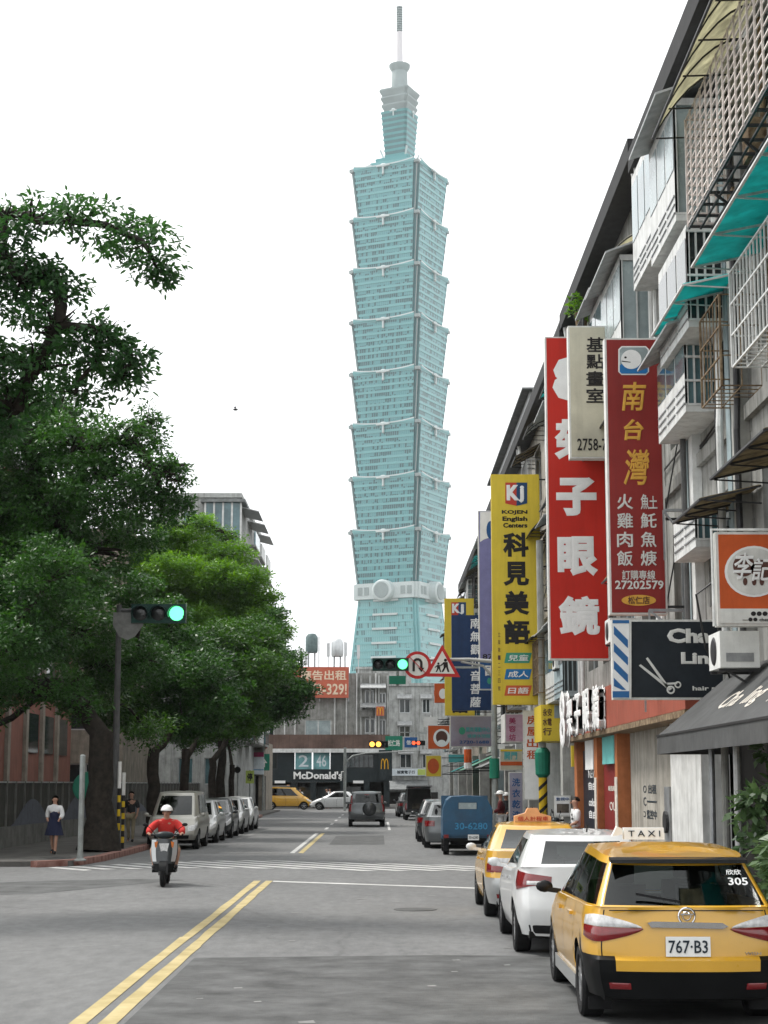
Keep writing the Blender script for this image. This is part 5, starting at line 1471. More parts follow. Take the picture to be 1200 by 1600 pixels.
# school wall, salmon building behind it
FX = -11.5
FW = thing('panel_fence', 'long grey ribbed panel fence along the shaded left pavement', 'fence', (FX, 80, 0))
MB().box(FX-.12,FX+.12,40,120,.0,.75).build('plinth','concrete_dark',FW)
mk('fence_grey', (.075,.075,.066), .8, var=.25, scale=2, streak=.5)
pm = None
for k in range(58):
    y = 41+k*1.36
    if pm is None:
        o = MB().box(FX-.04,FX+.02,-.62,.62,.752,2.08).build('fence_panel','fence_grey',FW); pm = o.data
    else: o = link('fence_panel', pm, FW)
    o.location = (0, y+random.uniform(-.01,.01), random.uniform(-.015,.015))
qm = None
for k in range(59):
    y = 40.32+k*1.36
    if qm is None:
        o = MB().box(FX-.07,FX+.07,-.055,.055,.752,2.14).build('fence_post','concrete_dark',FW); qm = o.data
    else: o = link('fence_post', qm, FW)
    o.location = (0, y, 0)
MB().box(FX-.06,FX+.06,40,120,2.085,2.13).build('top_rail','galvanised',FW)
mk('wave_paint', (.13,.14,.17), .8, var=.15)
wv = [(41+i*.5, .1) for i in range(0,70)]
for k in range(7):
    y0 = 46+k*8.5; pl = [(y0+i*.42, .76+.85*math.sin(math.pi*i/16)**1.5*(.7+.3*math.sin(k))) for i in range(17)]
    MB().prism([(y0,.754)]+pl[1:-1]+[(y0+16*.42,.754)], FX+.075, FX+.085, 'YZ').build('painted_wave','wave_paint',FW)
SB = thing('school_building', 'salmon pink building behind the panel fence', 'building', (-17,66,0))
w = MB(); w.box(-40,-15.2,50,86,0,15); w.build('wall','wall_salmon',SB)  # unseen height and extra length added to block skylight from the left
for k in range(7): MB().box(-15.197,-15.05,60+k*3.6,60.5+k*3.6,0,14.9).build('pilaster','wall_brown',SB)
for k in range(4,7):
    for z in (3.4,6.6,9.8): MB().box(-15.195,-15.14,60.9+k*3.6,63.1+k*3.6,z,z+1.7).build('window','window_dark',SB)
MB().box(-40.3,-14.9,49.7,86.3,15.002,15.3).build('roof','roof_grey',SB)
for k,(x,xw) in enumerate(((-27,4.),(-22,1.2),(-18,1.4))):
    for z in (3.2,6.4): MB().box(x,x+1.6,49.95,49.997,z,z+1.7).build('window','window_dark',SB)
plain_block('grey building with dark windows behind the fence and trees', 90, -26, -13.2, 15, 'wall_brown', [(-25+k*3.,-23.2+k*3.,z,z+1.6) for k in range(4) for z in (1.5,4.8,8.1)])  # raised like the salmon building to block skylight
# ---------------------------------------------------------------- hanging signs on the right
mk('sign_red', (.52,.025,.015), .4, var=.06, scale=1, streak=.16)
mk('sign_maroon', (.25,.028,.025), .4, var=.08, scale=1, streak=.16)
mk('sign_cream', (.56,.53,.42), .5, var=.12, scale=1.2, streak=.15)
mk('sign_yellow', (.68,.51,.05), .45, var=.06, scale=1, streak=.16)
mk('sign_edge', (.66,.66,.63), .45, var=.1, streak=.2)
mk('ink_black', (.02,.018,.018), .5, var=0)
mk('ink_gold', (.66,.36,.06), .45, var=.12, scale=6)
mk('sign_violet', (.2,.2,.4), .45, var=.08, streak=.16)
mk('sign_navy', (.015,.04,.11), .4, var=.12, streak=.16)
mk('sign_blue', (.02,.09,.25), .4, var=.08)
mk('logo_red', (.5,.05,.03), .4, var=0)
mk('logo_navy', (.02,.06,.14), .4, var=0)
mk('tag_green', (.05,.3,.2), .4, var=0)
mk('tag_blue', (.02,.16,.4), .4, var=0)
mk('tag_orange', (.55,.11,.04), .4, var=0)
mk('sign_black', (.017,.022,.028), .35, var=.15)
mk('barber_blue', (.03,.13,.32), .4, var=.05)
mk('sign_orange', (.55,.1,.025), .45, var=.08, streak=.16)
mk('sign_pink', (.5,.33,.42), .5, var=.12)
mk('sign_mauve', (.34,.27,.36), .45, var=.2, scale=.7, tint=(.25,.45,.5))
mk('ink_teal', (.08,.38,.4), .5, var=0)
mk('ink_brown', (.1,.045,.035), .5, var=0)
class Sign:
    def __init__(s, label, x0, x1, y0, y1, Y, face, edge='sign_edge', d=.28, name='vertical_sign', cat='sign', reach=True):
        """board facing the camera side (-Y); pixel box at its own distance Y"""
        yc = (y0+y1)/2
        s.Y = Y; s.x0 = pix(x0,yc,Y=Y).x; s.x1 = pix(x1,yc,Y=Y).x
        xm = (x0+x1)/2; s.z1 = pix(xm,y0,Y=Y).z; s.z0 = pix(xm,y1,Y=Y).z
        s.o = thing(name, label, cat, ((s.x0+s.x1)/2, Y, s.z0))
        MB().box(s.x0,s.x1,Y+.012,Y+d,s.z0,s.z1).build('case',edge,s.o)
        t = .035
        s.face = MB().box(s.x0+t,s.x1-t,Y,Y+.01,s.z0+t,s.z1-t).build('panel',face,s.o)
        if reach and s.x1 < WX:
            f = MB(); n = max(2, round((s.z1-s.z0)/1.6))
            for k in range(n+1):
                z = s.z0+.15+(s.z1-s.z0-.3)*k/n; f.bar((s.x1-.02,Y+d*.5,z),(WX+.02,Y+d*.5,z),.045,.045)
                if k < n: 
                    z2 = s.z0+.15+(s.z1-s.z0-.3)*(k+1)/n; f.bar((s.x1,Y+d*.5,z),(WX,Y+d*.5,z2),.025,.025)
            f.build('bracket','dark_metal',s.o)
    def at(s, x, y): return pix(x, y, Y=s.Y)
    def t(s, tx, x0, x1, y0, y1, mat, bold=.03, slant=0., dy=0., raised=0.):
        a = s.at(x0,(y0+y1)/2); b = s.at(x1,(y0+y1)/2); c = s.at((x0+x1)/2,y0); d = s.at((x0+x1)/2,y1)
        return text(tx, mat, s.face, ((a.x+b.x)/2, s.Y+dy, (c.z+d.z)/2), b.x-a.x, c.z-d.z, bold=bold, slant=slant, depth=.006, raised=raised)
    def poly(s, pts, mat, dy=-.004, name='emblem', th=.004):
        P = [(s.at(x,y).x, s.at(x,y).z) for x,y in pts]
        return MB().prism(P, s.Y+dy, s.Y+dy-th, 'XZ').build(name, mat, s.face, fix=True)
    def disc(s, x, y, rx, ry, mat, dy=-.004, n=28, name='emblem'):
        return s.poly([(x+rx*math.cos(2*math.pi*k/n), y+ry*math.sin(2*math.pi*k/n)) for k in range(n)], mat, dy, name)

# long red optician sign
S = Sign('long red sign with white characters and a partly hidden figure eight', 855, 948, 526, 1031, 39.2, 'sign_red')
S.t('8',863,925,556,628,'sign_white',.07); S.t('架',866,930,655,718,'sign_white',.055)
S.t('子',869,932,746,806,'sign_white',.06); S.t('眼',871,934,838,900,'sign_white',.05); S.t('鏡',873,937,931,993,'sign_white',.045)
# cream studio sign
S = Sign('short cream sign with black calligraphy between the two red signs', 889, 967, 509, 716, 36.0, 'sign_cream')
for k, ch in enumerate('基點畫室'): S.t(ch,916,944,527+k*26.5,550+k*26.5,'ink_black',.02)
S.t('2758-7863',902,972,685,704,'ink_black',.012)
# maroon restaurant sign
S = Sign('dark red sign with gold calligraphy and a fish emblem', 949, 1038, 528, 960, 30.9, 'sign_maroon')
rr = lambda x0,x1,y0,y1,r: [(x0+r,y0),(x1-r,y0),(x1,y0+r),(x1,y1-r),(x1-r,y1),(x0+r,y1),(x0,y1-r),(x0,y0+r)]
S.poly(rr(966,1014,541,586,5),'sign_white'); S.poly(rr(968,1012,543,584,4),'window_frost',-.009); S.poly(rr(968,1012,569,584,3),'tag_blue',-.014); S.disc(986,562,16,15,'sign_white',-.019)
S.poly([(1003,566),(1011,556),(1010,572)],'sign_white',-.019); S.disc(977,559,2,1.6,'ink_black',-.024); S.poly([(971,564),(985,566),(985,567),(971,565.5)],'ink_black',-.024)
S.t('南',972,1008,597,642,'ink_gold',.02,.12); S.t('台',974,1006,655,688,'ink_gold',.03,.12); S.t('灣',976,1014,702,758,'ink_gold',.016,.12)
for k, (a, b) in enumerate(zip('火雞肉飯','魠魠魚焿')):
    y = 772+k*29.5
    S.t(a,964,989,y,y+24,'sign_edge',.018)
    if k == 0: S.t('魚',1001,1014,y,y+24,'sign_edge',.018); S.t('土',1014,1027,y+3,y+23,'sign_edge',.018)
    else: S.t(b,1001,1026,y,y+24,'sign_edge',.018)
S.t('訂購專線',972,1024,891,906,'sign_edge',.015); S.t('27202579',961,1037,907,921,'sign_edge',.025)
S.disc(998,938,27,8.5,'ink_gold'); S.t('松仁店',981,1015,932,944,'ink_brown',.015,dy=-.006)
# barber sign
S = Sign('black barber sign with scissors and a blue striped pole panel', 957, 1132, 968, 1093, 27.6, 'sign_black', d=.2, name='barber_sign')
S.poly([(957,970),(983,970),(983,1091),(957,1091)],'sign_white',-.002,'pole_panel'); S.poly([(957,969),(983,969),(983,974),(957,974)],'barber_blue',-.008); S.poly([(957,1080),(983,1080),(983,1090),(957,1090)],'barber_blue',-.008)
for k in range(4):
    y = 978+k*27; S.poly([(959,y),(959,y+13),(981,min(y+35,1078)),(981,min(y+22,1078))] if y+22 < 1078 else [(959,y),(959,min(y+13,1076)),(972,1078),(978,1078)],'barber_blue',-.008,'stripe')
S.poly([(983,969),(986,969),(986,1092),(983,1092)],'sign_edge',-.02,'frame_bar',.02)
S.t('Cha',1042,1110,982,1005,'sign_edge',.05); S.t('Ling',1064,1126,1019,1043,'sign_edge',.045); S.t('hair style',1082,1142,1072,1081,'sign_edge',.03)
for P in ([(998,1040),(1001,1038),(1050,1076),(1046,1079)],[(1009,1029),(1012,1027),(1046,1074),(1042,1076)],[(1040,1067),(1058,1066),(1058,1069),(1042,1070)]): S.poly(P,'sign_edge',-.006,'scissors')
for (cx,cy,r) in ((1048,1078,5.5),(1059,1070,4.5)):
    a = S.at(cx,cy); q = S.at(cx+r,cy); S_r = q.x-a.x
    MB().lathe([(S_r*.7,-.012),(S_r,-.014),(S_r*1.2,-.008)], (a.x,S.Y-.002,a.z), 'Y', 20).build('scissors','sign_edge',S.face)
# orange chestnut sign
S = Sign('square orange sign with a white disc, fixed on a white tube frame', 1120, 1225, 831, 978, 22.6, 'sign_orange', d=.22, name='square_sign', reach=False)
S.poly([(1124,951),(1222,951),(1222,974),(1124,974)],'sign_edge',-.003,'lower_band'); S.disc(1178,893,46,40,'sign_white'); S.disc(1178,893,42,36.5,'sign_edge',-.009)
S.disc(1162,884,17,17,'ink_brown',-.014); S.disc(1192,889,20,14,'ink_brown',-.014); S.t('李',1146,1176,864,906,'sign_white',.02,.2,dy=-.016); S.t('記',1176,1206,872,908,'sign_white',.02,.2,dy=-.016)
for x in (1164,1178,1190): S.disc(x,909,3.5,6,'ink_brown',-.014)
for k in range(5): S.disc(1177+k*9,959,4,3.6,'ink_black',-.008)
S.t('—●● chestnut',1160,1215,965,971,'ink_black',.01,dy=-.004)
f = MB(); a = S.at(1114,826); b = S.at(1114,975)
f.tube([(WX,S.Y+.1,a.z),(a.x,S.Y+.1,a.z),(a.x,S.Y+.1,b.z-.02),(S.x0,S.Y+.1,b.z)],.022,8); f.build('tube_frame','white_paint',S.o)
# long yellow language-school sign
def school(label, x0, x1, y0, y1, Y, full=True):
    S = Sign(label, x0, x1, y0, y1, Y, 'sign_yellow', 'sign_yellow')
    w = x1-x0; X = lambda f: x0+w*f
    ly0 = y0+(13 if full else 6); ly1 = ly0+w*.48
    xa, xm, xb = (X(.27),X(.5),X(.72)) if full else (X(.22),X(.46),X(.72))
    S.poly([(xa,ly0),(xm,ly0),(xm,ly1),(xa,ly1-4*w/80)],'logo_red'); S.poly([(xm,ly0),(xb,ly0),(xb,ly1-4*w/80),(xm,ly1)],'logo_navy')
    S.t('K',xa+2*w/80,xm+5*w/80,ly0+4*w/80,ly1-9*w/80,'sign_white',.06,dy=-.006); S.t('j',xm+3*w/80,xb-5*w/80,ly0+5*w/80,ly1-5*w/80,'sign_white',.05,dy=-.006)
    return S, X
S, X = school('long yellow sign with black characters and three coloured tags', 769, 845, 741, 1101, 54.5)
S.t('KOJEN',784,824,797,804.5,'ink_black',.04); S.t('English',785,824,807,816,'ink_black',.04); S.t('Centers',786,824,817,824.5,'ink_black',.04)
for k, ch in enumerate('科見美語'): S.t(ch,786+k*.5,826+k*.6,832+k*45.5,870+k*45.5,'ink_black',.04)
for k, (tx, m) in enumerate((('兒童','tag_green'),('成人','tag_blue'),('日語','tag_orange'))):
    y = 1020+k*25.5; S.poly([(791,y),(831,y),(827,y+16),(788,y+16)],m); S.t(tx,794,826,y+3,y+13,'sign_white',.02,.15,dy=-.006)
S.t('︙'*2 if False else '立案補習班',779,783,990,1080,'ink_gold',.01) if False else None
for k, ch in enumerate('立案第一二三四號'): S.t(ch,778,782,988+k*12,995+k*12,'ink_brown',.0)
# violet bank sign, white topped
S = Sign('tall narrow violet sign with a white top, tucked behind the yellow sign', 748, 784, 798, 1078, 59.5, 'sign_violet')
S.poly([(750,800),(783,800),(783,846),(775,842),(765,840),(756,843),(750,847)],'sign_white',-.003); S.disc(766,828,6,14,'sign_blue',-.008,n=16); S.poly([(750,1034),(783,1034),(783,1076),(750,1076)],'sign_blue',-.003)
S.t('878',754,778,1022,1030,'ink_black',.02); S.t('國',758,774,1040,1056,'sign_white',.03,dy=-.006); S.disc(765,1064,4,5,'tag_green',-.008,n=14)
# navy temple sign
S = Sign('dark blue sign with a column of white calligraphy', 706, 768, 961, 1110, 66.5, 'sign_navy', 'sign_navy')
for k, ch in enumerate('南無觀世音菩薩'): S.t(ch,735,751,966+k*20.5,982+k*20.5,'sign_white',.02,.1)
# second yellow school sign
S, X = school('second, lower yellow sign peeping out behind the dark blue sign', 695, 741, 935, 1118, 72, False)
for k, ch in enumerate('有限公'): 
    y = 1056+k*15; S.poly([(707,y),(719,y),(719,y+14),(707,y+14)],'logo_red'); S.t(ch,708,718,y+2,y+12,'sign_white',.03,dy=-.006)
S.t('語',706,732,1094,1114,'ink_black',.04)
# mauve horizontal sign
S = Sign('mauve horizontal sign with blurred teal lettering below the dark blue sign', 703, 770, 1118, 1167, 74, 'sign_mauve', d=.25, name='horizontal_sign')
S.t('開南運動中心',728,766,1136,1144,'ink_teal',.02); S.t('健康休閒館',730,766,1147,1153,'ink_teal',.01); S.disc(722,1142,5,6,'tag_green',n=16); S.t('2720-1688',718,764,1157,1162,'sign_blue',.02)
# orange bear-like round picture sign (plain round patch) and white star
S = Sign('square orange sign with a round dark picture far down the terrace', 668, 703, 1133, 1171, 96, 'sign_orange', d=.3, name='square_sign')
S.disc(690,1153,13,14,'sign_white'); S.disc(690,1152,9,10,'ink_brown',-.009); S.disc(690,1160,6,4,'sign_white',-.014)
S = Sign('round orange sign hung high above the far shops', 679, 700, 1068, 1098, 92, 'sign_orange', 'sign_orange', name='round_sign'); S.disc(690,1083,12,15,'sign_orange'); S.disc(692,1084,6,8,'sign_white',-.009)
S = Sign('white star-shaped sign beyond the mauve sign', 662, 684, 1120, 1136, 101, 'sign_white', d=.2, name='star_sign', reach=True)
S.poly([(673+ (13 if k%2==0 else 6)*math.sin(k*math.pi/5), 1128-(11 if k%2==0 else 5)*math.cos(k*math.pi/5)) for k in range(10)],'sign_white',-.01)
S = Sign('teal board in the far row of signs over the right lane', 700, 726, 1178, 1192, 104, 'ink_teal', d=.2, name='horizontal_sign')
S = Sign('yellow board with an orange flower in the far row of shops', 665, 690, 1180, 1214, 100, 'sign_yellow', d=.2, name='square_sign'); S.disc(677,1197,9,12,'sign_orange')
# box signs low down
S = Sign('yellow box sign over a shop doorway past the red optician', 846, 884, 1101, 1158, 51.5, 'sign_yellow','sign_yellow', d=2.4, name='box_sign', reach=True)
for k, tx in enumerate(('永安','水電','行')): S.t(tx,846+2,862,1107+k*15,1119+k*15,'ink_brown',.02)
S.poly([(866,1102),(876,1102),(876,1122),(866,1122)],'window_frost')
S = Sign('pink box sign over the next doorway past the yellow one', 789, 820, 1115, 1160, 61, 'sign_pink','sign_edge', d=2.0, name='box_sign')
for k in range(3): S.t('美容坊'[k],795,806,1121+k*13,1131+k*13,'board_magenta',.02)
S = Sign('small white board with red writing above the pavement', 818, 846, 1110, 1250, 56, 'sign_white', d=.1, name='banner')
for k, ch in enumerate('房屋出租'): S.t(ch,823,841,1118+k*18,1132+k*18,'sign_orange',.02)
S = Sign('yellow and white board with a red stripe above the mauve banner', 781, 817, 1170, 1204, 60, 'sign_cream', d=.15, name='horizontal_sign', reach=True)
S.poly([(782,1190),(816,1190),(816,1196),(782,1196)],'sign_orange'); S.t('開門',788,808,1175,1187,'ink_teal',.03); S.poly([(782,1171),(816,1171),(816,1174),(782,1174)],'sign_yellow')
S = Sign('tall mauve pavement banner with blue characters', 795, 818, 1206, 1291, 58, 'sign_mauve', d=.1, name='banner', reach=False)
for k, ch in enumerate('洗衣乾洗'): S.t(ch,800,813,1216+k*17,1229+k*17,'sign_blue',.02,.1)
S = Sign('small yellow board by the pillar past the optician', 893, 910, 1165, 1198, 47.5, 'sign_yellow','sign_yellow', d=.15, name='square_sign', reach=True); S.t('回',897,906,1174,1184,'ink_black',.03)
S = Sign('white notice with pictures on the pillar past the optician', 866, 892, 1243, 1276, 49.3, 'sign_white', d=.06, name='notice_board', reach=False); S.t('監視中',869,889,1246,1251,'sign_blue',.02); S.poly([(870,1256),(889,1256),(889,1270),(870,1270)],'interior')
# lantern
x, z = pix(731,1183,Y=78).x, pix(731,1183,Y=78).z
T = thing('paper_lantern', 'red and white drum lantern hanging over the pavement', 'lantern', (x,78,z))
MB().lathe([(.1,.5),(.15,.48),(.17,.4),(.17,-.4),(.15,-.48),(.1,-.5)],(x,78,z),n=18).build('shade','sign_orange',T,smooth=40); MB().lathe([(.175,-.25),(.175,-.5),(.1,-.52)],(x,78,z),n=18).build('lower_band','sign_white',T); MB().lathe([(.175,.5),(.175,.35)],(x,78,z),n=18).build('upper_band','sign_white',T)
MB().bar((x,78,z+.5),(x,78,z+.9),.02).build('cord','dark_metal',T); MB().bar((x,78,z+.9),(WX,78,z+.9),.04).build('arm','dark_metal',T)
# ---------------------------------------------------------------- street furniture
mk('signal_green', (.1,.6,.35), .3, var=0, emit=(.1,1.,.3), es=1.3)
mk('signal_amber', (.9,.5,.1), .3, var=0, emit=(1.,.42,.06), es=1.5)
mk('signal_red', (.9,.1,.05), .3, var=0, emit=(1.,.1,.04), es=1.)
mk('signal_case', (.012,.05,.04), .4, var=.1)
mk('lens_off', (.02,.022,.022), .2, var=0)
mk('pole_grey', (.3,.32,.31), .55, metal=.3, var=.2, streak=.4)
mk('traffic_red', (.5,.03,.03), .45, var=.1)
mk('traffic_white', (.74,.73,.7), .45, var=.08)
mk('sign_green', (.02,.19,.12), .45, var=.1)
mk('board_back', (.2,.2,.19), .6, metal=.3, var=.25)
mk('hazard_yellow', (.6,.4,.02), .5, var=.15)
def signal_head(root, x0, x1, Y, zc, lit=2, mats=('lens_off','lens_off','signal_green'), case='signal_case'):
    n = 3; w = (x1-x0)/n; r = w*.40; hh = w*.52
    case_o = MB().box(x0,x1,Y,Y+.22,zc-hh,zc+hh).build('signal_case',case,root)
    for k in range(n):
        cx = x0+w*(k+.5)
        MB().lathe([(0,-.05),(r*.6,-.042),(r,-.012),(r,0)], (cx,Y,zc), 'Y', 24).build('lens',mats[k],case_o,smooth=50)
        v = MB(); P0 = []; P1 = []
        for t in np.linspace(R(-30), R(210), 15):
            P0.append((cx+math.cos(t)*(r+.02),Y-.003,zc+math.sin(t)*(r+.02))); P1.append((cx+math.cos(t)*(r+.025),Y-.3+.06*math.sin(t),zc+math.sin(t)*(r+.025)-.02))
        v.grid([P0,P1]); v.build('visor',case,case_o)
    return case_o
# right-hand mast with lights and two warning signs
YP = 58.0
xp = pix(773,1200,Y=YP).x
zarm = pix(720,1036,Y=YP).z
T = thing('traffic_light', 'mast-arm traffic light with no-U-turn disc and children-crossing triangle on the right', 'traffic light', (xp,YP,.12))
MB().tube([(xp,YP,.12),(xp,YP,1.4),(xp,YP,zarm+.4)],[.13,.11,.09],12).build('pole','pole_grey',T,smooth=40)
xs = pix(583,1,Y=YP).x
MB().tube([(xp,YP,zarm+.05),(xp-.8,YP,zarm+.12),(xs+.1,YP,zarm+.1)],[.07,.06,.045],10).build('arm','galvanised',T,smooth=40)
MB().tube([(xp,YP,zarm-.5),(xp-.35,YP,zarm-.1),(xp-1.1,YP,zarm+.05)],[.05,.045,.04],8).build('arm_brace','galvanised',T,smooth=40)
x0, x1 = pix(583,1,Y=YP).x, pix(636,1,Y=YP).x
signal_head(T, x0, x1, YP-.3, pix(610,1039,Y=YP).z)
cx, cz = pix(652,1040,Y=YP).x, pix(652,1040,Y=YP).z; r = pix(669,1,Y=YP).x-cx
MB().lathe([(0,-.02),(r,-.02),(r,.02),(0,.02)], (cx,YP-.25,cz), 'Y', 32).build('prohibition_disc','traffic_red',T)
d = MB().lathe([(0,-.026),(r*.78,-.026),(r*.78,-.02)], (cx,YP-.25,cz), 'Y', 32).build('disc_field','traffic_white',T)
m = MB(); P = [(cx-r*.28,YP-.285,cz-r*.45),(cx-r*.28,YP-.285,cz+r*.15)] + [(cx-r*.28*math.cos(t),YP-.285,cz+r*.15+r*.28*math.sin(t)) for t in np.linspace(.3,math.pi-.3,6)] + [(cx+r*.28,YP-.285,cz+r*.15),(cx+r*.28,YP-.285,cz-r*.3)]
m.tube(P,r*.09,6); m.prism([(cx+r*.05,cz-r*.2),(cx+r*.5,cz-r*.2),(cx+r*.28,cz-r*.52)],YP-.29,YP-.28,'XZ'); m.build('u_turn_arrow','ink_black',d)
MB().bar((cx-r*.6,YP-.3,cz+r*.6),(cx+r*.6,YP-.3,cz-r*.6),.02,r*.16,upv=(0,1,0)).build('slash','traffic_red',d)
q = [pix(a,b,Y=YP-.3) for a,b in ((691,1007),(719,1058),(663,1057))]
MB().prism([(p.x,p.z) for p in q],YP-.32,YP-.29,'XZ').build('warning_triangle','traffic_red',T)
c = sum(q,Vector())/3
tf = MB().prism([(c.x+(p.x-c.x)*.7,c.z+(p.z-c.z)*.7) for p in q],YP-.328,YP-.3205,'XZ').build('triangle_field','traffic_white',T)
def figure(x,y,h):
    f = MB(); a = lambda dx,dz: (pix(x+dx*h,y-dz*h,Y=YP-.33).x, pix(x+dx*h,y-dz*h,Y=YP-.33).z)
    y0,y1 = YP-.337,YP-.3295
    f.prism([(a(0,.88)[0]+(a(.12,0)[0]-a(0,0)[0])*math.cos(t), a(0,.88)[1]+(a(.12,0)[0]-a(0,0)[0])*math.sin(t)) for t in np.linspace(0,2*math.pi,11)[:-1]],y0,y1,'XZ')
    f.prism([a(-.16,.74),a(.16,.74),a(.2,.34),a(-.14,.34)],y0,y1,'XZ'); f.prism([a(-.12,.36),a(.04,.36),a(-.16,0),a(-.3,0)],y0,y1,'XZ'); f.prism([a(.04,.36),a(.2,.36),a(.3,0),a(.16,0)],y0,y1,'XZ'); f.prism([a(-.14,.72),a(-.4,.5),a(-.36,.42),a(-.1,.6)],y0-.001,y1-.001,'XZ')
    f.build('walking_figure','ink_black',tf)
figure(696,1050,21); figure(685,1050,15)
MB().tube([(xp-.01,YP-.001,pix(773,1216,Y=YP).z),(xp-.01,YP-.001,pix(773,1185,Y=YP).z)],.17,12).build('green_wrap','sign_green',T)

# left mast
YQ = 53.4
xq = pix(178,1300,Y=YQ).x; zq = pix(260,960,Y=YQ).z
T = thing('traffic_light', 'traffic light showing green against the tree by the left pavement', 'traffic light', (xq,YQ,.13))
MB().tube([(xq,YQ,.13),(xq,YQ,zq+.3)],[.12,.08],12).build('pole','pole_dark',T,smooth=40)
MB().cyl((xq,YQ,.13),(xq,YQ,1.7),.15,n=14).build('pole_sleeve','pole_dark',T)
MB().tube([(xq,YQ,zq+.12),(pix(300,1,Y=YQ).x,YQ,zq+.12)],[.06,.045],8).build('arm','pole_dark',T)
signal_head(T, pix(229,1,Y=YQ).x, pix(309,1,Y=YQ).x, YQ-.3, zq)
p0, p1 = pix(176,1000,Y=YQ-.2), pix(224,957,Y=YQ-.2)
pts = [(p0.x,p1.z),(p1.x,p1.z),(p1.x,p0.z+.45),(p1.x-.25,p0.z+.1),((p0.x+p1.x)/2,p0.z),(p0.x+.2,p0.z+.1),(p0.x,p0.z+.45)]
MB().prism(pts,YQ-.22,YQ-.19,'XZ').build('shield_board','board_back',T)
# bare grey post, hazard posts, small signs on the left
p = pix(125,1345,Z=.13); zt_ = pix(125,1181,Y=p.y).z
T = thing('post', 'bare grey steel post on the pavement corner before the big trunk', 'post', (p.x,p.y,.13))
MB().cyl((p.x,p.y,.13),(p.x,p.y,zt_),.07,n=12).build('shaft','pole_grey',T); MB().lathe([(.16,0),(.16,.03),(.09,.06),(.075,.2)],(p.x,p.y,.13),n=14).build('foot','pole_grey',T); MB().lathe([(.072,0),(.05,.03),(0,.035)],(p.x,p.y,zt_),n=12).build('cap','pole_grey',T)
p = pix(137,1230,Y=54.5)
T = thing('street_mirror', 'teal-backed round road mirror half hidden by the big trunk', 'mirror', (p.x,54.5,.13))
MB().lathe([(0,-.05),(.45,-.03),(.48,.02),(.3,.1),(0,.14)],(p.x,54.5,p.z),'Y',24).build('disc','sign_green',T,smooth=40); MB().cyl((p.x+.1,54.6,.13),(p.x+.1,54.6,p.z),.05,n=10).build('pole','sign_green',T)
for k,(px_,y0,y1,lb) in enumerate(((184,1330,1190,'slim yellow and black hazard post with a white top beside the left mast'),(191,1326,1207,'shorter yellow and black hazard post behind the taller one'))):
    p = pix(px_,y0,Z=.13); z1 = pix(px_,y1,Y=p.y).z
    T = thing('hazard_post', lb, 'post', (p.x,p.y,.13))
    n = 9; zh = .13+(z1-.13)*.7
    for j in range(n): MB().cyl((p.x,p.y,.13+(zh-.13)*j/n),(p.x,p.y,.13+(zh-.13)*(j+1)/n-.002),.05,n=10).build('band','hazard_yellow' if j%2 else 'ink_black',T)
    MB().cyl((p.x,p.y,zh),(p.x,p.y,z1),.055,n=10).build('top','traffic_white',T)
# far left: sign posts near the junction
def post_sign(label, px_, Y, ytop, yboard0, yboard1, w, mat, name='road_sign', round_=False, txt=None, tm='traffic_white'):
    x = pix(px_,1,Y=Y).x; z1 = pix(px_,ytop,Y=Y).z; a = pix(px_,yboard0,Y=Y).z; b = pix(px_,yboard1,Y=Y).z
    T = thing(name, label, 'sign', (x,Y,.13))
    MB().cyl((x,Y,.13),(x,Y,z1),.06,n=10).build('pole','pole_grey',T)
    hw = w*Y/FPX/2
    if round_: bo = MB().lathe([(0,-.03),(hw,-.03),(hw,.01),(0,.01)],(x,Y-.1,(a+b)/2),'Y',24).build('board',mat,T)
    else: bo = MB().box(x-hw,x+hw,Y-.12,Y-.07,b,a).build('board',mat,T)
    if txt: text(txt,tm,bo,(x,Y-.13,(a+b)/2),hw*1.3,abs(a-b)*.6,bold=.03,depth=.004)
    return T
post_sign('dark round sign on a pale post beyond the parked cars', 387, 105, 1196, 1197, 1209, 10, 'ink_black', round_=True)
post_sign('small yellow sign on a painted post near the junction', 405, 118, 1203, 1204, 1224, 13, 'lime', txt='停', tm='ink_black')
post_sign('blue-green guide sign with white symbols near the junction', 424, 128, 1140, 1178, 1204, 20, 'sign_green', txt='⇧', tm='traffic_white')
post_sign('dark red round sign above the guide sign post', 426, 129.5, 1150, 1155, 1172, 13, 'traffic_red', round_=True)
def wall_board(label, x0,x1,y0,y1,Y,mat,txt,name='street_sign'):
    a = pix(x0,y1,Y=Y); b = pix(x1,y0,Y=Y)
    T = thing(name, label, 'sign', ((a.x+b.x)/2,Y,a.z))
    bo = MB().box(a.x,b.x,Y,Y+.06,a.z,b.z).build('board',mat,T)
    if txt: text(txt,'traffic_white',bo,((a.x+b.x)/2,Y,(a.z+b.z)/2),(b.x-a.x)*.7,(b.z-a.z)*.45,bold=.02,depth=.004)
    MB().cyl(((a.x+b.x)/2,Y+.1,a.z-.05),((a.x+b.x)/2,Y+.1,b.z+.3),.05,n=8).build('hanger','pole_grey',T)
    MB().bar(((a.x+b.x)/2,Y+.1,b.z+.3),(WX,Y+.1,b.z+.3),.07).build('arm','pole_grey',T)
wall_board('green street name board hung beyond the junction', 602,629,1150,1172,143,'sign_green','松仁路')
wall_board('blue guide board hung beside the green street name board', 632,652,1152,1168,144,'sign_blue','信義')
wall_board('pale green board under the right-hand traffic light', 608,634,1056,1069,60,'sign_green','')
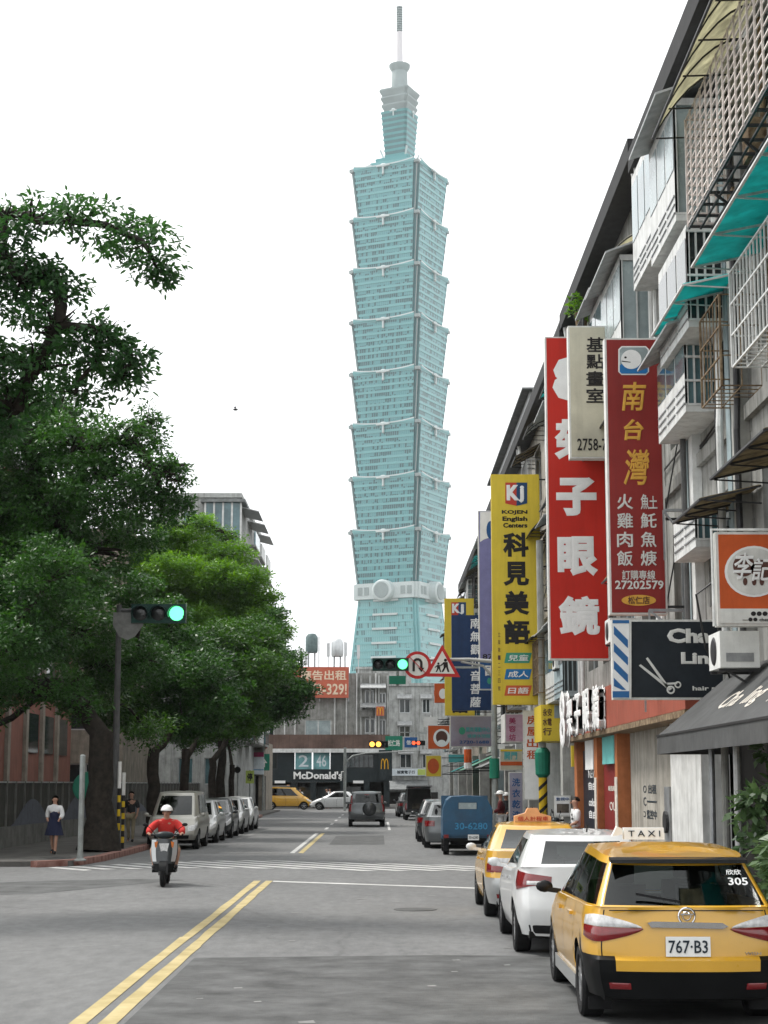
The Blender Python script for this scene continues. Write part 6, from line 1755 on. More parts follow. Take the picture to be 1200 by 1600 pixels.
# far mast with amber and red lights
YF = 136; xf = pix(539,1200,Y=YF).x; zf = pix(560,1180,Y=YF).z
T = thing('traffic_light', 'grey mast with glowing amber and red signals before the dark restaurant', 'traffic light', (xf,YF,.12))
MB().cyl((xf,YF,.0),(xf,YF,pix(539,1168,Y=YF).z),.11,n=12).build('pole','pole_grey',T)
xe = pix(652,1,Y=YF).x
MB().tube([(xf,YF,zf-.6),(xf+.6,YF,zf-.05),(xf+1.6,YF,zf+.15),(xe,YF,zf+.35)],[.06,.06,.05,.04],8).build('arm','pole_grey',T)
for (xa,xb,yy,ms) in ((578,606,1163,('signal_amber','signal_amber','lens_off')),(640,660,1161,('signal_red','signal_red','lens_off'))):
    signal_head(T, pix(xa,1,Y=YF).x, pix(xb,1,Y=YF).x, YF-.3, pix(xa,yy,Y=YF).z, mats=ms, case='ink_black')
MB().tube([(xf,YF,3.),(xf-.25,YF,3.),(xf-.3,YF,2.3)],.05,6).build('call_box','sign_white',T)
# striped utility pole with green bin-cap, right pavement
YU = 53; xu = pix(848,1200,Y=YU).x
T = thing('utility_pole', 'yellow and black striped pole with a green sleeve on the right pavement', 'pole', (xu,YU,.12))
z0, z1 = .12, pix(848,1215,Y=YU).z
MB().cyl((xu,YU,z0),(xu,YU,z1),.13,n=14).build('shaft','hazard_yellow',T)
for k in range(6):
    zz = z0+(z1-z0)*(k+.2)/6; m = MB(); G=[[],[]]
    for t in np.linspace(0,2*math.pi,17):
        for q in (0,1): G[q].append((xu+.134*math.cos(t),YU+.134*math.sin(t),zz+(.12 if q else 0)+.12*math.cos(t)))
    m.grid(G).build('black_band','ink_black',T)
MB().lathe([(.13,0),(.22,.1),(.24,.75),(.18,.85),(.13,.9)],(xu,YU,z1),n=14).build('sleeve','sign_green',T); MB().cyl((xu,YU,z1+.85),(xu,YU,9.5),.11,n=12).build('upper_pole','concrete',T)
# cables between poles
for k,(za,zb) in enumerate(((8.6,8.2),(8.1,7.8),(7.4,7.9))):
    pts = [(xu+.1+(WX-.1-xu)*t**.5, YU-26*t, za+(zb-za)*t-.5*math.sin(math.pi*t)) for t in np.linspace(0,1,14)]
    tag(MB().tube(pts,.018,5).build('overhead_cable','dark_metal'), ['highest black cable slung from the striped pole towards the building','middle black cable slung from the striped pole towards the building','lowest black cable slung from the striped pole towards the building'][k], 'cable')
# green awnings over the far pavement
for k,(Y0,Y1,m,lb) in enumerate(((80,86,'green_paint','dark green cloth awning over a far shop'),(92,97,'teal_sheet','teal sheet awning over a far shop'),(66,71,'roof_grey','grey sheet awning over a shop behind the mauve sign'))):
    T = thing('shop_awning', lb, 'awning', (4.6,(Y0+Y1)/2,2.6)); slope_awning(T, 3.9, 2.7, 5.48, 3.4, Y0, Y1, m, 'dark_metal', 3)
# a bird in the sky
p = pix(368,640,Y=80); T = MB(); T.sphere((p.x,p.y,p.z),.07,8,0,(1.8,1,.8))
for s in (-1,1): T.add([(p.x,p.y+s*.03,p.z+.03),(p.x+.08,p.y+s*.2,p.z+.12),(p.x-.02,p.y+s*.36,p.z+.06),(p.x-.1,p.y+s*.18,p.z+.09)],[(0,1,2,3)])
tag(T.build('bird','ink_black'),'tiny dark bird flying in the open sky','bird')
# ---------------------------------------------------------------- people and scooters
mk('skin', (.42,.24,.17), .55, var=.06)
mk('hair', (.014,.012,.011), .45, var=.1)
mk('cloth_red', (.5,.035,.03), .8, var=.1, bump=.2, bscale=15)
mk('cloth_white', (.66,.66,.66), .85, var=.08, bump=.2, bscale=15)
mk('cloth_navy', (.018,.022,.05), .85, var=.1)
mk('cloth_dark', (.03,.03,.032), .85, var=.15)
mk('cloth_maroon', (.1,.018,.022), .85, var=.1)
mk('cloth_khaki', (.28,.24,.16), .85, var=.1)
mk('shoe', (.02,.02,.022), .5, var=.1)
mk('helmet_white', (.74,.74,.72), .25, var=.05, coat=.4)
def skin_mesh(verts, edges, radii, root_i=0, sub=1):
    me = bpy.data.meshes.new('figure'); me.from_pydata(verts, edges, [])
    o = bpy.data.objects.new('figure', me); COL.objects.link(o)
    sk = o.modifiers.new('skin','SKIN'); sk.use_smooth_shade = True; sk.branch_smoothing = .6
    if not me.skin_vertices: me.skin_vertices.new()
    for i, r in enumerate(radii):
        me.skin_vertices[0].data[i].radius = r if hasattr(r,'__len__') else (r, r)
    me.skin_vertices[0].data[root_i].use_root = True
    s = o.modifiers.new('sub','SUBSURF'); s.levels = sub; s.render_levels = sub
    global TMP
    if TMP is None: TMP = bpy.data.scenes.new('tmp')
    COL.objects.unlink(o); TMP.collection.objects.link(o)
    with bpy.context.temp_override(scene=TMP, view_layer=TMP.view_layers[0]): dg = bpy.context.evaluated_depsgraph_get()
    m2 = bpy.data.meshes.new_from_object(o.evaluated_get(dg))
    bpy.data.objects.remove(o)
    m2.materials.clear()
    return m2
TMP = None
def put(name, me, mat, parent):
    me.materials.append(M[mat]); return link(name, me, parent, world=False)
def person(label, loc, rotz, J, wear, hair='hair', helmet=None, hair_long=False, group=None, skirt=None, prop=None):
    """J: joint positions in metres, facing +Y; wear: (part name, material, joints covered, extra radius)"""
    r = thing('person', label, 'person', loc, rotz, group)
    rad = dict(pelvis=(.15,.11), waist=(.125,.095), chest=(.155,.105), neck=.055, chin=.062, head=(.078,.095), crown=(.07,.085),
               shL=.06, elL=.042, wrL=.028, haL=(.036,.018), shR=.06, elR=.042, wrR=.028, haR=(.036,.018), hiL=.085, knL=.056, anL=.038, toL=(.042,.03), hiR=.085, knR=.056, anR=.038, toR=(.042,.03))
    E = [('pelvis','waist'),('waist','chest'),('chest','neck'),('neck','chin'),('chin','head'),('head','crown')]
    for s in 'LR': E += [('chest','sh'+s),('sh'+s,'el'+s),('el'+s,'wr'+s),('wr'+s,'ha'+s),('pelvis','hi'+s),('hi'+s,'kn'+s),('kn'+s,'an'+s),('an'+s,'to'+s)]
    K = list(J); V = [J[k] for k in K]; RR = [rad[k] for k in K]; ED = [(K.index(a),K.index(b)) for a,b in E]
    # fingers: four and a thumb on each palm
    for s in 'LR':
        w, h = Vector(J['wr'+s]), Vector(J['ha'+s]); d = (h-w).normalized(); side = d.cross(Vector((0,0,1)))
        side = side.normalized() if side.length > .1 else Vector((0,1,0)); up = side.cross(d)
        for i in range(4):
            b = h + side*(.012*(i-1.5)*1.5); L = (.055,.068,.064,.048)[i]
            K += [f'f{s}{i}a',f'f{s}{i}b']; V += [tuple(b+d*L*.55-up*.006), tuple(b+d*L*.85-up*.03)]; RR += [.0095,.0075]
            ED += [(K.index('ha'+s),len(K)-2),(len(K)-2,len(K)-1)]
        K += [f't{s}a']; V += [tuple(w+(h-w)*.5+side*.05*(1 if s=='R' else -1)-up*.01)]; RR += [.0105]; ED += [(K.index('wr'+s),len(K)-1)]
    body = put('body', skin_mesh(V, ED, RR, K.index('pelvis')), 'skin', r)
    hd, ch = Vector(J['head']), Vector(J['chin'])
    f = MB(); f.sphere((hd.x,hd.y+.1,hd.z-.015),.016,8,0,(.8,1.2,1.3)); f.build('nose','skin',r,world=False)
    for s in (-1,1):
        MB().sphere((hd.x+s*.032,hd.y+.088,hd.z+.018),.011,8).build('eye','ink_black',r,world=False)
        MB().sphere((hd.x+s*.08,hd.y,hd.z-.005),.022,8,0,(.4,.8,1.3)).build('ear','skin',r,world=False)
    MB().box(hd.x-.025,hd.x+.025,hd.y+.088,hd.y+.096,hd.z-.056,hd.z-.048).build('mouth','sign_maroon',r,world=False)
    for nm, mat, ks, ex in wear:
        kk = [k for k in ks if k in J]; ee = [(kk.index(a),kk.index(b)) for a,b in E if a in kk and b in kk]
        rr = []
        for k in kk:
            q = rad[k]; rr.append((q[0]+ex,q[1]+ex) if hasattr(q,'__len__') else q+ex)
        put(nm, skin_mesh([J[k] for k in kk], ee, rr, 0), mat, r)
    if skirt:
        p = J['pelvis']; z0, w0, mat = skirt
        m = MB(); G = []
        for t in np.linspace(0,1,6):
            ring = []
            for a in np.linspace(0,2*math.pi,25):
                rr = .14+(w0-.14)*t+.012*t*math.sin(a*7)
                ring.append((p[0]+rr*1.1*math.cos(a),p[1]+rr*.85*math.sin(a),p[2]+.1+(z0-p[2]-.1)*t))
            G.append(ring)
        m.grid(G).build('skirt',mat,r,world=False,smooth=60)
    cz = hd + Vector((0,-.01,.035))
    if helmet:
        m = MB(); G = []
        for t in np.linspace(0,1,7):
            ph = t*R(84); G.append([(cz.x+.128*math.sin(ph)*math.cos(a),cz.y+.15*math.sin(ph)*math.sin(a),cz.z-.01+.135*math.cos(ph)) for a in np.linspace(0,2*math.pi,21)])
        m.grid(G).build('helmet',helmet,r,world=False,smooth=60)
        MB().prism([(cz.x-.1,cz.z+.0),(cz.x+.1,cz.z+.0),(cz.x+.095,cz.z+.025),(cz.x-.095,cz.z+.025)],cz.y+.12,cz.y+.19,'XZ').build('helmet_peak',helmet,r,world=False)
    if hair:
        m = MB(); G = []
        for t in np.linspace(0,1,6):
            ph = t*R(95); G.append([(cz.x+.094*math.sin(ph)*math.cos(a),cz.y-.012+.108*math.sin(ph)*math.sin(a),cz.z-.005+.1*math.cos(ph)) for a in np.linspace(R(-10) if t>.6 else 0,R(-170) if t>.6 else 2*math.pi,17)])
        m.grid(G).build('hair',hair,r,world=False,smooth=60)
        if hair_long:
            m = MB(); G = [[(cz.x+.1*math.cos(a),cz.y-.01+.1*math.sin(a),cz.z+.02-.34*t) for a in np.linspace(R(-5),R(-175),13)] for t in np.linspace(0,1,5)]
            m.grid(G).build('long_hair',hair,r,world=False,smooth=60)
    return r
def stand(h=1.7, stride=.0, arm=.1, bend=0., turn=0.):
    s = h/1.7
    J = dict(pelvis=(0,0,.93),waist=(0,.005,1.08),chest=(0,.01,1.3),neck=(0,0,1.45),chin=(0,.015,1.52),head=(0,.02,1.59),crown=(0,.01,1.64),
             shL=(-.18,0,1.38),elL=(-.24,-.02+arm*.3,1.12),wrL=(-.22,.06+arm,.9+bend*.25),haL=(-.2,.1+arm,.84+bend*.28),
             shR=(.18,0,1.38),elR=(.24,-.02-arm*.3,1.12),wrR=(.22,.06-arm*.5,.9+bend*.25),haR=(.2,.1-arm*.5,.84+bend*.28),
             hiL=(-.09,0,.88),knL=(-.095,stride*.5+.02,.5),anL=(-.095,stride*.9,.085),toL=(-.1,stride*.9+.14,.04),
             hiR=(.09,0,.88),knR=(.095,-stride*.3+.04,.5),anR=(.095,-stride*.9,.1+abs(stride)*.15),toR=(.1,-stride*.9+.13,.04))
    return {k:(x*s,y*s,z*s) for k,(x,y,z) in J.items()}
TORSO = ['pelvis','waist','chest','neck','shL','elL','shR','elR']; SLEEVES = TORSO+['wrL','wrR']
LEGS = ['pelvis','hiL','knL','anL','hiR','knR','anR']; SHORTS = ['pelvis','hiL','knL','hiR','knR']
SH = [('shoe','shoe',['anL','toL'],.012),('shoe','shoe',['anR','toR'],.012)]

# --- scooter
def scooter(label, loc, rotz, paint='car_silver', group=None):
    """motor scooter, local +Y forward"""
    r = thing('motor_scooter', label, 'scooter', loc, rotz, group)
    for y in (.62,-.6):
        t = MB().lathe([(.14,-.05),(.2,-.055),(.235,-.035),(.245,0),(.235,.035),(.2,.055),(.14,.05)],(0,y,.245),'X',24).build('wheel','rubber',r,world=False,smooth=40)
        m = MB().lathe([(.145,-.045),(.145,.045)],(0,y,.245),'X',20)
        for k in range(5): a=k*1.2566; m.bar((0,y,.245),(0,y+.14*math.cos(a),.245+.14*math.sin(a)),.03,.025,upv=(1,0,0))
        m.build('rim','dark_metal',t)
    # front apron: curved shield
    def G(zs, f): return [[f(z,u) for u in np.linspace(-1,1,11)] for z in zs]
    def ap(z,u):
        t=(z-.32)/(.95-.32); w=.18+.09*math.sin(min(1,t*1.15)*math.pi*.62); y=.5-.18*t
        return (u*w, y+.1*(1-u*u)*(.7+.3*t), z)
    MB().grid(G(np.linspace(.46,.95,8),ap)).build('front_apron',paint,r,world=False,smooth=50)
    MB().grid([[(x,y-.1,z) for x,y,z in row] for row in G(np.linspace(.32,.92,7),ap)]).build('leg_shield','bumper_black',r,world=False,smooth=50)
    MB().grid(G(np.linspace(.3,.46,4),ap)).build('lower_apron','bumper_black',r,world=False,smooth=50)
    lp = MB(); lp.prism([(-.1,.86),(.1,.86),(.055,.66),(0,.62),(-.055,.66)],.44,.475,'XZ'); lp.build('headlamp','lamp_clear',r,world=False)
    for s in (-1,1):
        MB().grid([[(s*w_*(.18+.09*math.sin(min(1,(z-.32)/.63*1.15)*math.pi*.62)),.5-.18*(z-.32)/.63+.1*(1-w_*w_)*.85+.012,z) for w_ in (.62,.8,.97)] for z in np.linspace(.5,.93,7)]).build('side_trim','car_silver',r,world=False,smooth=60)
        MB().prism([(s*.13,.9),(s*.2,.88),(s*.17,.68)],.37,.43,'XZ').build('indicator','lamp_orange',r,world=False)
        fk = MB().bar((s*.06,.44,.62),(s*.075,.62,.245),.04,.05); fk.build('fork','dark_metal',r,world=False)
    MB().grid([[(u*.075,.62+.27*math.cos(a),.245+.27*math.sin(a)) for u in (-1,-.5,.5,1)] for a in np.linspace(.3,2.4,9)]).build('mudguard','bumper_black',r,world=False,smooth=60)
    # handlebar head, grips, mirrors
    hb_ = MB(); hb_.sphere((0,.3,1.02),.13,14,0,(1.5,.8,.6)); hb_.build('handlebar_cover','cladding_black',r,world=False,smooth=60)
    b = MB().tube([(-.34,.2,1.02),(-.15,.27,1.03),(.15,.27,1.03),(.34,.2,1.02)],.017,8); b.build('handlebar','dark_metal',r,world=False)
    for s in (-1,1):
        MB().cyl((s*.24,.24,1.02),(s*.36,.195,1.02),.023,n=10).build('grip','rubber',r,world=False)
        m = MB(); m.tube([(s*.2,.27,1.04),(s*.3,.28,1.16),(s*.36,.27,1.2)],.008,6); m.sphere((s*.4,.27,1.23),.06,10,0,(1.,.25,.6)); m.build('mirror','trim_black',r,world=False)
    # floor, body, seat
    MB().box(-.24,.24,-.12,.42,.28,.34).build('footboard','bumper_black',r,world=False)
    def bd(y,a):
        t=(y+.85)/.75; w=.15+.04*math.sin(t*math.pi); h=.3+.0*t
        return (w*math.cos(a), y, .55+.2*math.sin(a)+.1*(1-t))
    MB().grid([[bd(y,a) for a in np.linspace(R(-60),R(240),15)] for y in np.linspace(-.85,-.08,8)]).build('rear_body',paint,r,world=False,smooth=60)
    MB().sphere((0,-.42,.78),.2,14,0,(.75,2.0,.32)).build('seat','seat',r,world=False,smooth=60)
    MB().sphere((0,-.87,.68),.07,10,0,(1.6,.6,.7)).build('tail_lamp','lamp_red',r,world=False)
    MB().cyl((.17,-.35,.3),(.17,-.85,.36),.05,.06,n=12).build('exhaust','steel',r,world=False)
    MB().box(-.1,.1,-.45,-.1,.2,.42).build('engine','dark_metal',r,world=False)
    return r
p = pix(252,1386,Z=0)
scooter('silver motor scooter ridden along the road by the person in red', (p.x,p.y+.6,0), R(183), 'car_dark')
J = dict(pelvis=(0,-.3,.86),waist=(0,-.27,1.0),chest=(0,-.2,1.2),neck=(0,-.15,1.34),chin=(0,-.13,1.4),head=(0,-.12,1.47),crown=(0,-.13,1.52),
         shL=(-.19,-.19,1.28),elL=(-.33,-.02,1.12),wrL=(-.34,.16,1.05),haL=(-.32,.2,1.045),shR=(.19,-.19,1.28),elR=(.33,-.02,1.12),wrR=(.34,.16,1.05),haR=(.32,.2,1.045),
         hiL=(-.1,-.28,.84),knL=(-.27,.12,.72),anL=(-.22,.1,.4),toL=(-.22,.24,.365),hiR=(.1,-.28,.84),knR=(.27,.12,.72),anR=(.22,.1,.4),toR=(.22,.24,.365))
person('rider in red jacket, shorts and white helmet on the moving scooter', (p.x,p.y+.6,0), R(183), J,
       [('jacket','cloth_red',SLEEVES,.04),('shorts','cloth_khaki',SHORTS,.014)]+SH, helmet='helmet_white')
# --- pedestrians
if TMP is not None: pass
p = pix(84,1335,Z=.13)
person('woman walking in a white cardigan and dark skirt by the panel fence', (p.x,p.y,.13), R(172), stand(1.6,.2,.12,.6),
       [('dress','cloth_navy',['pelvis','waist','chest'],.026),('cardigan','cloth_white',['waist','chest','neck','shL','elL','wrL','shR','elR','wrR'],.03)]+SH, hair_long=True, skirt=(.52,.24,'cloth_navy'))
p = pix(204,1316,Z=.13)
person('pedestrian in dark top and pale trousers behind the hazard posts', (p.x,p.y,.13), R(175), stand(1.68,.12,.05),
       [('shirt','cloth_dark',TORSO,.034),('trousers','cloth_khaki',LEGS,.014)]+SH)
p = (3.95, 56.8, .12)
person('person in maroon top and white trousers with a white cap beside the blue truck', p, R(80), stand(1.68,.05,.15,.6),
       [('shirt','cloth_maroon',SLEEVES,.034),('trousers','cloth_white',LEGS,.016)]+SH, helmet='helmet_white')
person('person in a white helmet bending over a scooter past the blue truck', (4.4,60.5,.12), R(150), stand(1.6,.05,.3,.5),
       [('shirt','cloth_dark',SLEEVES,.034),('trousers','cloth_dark',LEGS,.014)]+SH, helmet='helmet_white')
person('person in white top with a dark bag by the amber-signed taxi', (4.55,40.5,.12), R(100), stand(1.62,.05,.2,.5),
       [('shirt','cloth_white',TORSO,.034),('trousers','cloth_dark',LEGS,.014),('bag_strap','cloth_dark',['waist','chest'],.03)]+SH)
for k,(xx,yy,c,lb) in enumerate(((478,144.8,'cloth_white','pedestrian in white waiting outside the dark restaurant'),(517,145,'cloth_dark','pedestrian in dark clothes outside the restaurant door'),(521,145.6,'cloth_white','pedestrian in pale top beside the one in dark clothes'))):
    person(lb,(pix(xx,1,Y=yy).x,yy,0),R(90*k),stand(1.68,.1,.1),[('shirt',c,TORSO,.034),('trousers','cloth_dark',LEGS,.014)]+SH)
# --- parked scooters on the right pavement
for k,(x,y,rz,pm,lb) in enumerate(((4.75,44.2,70,'car_dark','black scooter parked before the optician menu boards'),(4.8,46.6,75,'car_white','white scooter parked beside the black one past the optician'),(4.8,49.2,68,'car_dark','dark scooter parked under the yellow box sign'),(4.7,51.6,72,'car_grey','grey scooter parked near the striped pole'),(4.8,40.6,75,'car_grey','grey scooter parked at the red menu board'),(4.7,62,80,'car_blue','blue scooter parked under the pink box sign'),(4.7,64.2,75,'car_dark','dark scooter parked two along from the mauve banner'),(4.6,68.5,70,'car_white','white scooter parked near the lantern'))):
    scooter(lb,(x,y,.12),R(rz),pm)

if TMP is not None: bpy.data.scenes.remove(TMP)
# ---------------------------------------------------------------- trees
mk('bark', (.03,.025,.02), .9, var=.4, scale=6, bump=.6, bscale=18)
mk('bark_grey', (.1,.09,.075), .9, var=.35, scale=5, bump=.5, bscale=16)
mk_leaf('leaf_broad', (.008,.034,.012), (.045,.14,.03), .35)
mk_leaf('leaf_dark', (.007,.03,.01), (.05,.15,.022), .35)
mk_leaf('leaf_mid', (.01,.042,.01), (.07,.18,.022), .36)
mk_leaf('leaf_light', (.03,.1,.012), (.14,.3,.03), .45)
mk_leaf('leaf_plant', (.02,.05,.02), (.12,.2,.08), .3)
def leaves(name, mat, parent, lobes, size, per_m3, clump=.42, flat=.55, droop=0., narrow=.45, seed=1, oval=False):
    rg = np.random.default_rng(seed)
    C = []
    for (c, r) in lobes:
        r = np.array(r); vol = 4.19*r[0]*r[1]*r[2]
        n = max(6, int(vol**.8*per_m3/60))
        d = rg.normal(size=(n,3)); d /= np.linalg.norm(d,axis=1)[:,None]
        rad = rg.uniform(.25,1.08,n)**.55
        C.append(np.concatenate([np.array(c)+d*rad[:,None]*r, np.full((n,1),1.)],1))
    C = np.concatenate(C)[:,:3]
    m = 60
    P = np.repeat(C,m,0)
    cs = np.repeat(rg.uniform(.6,1.35,len(C)),m)*clump
    off = rg.normal(size=P.shape); off *= (rg.uniform(.1,1,len(P))**.5/np.linalg.norm(off,axis=1))[:,None]
    off[:,2] *= flat; P = P+off*cs[:,None]
    n = len(P)
    up = rg.normal(size=(n,3))*.75; up[:,2] += 1.; up /= np.linalg.norm(up,axis=1)[:,None]
    d = off/np.maximum(1e-6,np.linalg.norm(off,axis=1))[:,None]+rg.normal(size=(n,3))*.6; d[:,2] -= droop
    d -= up*(d*up).sum(1)[:,None]; d /= np.maximum(1e-6,np.linalg.norm(d,axis=1))[:,None]
    s = np.cross(up,d)
    L = size*rg.uniform(.65,1.25,n)[:,None]; W = L*narrow
    V = np.stack([P, P+d*L*.45+s*W*.5-up*L*.04, P+d*L-up*L*.1*(1+droop), P+d*L*.45-s*W*.5-up*L*.04],1).reshape(-1,3)
    q = 4
    if oval:
        q = 6
        V = np.stack([P, P+d*L*.28+s*W*.45, P+d*L*.68+s*W*.4-up*L*.07, P+d*L-up*L*.16*(1+droop), P+d*L*.68-s*W*.4-up*L*.07, P+d*L*.28-s*W*.45],1).reshape(-1,3)
    me = bpy.data.meshes.new(name)
    me.vertices.add(n*q); me.vertices.foreach_set('co',V.astype(np.float32).ravel())
    me.loops.add(n*q); me.loops.foreach_set('vertex_index',np.arange(n*q,dtype=np.int32))
    me.polygons.add(n); me.polygons.foreach_set('loop_start',np.arange(0,n*q,q,dtype=np.int32))
    me.update(calc_edges=True)
    at = me.attributes.new('leafvar','FLOAT','FACE')
    cv = np.repeat(rg.uniform(0,1,len(C)),m)*.55+rg.uniform(0,1,n)*.45
    at.data.foreach_set('value',cv.astype(np.float32))
    me.materials.append(M[mat])
    o = link(name, me, parent)
    o['kind'] = 'stuff'
    return o, n
NLEAF = 0
def tree(label, base, lobes, trunk_r, fork, mat, size=.11, per=900, bark='bark', seed=1, clump=.42, name='street_tree', narrow=.45, droop=0., lean=(0,0), oval=False):
    global NLEAF
    rn = random.Random(seed)
    t = thing(name, label, 'tree', base)
    b = Vector(base); fk = b+Vector((lean[0],lean[1],fork))
    tr = MB(); pts = []; rr = []
    for i in range(8):
        s = i/7; pts.append(b.lerp(fk,s)+Vector((rn.uniform(-.06,.06),rn.uniform(-.06,.06),0))*(1 if 0<i<7 else 0)); rr.append(trunk_r*(1.35-.55*min(1,s*3) if s<.33 else .8+.05*rn.random())*(1-.15*s))
    tr.tube(pts,rr,14)
    trunk = tr.build('trunk',bark,t,smooth=60)
    order = []; nodes = [(-1, fk)]; par = {}; left = set(range(len(lobes)))
    while left:
        d, i, j = min(((q[1]-Vector(lobes[i][0])).length*(1.0 if q[0] >= 0 else .75), i, n_) for i in left for n_, q in enumerate(nodes))
        par[i] = nodes[j]; nodes.append((i, Vector(lobes[i][0]))); order.append(i); left.discard(i)
    cnt = {i: 1 for i in order}
    for i in order[::-1]:
        if par[i][0] >= 0: cnt[par[i][0]] += cnt[i]
    for i in order:
        c, r = Vector(lobes[i][0]), lobes[i][1]; a = par[i][1]
        if par[i][0] < 0: a = a-Vector((0,0,rn.uniform(.1,.5)))
        L = (c-a).length; r0 = min(trunk_r*.62, trunk_r*.15*cnt[i]**.5+.012*L); r1 = min(r0*.8, trunk_r*.13*cnt[i]**.5)
        w = lambda k: Vector((rn.uniform(-1,1),rn.uniform(-1,1),rn.uniform(-.6,.8)))*.07*L*k
        P = [a, a.lerp(c,.25)+w(.8), a.lerp(c,.5)+w(1.)+Vector((0,0,.05*L)), a.lerp(c,.75)+w(.8)+Vector((0,0,.05*L)), c]
        br = MB().tube(P,[r0,r0*.92,(r0+r1)/2,r1*1.1,r1],8)
        bo = br.build('branch',bark,t,smooth=60)
        tw = MB()
        for k in range(9):
            d = Vector((rn.gauss(0,1),rn.gauss(0,1),rn.gauss(.25,.7))).normalized(); e = c+Vector((d.x*r[0],d.y*r[1],d.z*r[2]))*.9
            q = P[2].lerp(c,rn.uniform(.4,1)); tw.tube([q,q.lerp(e,.4)+w(.5),q.lerp(e,.75)+w(.5),e],[r1*.4,r1*.28,r1*.18,.006],5)
        tw.build('twig',bark,bo)
    o, n = leaves('crown',mat,t,[(tuple(c),r) for c,r in lobes],size,per,clump,seed=seed,narrow=narrow,droop=droop,oval=oval)
    NLEAF += n
    return t
def LB(lst, Y0):
    """lobes given as pixel x, y, radius and depth offset, at the depth of their tree"""
    out = []
    for q in lst:
        x,y,r = q[:3]; dY = q[3] if len(q) > 3 else 0; f = q[4] if len(q) > 4 else .75
        Y = Y0+dY; k = r*Y/FPX*1.02
        out.append((tuple(pix(x,y,Y=Y)), (k, k*1.15, k*f)))
    return out
# overhanging bough, trunk just outside the view; unseen outer lobes added for shade
tree('broad-leaved tree reaching a leafy bough over the pavement corner', (-9.2,29.5,0), LB([(55,345,52,0,.8),(128,348,48,-.5,.8),(188,362,50,.3,.8),(232,390,42,-.3,.9),(248,425,22,0,1.),(8,330,35,.5),
      (25,470,60,.5),(95,505,55,0,.8),(60,570,65,.8),(150,560,55,.4),(118,615,42,.2),(190,595,26,.1),(-40,420,80,0),(-60,560,90,0),(25,640,60,1),(75,425,24,0,.7),(35,435,45,0,.7),(95,455,38,0,.8),(5,400,42,.4,.8),(165,520,34,0,.8),(205,560,26,0,.8),(-110,700,110,1),(-190,560,120,0),(-130,380,90,1),(-240,760,130,-1),(-40,660,80,2)],29.0), .22, 6.2, 'leaf_broad', .14, 780, 'bark', 3, .36, narrow=.4, droop=.35, lean=(.3,0), oval=True)
# the big tree by the left mast; unseen left lobes added to shade the pavement
tree('big dark-trunked tree on the pavement corner beside the left mast', (-8.05,50.6,.13), LB([(45,690,75,1,.8),(130,700,70,0,.8),(205,690,48,-.5,.8),(235,655,24,0,1.2),(60,790,85,2,.8),(165,770,75,0,.8),(245,745,48,-1,.8),(278,725,26,-1),
      (40,890,85,1,.8),(140,860,70,2,.8),(205,830,50,3,.8),(50,990,75,2,.8),(125,985,70,5,.8),(200,925,48,7,.8),(15,1075,50,1,.7),(90,1075,50,0,.7),(165,1045,55,7,.7),(-40,800,100,2),(-30,950,90,2),(225,1030,50,8,.7),(130,1110,30,0,.7),(255,800,40,0,.8),(95,640,40,1),(20,640,50,2),(-130,860,120,0),(-140,1000,110,-1),(-60,1080,80,-2),(80,900,80,-3,.8),(20,1000,70,-4,.7)],50.5), .5, 3.4, 'leaf_dark', .15, 1000, 'bark', 5, .42, droop=.15)
# light feathery tree further on
tree('light green feathery tree rising behind the darker street trees', (-8.3,92,.13), LB([(225,880,45,0,.55),(290,850,50,2,.5),(345,870,48,0,.5),(385,905,38,-1,.5),(250,940,60,0,.5),(320,930,60,3,.5),(385,960,45,0,.5),(425,990,30,0,.5),(315,820,24,0,.6),(340,985,60,0,.5),(200,930,50,1,.5),(360,835,18,1,.6),(270,890,50,-2,.5),(345,905,50,-2,.5),(400,935,36,-1,.5),(240,980,55,0,.5),(300,970,55,-2,.5),(265,830,26,0,.5),(410,970,36,-2,.5)],92), .28, 7.5, 'leaf_light', .21, 1050, 'bark', 8, .5, narrow=.34, droop=.1)
# dark street trees along the kerb
tree('dark street tree standing beside the silver people carrier', (-8.3,64.5,.13), LB([(215,1060,62,0,.7),(270,1020,62,2,.7),(320,1060,60,0,.7),(240,1120,52,1,.6),(300,1120,55,0,.6),(180,1110,45,0,.6),(260,960,40,2,.7),(345,1100,40,-1,.6)],66), .3, 3.2, 'leaf_dark', .17, 950, 'bark', 11, .44)
tree('dark street tree beside the middle of the parked row', (-8.3,75,.13), LB([(330,1010,58,0,.7),(385,1000,52,1,.7),(360,1070,58,0,.7),(410,1050,48,-1,.7),(300,1060,50,2,.7),(370,1125,45,0,.6),(320,1130,45,0,.6)],77), .26, 3.4, 'leaf_mid', .19, 900, 'bark', 13, .46)
tree('dark street tree whose crown reaches furthest over the road', (-8.3,87,.13), LB([(405,1000,42,0,.7),(430,1040,46,0,.7),(462,1078,32,-1,.7),(420,1095,45,0,.6),(380,1060,45,2,.7),(445,1105,32,-1,.6),(390,1120,42,1,.6),(480,1075,14,-1,.8),(425,965,22,1,.8)],88), .25, 3.2, 'leaf_dark', .2, 850, 'bark', 17, .46)
tree('slim dark tree at the far end of the parked row', (-8.4,100,.13), LB([(330,1110,45,0,.6),(370,1100,45,2,.7),(400,1130,35,0,.6),(350,1150,30,0,.6),(300,1150,40,0,.6)],102), .22, 3.0, 'leaf_dark', .18, 600, 'bark', 19, .6)
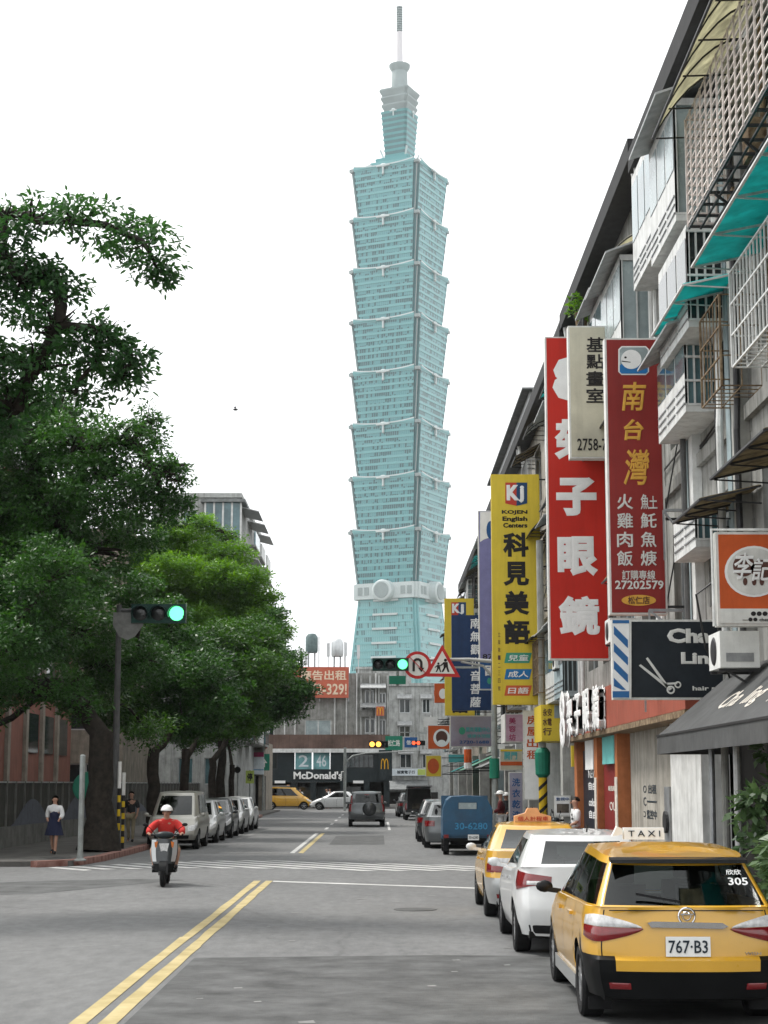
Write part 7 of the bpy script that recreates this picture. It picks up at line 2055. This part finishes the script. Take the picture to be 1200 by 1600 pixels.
tree('tree behind the panel fence whose dark crown fills the far left', (-13.5,58,0), LB([(-30,860,80,0,.8),(20,800,80,0,.8),(90,930,80,2,.8),(30,960,80,0,.8),(-30,1040,60,0,.8),(160,1080,50,0,.7),(230,1140,40,0,.6)],60), .3, 4.0, 'leaf_mid', .15, 700, 'bark', 23, .55)  # tree added to cut off skylight from behind the fence
# pot plants by the salon, rooftop plant
def pot_plant(label, loc, h, r, seed, n=1, mat='leaf_plant', size=.16):
    t = thing('potted_plant', label, 'plant', loc)
    x,y,z = loc
    MB().lathe([(.13,0),(.17,.3),(.185,.3),(.185,.34),(.15,.34),(.14,.28)],(x,y,z),n=18).build('pot','rust',t,smooth=40)
    st = MB(); rn = random.Random(seed)
    for k in range(6): st.tube([(x,y,z+.28),(x+rn.uniform(-.1,.1),y+rn.uniform(-.1,.1),z+h*.6),(x+rn.uniform(-r,r)*.7,y+rn.uniform(-r,r)*.7,z+h)],[.02,.014,.006],6)
    st.build('stem','bark_grey',t)
    leaves('foliage',mat,t,[((x,y,z+h*.75),(r,r,h*.4)),((x+r*.3,y-r*.3,z+h*.5),(r*.9,r*.9,h*.3))],size,900,.22,seed=seed,narrow=.5,droop=.3)
    return t
pot_plant('bushy potted plant behind the near taxi under the cloth awning', (4.72,20.8,.12), 1.9, .42, 31)
pot_plant('tall potted plant at the salon front under the cloth awning', (5.1,22.6,.12), 2.1, .4, 33)
pot_plant('low potted plant at the edge of the pavement by the near taxi', (4.55,19.4,.12), 1.3, .38, 35)
p = pix(908,480,X=4.95)
pot_plant('small leafy plant growing on a high balcony above the cream sign', (p.x,p.y,p.z-.5), .7, .28, 37, mat='leaf_light', size=.1)

# ---------------------------------------------------------------- the air between here and the tower
hz = MB().box(-1560,1560,-560,2560,-1.2,530).build('haze','black')
hz.data.materials.clear()
hm = bpy.data.materials.new('haze_air'); hm.use_nodes = True
_n = hm.node_tree; _n.nodes.clear()
_o = _n.nodes.new('ShaderNodeOutputMaterial'); _v = _n.nodes.new('ShaderNodeVolumePrincipled')
_v.inputs['Color'].default_value = (.93,.97,1,1); _v.inputs['Density'].default_value = .0001; _v.inputs['Anisotropy'].default_value = .2
_n.links.new(_v.outputs[0], _o.inputs['Volume'])
hz.data.materials.append(hm); hz['kind'] = 'stuff'
